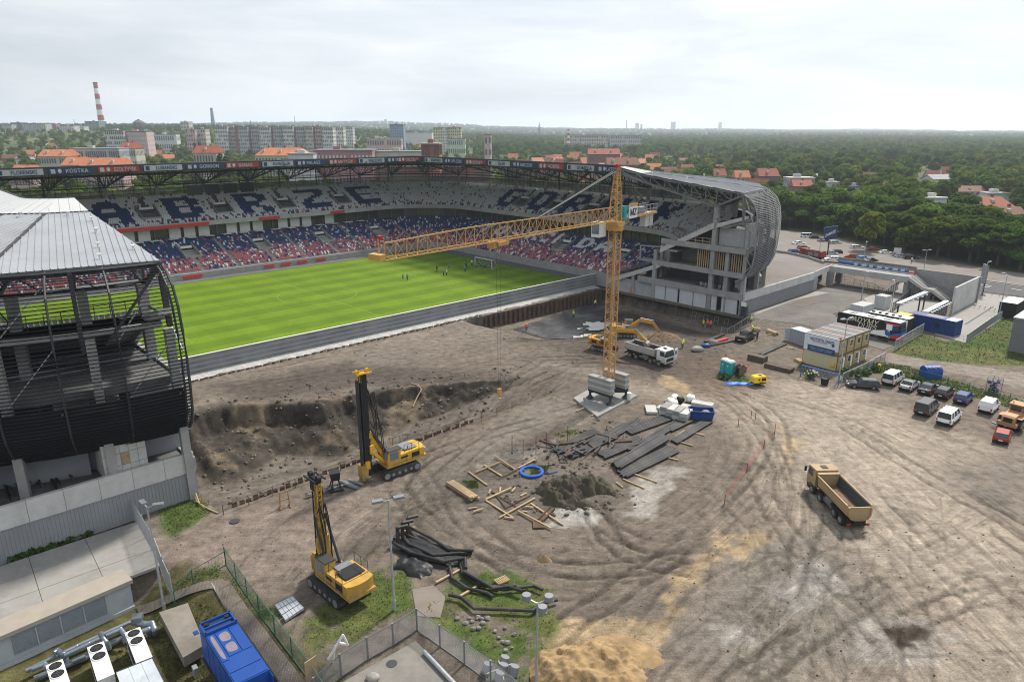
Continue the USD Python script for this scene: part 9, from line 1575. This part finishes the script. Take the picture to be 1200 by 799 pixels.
def apart(items):
 """items: (what, px, distance); returns a label for each that singles it out."""
 bk={}
 for i,(w,u,y)in enumerate(items):k=min(range(len(MARKS)),key=lambda q:abs(MARKS[q][0]-u));bk.setdefault((w,k,0 if y<330 else 1 if y<480 else 2 if y<640 else 3),[]).append(i)
 out={}
 for(w,k,d),ii in bk.items():
  for r,i in enumerate(sorted(ii,key=lambda i:items[i][1])):out[i]='%s %s %s, %s from left'%(w,('nearest us below','not far below','farther back under','far back under')[d],MARKS[k][1],ORD[min(r,15)])
 return[out[i]for i in range(len(items))]
# ---- planting
for(k,u,x,y,z,turn,sc),lb in zip(houses,apart([(('orange-roofed house','white red-roofed house','brick brown-roofed house','pale grey-roofed house','brick orange-roofed house')[h_[0]],h_[1],h_[3])for h_ in houses])):copy_of(HP[k],HL[k][0],lb,'house',(x,y,z),turn,HL[k][2],sc)
cand=[];KN=list(KINDS)
def plant(x,y,kinds,hmin,hmax,ind=True):
 k=kinds[int(b8.integers(len(kinds)))];h=b8.uniform(hmin,hmax);cand.append((x,y,k,h,b8.uniform(0,2*PI),ind))
DK=['dark_tree_a','dark_tree_b','dark_tree_c'];GK=['green_tree_a','green_tree_b','green_tree_c'];LK=['light_tree_a','light_tree_b']
edge=np.array([at(*p)[:2]for p in((880,262),(960,272.5),(1030,289),(1070,299.5),(1130,308.5),(1210,319.5),(1290,331),(1420,348))]);seglen=np.r_[0,np.cumsum(np.linalg.norm(np.diff(edge,axis=0),axis=1))];tn=np.diff(edge,axis=0);tn/=np.linalg.norm(tn,axis=1,keepdims=True)
for row in range(9):
 for s in np.arange(0,seglen[-1],8.0 if row<4 else 9.0):
  s2=s+b8.uniform(-2,2);i=min(max(np.searchsorted(seglen,s2)-1,0),len(tn)-1);p=edge[i]+tn[i]*(s2-seglen[i]);nn=np.array([-tn[i][1],tn[i][0]]);nn=nn if nn[1]>0 else-nn;q=p+nn*(4+row*6.8+b8.uniform(-2,2));plant(q[0],q[1],DK+DK+GK[:2]if row<5 else DK+GK+LK[:1],*((10.5,13.5)if row<2 else(12,15.5)),'belt')
q=at(1016,293);cand.append((q[0],q[1],'light_tree_a',13.2,.5,True));q=at(1056,297);cand.append((q[0],q[1]-1,'green_tree_a',9,.5,True));q=at(976,277);cand.append((q[0],q[1]+1,'dark_tree_b',8,.5,True))
CSN=lambda x,y:SN(np.array([x,y,0]))
def free(x,y):
 s,n=CSN(x,y);return not(-170<s<64 and-60<n<126)
for k in range(4200):  # town and gardens
 px=b8.uniform(-60,900);y=270+1500*b8.random()**1.5;x=deep(px,180,y)[0]
 if free(x,y):plant(x,y,GK+LK+GK+['poplar']*(1 if b8.random()<.3 else 0)+DK[:1],6.5,12.5)
for px,y,h,kd in((3,392,11,'light_tree_a'),(22,396,12,'light_tree_b'),(40,392,13,'green_tree_b'),(56,390,13,'light_tree_a'),(84,392,11,'green_tree_c'),(108,394,9,'light_tree_b'),(160,400,10,'green_tree_a'),(178,405,12,'light_tree_a'),(192,400,10,'green_tree_b'),(276,405,10,'light_tree_b'),(330,395,8,'green_tree_a'),(450,405,10,'light_tree_a'),(470,402,10,'green_tree_c'),(545,400,12,'light_tree_b'),(560,420,13,'green_tree_a'),(585,430,12,'light_tree_a'),(600,440,13,'green_tree_b'),(622,430,11,'light_tree_a'),(640,420,10,'green_tree_a'),(664,415,10,'light_tree_b'),(685,410,9,'green_tree_c'),(120,600,14,'green_tree_a'),(180,620,15,'light_tree_a'),(190,625,14,'green_tree_c'),(205,640,14,'green_tree_b'),(318,660,13,'green_tree_a'),(410,650,15,'light_tree_a'),(425,640,14,'light_tree_b'),(490,640,14,'green_tree_a'),(146,430,19,'poplar'),(150,440,14,'poplar'),(257,470,22,'poplar'),(263,474,20,'poplar'),(268,470,18,'poplar'),(282,480,20,'green_tree_a'),(292,485,19,'green_tree_b'),(300,480,15,'green_tree_c'),(365,520,19,'green_tree_a'),(378,525,17,'light_tree_a'),(388,530,15,'light_tree_b'),(32,400,14,'light_tree_a'),(48,405,16,'green_tree_a'),(62,400,14,'green_tree_b'),(72,398,12,'dark_tree_a'),(16,420,12,'green_tree_c'),(210,420,11,'light_tree_b'),(222,424,12,'green_tree_c'),(245,415,10,'green_tree_a'),(375,395,8,'light_tree_a'),(435,400,11,'light_tree_b'),(200,440,14,'light_tree_a'),(101,410,9,'light_tree_b'),(235,900,18,'poplar'),(230,905,16,'poplar')):cand.append((deep(px,180,y)[0],y,kd,h,px,'keep'))
for px in np.arange(120,560,5.5):y=b8.uniform(800,880);cand.append((deep(px+b8.uniform(-2,2),180,y)[0],y,str(b8.choice(GK+LK)),b8.uniform(6,9.5),px,'keep'))
for px in np.arange(5,240,7):y=b8.uniform(540,700);cand.append((deep(px+b8.uniform(-3,3),180,y)[0],y,str(b8.choice(GK+LK+DK[:1])),b8.uniform(6,10),px,'keep'))
for px in np.arange(600,860,6):y=b8.uniform(400,620);cand.append((deep(px+b8.uniform(-3,3),180,y)[0],y,str(b8.choice(GK+LK+DK[:1])),b8.uniform(6.5,10),px,'keep'))
for k in range(130):s,n=b8.uniform(-165,58),b8.uniform(130,165);p=W(s,n);plant(p[0],p[1],GK+LK,8,13)
for k in range(1300):  # gardens behind the belt, right
 px=b8.uniform(800,1290);y=b8.uniform(290,560);x=deep(px,230,y)[0]
 if free(x,y)and not(1064<px<1118 and 420<y<575):plant(x,y,GK+DK+LK[:1]+GK,8,14.5)
for k in range(9500):  # forest to the right and behind
 px=b8.uniform(560,1330);y=math.sqrt(b8.uniform(500**2,2600**2));x=deep(px,200,y)[0]
 if px<860 and y<1000:continue
 if 1064<px<1118 and y<575:continue
 plant(x,y,DK+GK+(LK[:1]if b8.random()<.5 else[]),11,17)
for k in range(4500):px=b8.uniform(-90,640);y=math.sqrt(b8.uniform(1500**2,3600**2));plant(deep(px,160,y)[0],y,DK+GK,10,15,False)
for k in range(9000):px=b8.uniform(-120,1350);y=math.sqrt(b8.uniform(2500**2,6500**2));plant(deep(px,160,y)[0],y,DK+GK[:1],13,20,False)
ca_=np.array([(c[0],c[1])for c in cand]);zc=far_height(ca_[:,0],ca_[:,1])-.3;keep=[]
for i,(x,y,k,h,a,ind)in enumerate(cand):
 z=zc[i];u,v1,d=proj(x,y,z+h);v0=proj(x,y,z)[1];w=.36*h*FPX/d;ok=True
 if d<10 or u<-80 or u>1280:continue
 for(l,r,t,bt2,yy_)in CLEAR:
  if y<yy_+4 and u+w*.8>l and u-w*.8<r and v1<bt2 and v0>t:
   if ind=='belt':h=min(h,max(7.0,h*(v0-t-(bt2-t)*.6)/(v0-v1)));cand[i]=(x,y,k,h,a,ind);v1=proj(x,y,z+h)[1];continue
   if ind!='keep':ok=False;break
 if ok:keep.append((v0-v1,i))
keep.sort(reverse=True);single=set();
TW={'dark':'dark broadleaf tree','green':'mid green tree','light':'yellow-green tree','poplar':'slim dark poplar','conifer':'dark conifer'}
TL={'dark':('broadleaf_tree','dense dark green broadleaf tree in the tree belt by the gravel car park','dark broadleaf trees'),'green':('broadleaf_tree','mid green round-crowned broadleaf tree among gardens and houses','mid green broadleaf trees'),'light':('broadleaf_tree','light yellow-green broadleaf tree standing out from its neighbours','light green broadleaf trees'),'poplar':('poplar_tree','tall slim dark poplar rising above the roofs','poplars of the town'),'conifer':('conifer_tree','dark conifer','conifers')}
rest={};nsing=0;singles=[]
for sz,i in keep:
 x,y,k,h,a,ind=cand[i];u,v,d=proj(x,y,zc[i]+h*.6)
 hidden=(u<700 and v>235)or u<-10 or u>1210 or(700<u<915 and v>215)
 if ind and nsing<285 and not hidden:
  nsing+=1;singles.append((i,k,u))
 elif not(hidden and u<660 and v>235):rest.setdefault((k,'near' if y<900 else 'far'),[]).append((x,y,zc[i],h/KINDS[k][1],a))
for(i,k,u),lb in zip(singles,apart([(TW[k.split('_')[0]],u,cand[i][1])for i,k,u in singles])):
 x,y,_,h,a,ind=cand[i];nm,_,gr_=TL[k.split('_')[0]];f_=h/KINDS[k][1];f_=(f_*1.4,f_*1.4,f_)if ind=='belt' else f_;copy_of(KINDS[k][0],nm,lb,'tree',(x,y,zc[i]),a,gr_,f_)
for(k,rg_),L_ in rest.items():
 L_=np.array(L_);nm={'near':'trees_of_the_town','far':'far_woodland'}[rg_];pi=UsdGeom.PointInstancer.Define(stage,numbered('/World/'+nm));pp=str(pi.GetPath())+'/crown'
 if rg_=='near':usdkit.mesh(stage,pp,crown(77,KINDS[k][1],4.9 if k[0]!='p' else 2.4,600,.95,'poplar' if k=='poplar' else 'broad'),M(KINDS[k][3]))
 else:usdkit.mesh(stage,pp,KINDS[k][2],M(KINDS[k][3]))
 pi.CreatePrototypesRel().SetTargets([Sdf.Path(pp)]);pi.CreatePositionsAttr(Vt.Vec3fArray.FromNumpy(L_[:,:3].astype(np.float32)));pi.CreateProtoIndicesAttr(Vt.IntArray.FromNumpy(np.zeros(len(L_),np.int32)));pi.CreateScalesAttr(Vt.Vec3fArray.FromNumpy(np.repeat(L_[:,3:4],3,1).astype(np.float32)))
 pi.CreateOrientationsAttr(Vt.QuathArray([Gf.Quath(float(math.cos(q/2)),0,0,float(math.sin(q/2)))for q in L_[:,4]]))
 tag(pi.GetPrim(),{'near':'smaller trees filling the gardens and streets of the town','far':'far woodland that merges into one green mass'}[rg_]+', '+k.replace('_',' ').rsplit(' ',1)[0]+' kind','trees',None,'stuff')
# ---------------------------------------------------------------- haze: one closed box of pale air round everything
HAZE=usdkit.material(stage,'/World/Looks/haze',{'v':('principled_volume',{'color':(.80,.90,1.0),'density':0.00011,'anisotropy':0.35})},[],volume='v.volume')
struct('haze',MB().lo((-9800,-9800,-12),(9800,9800,175)),HAZE,'pale summer haze over the whole scene',kind='stuff')
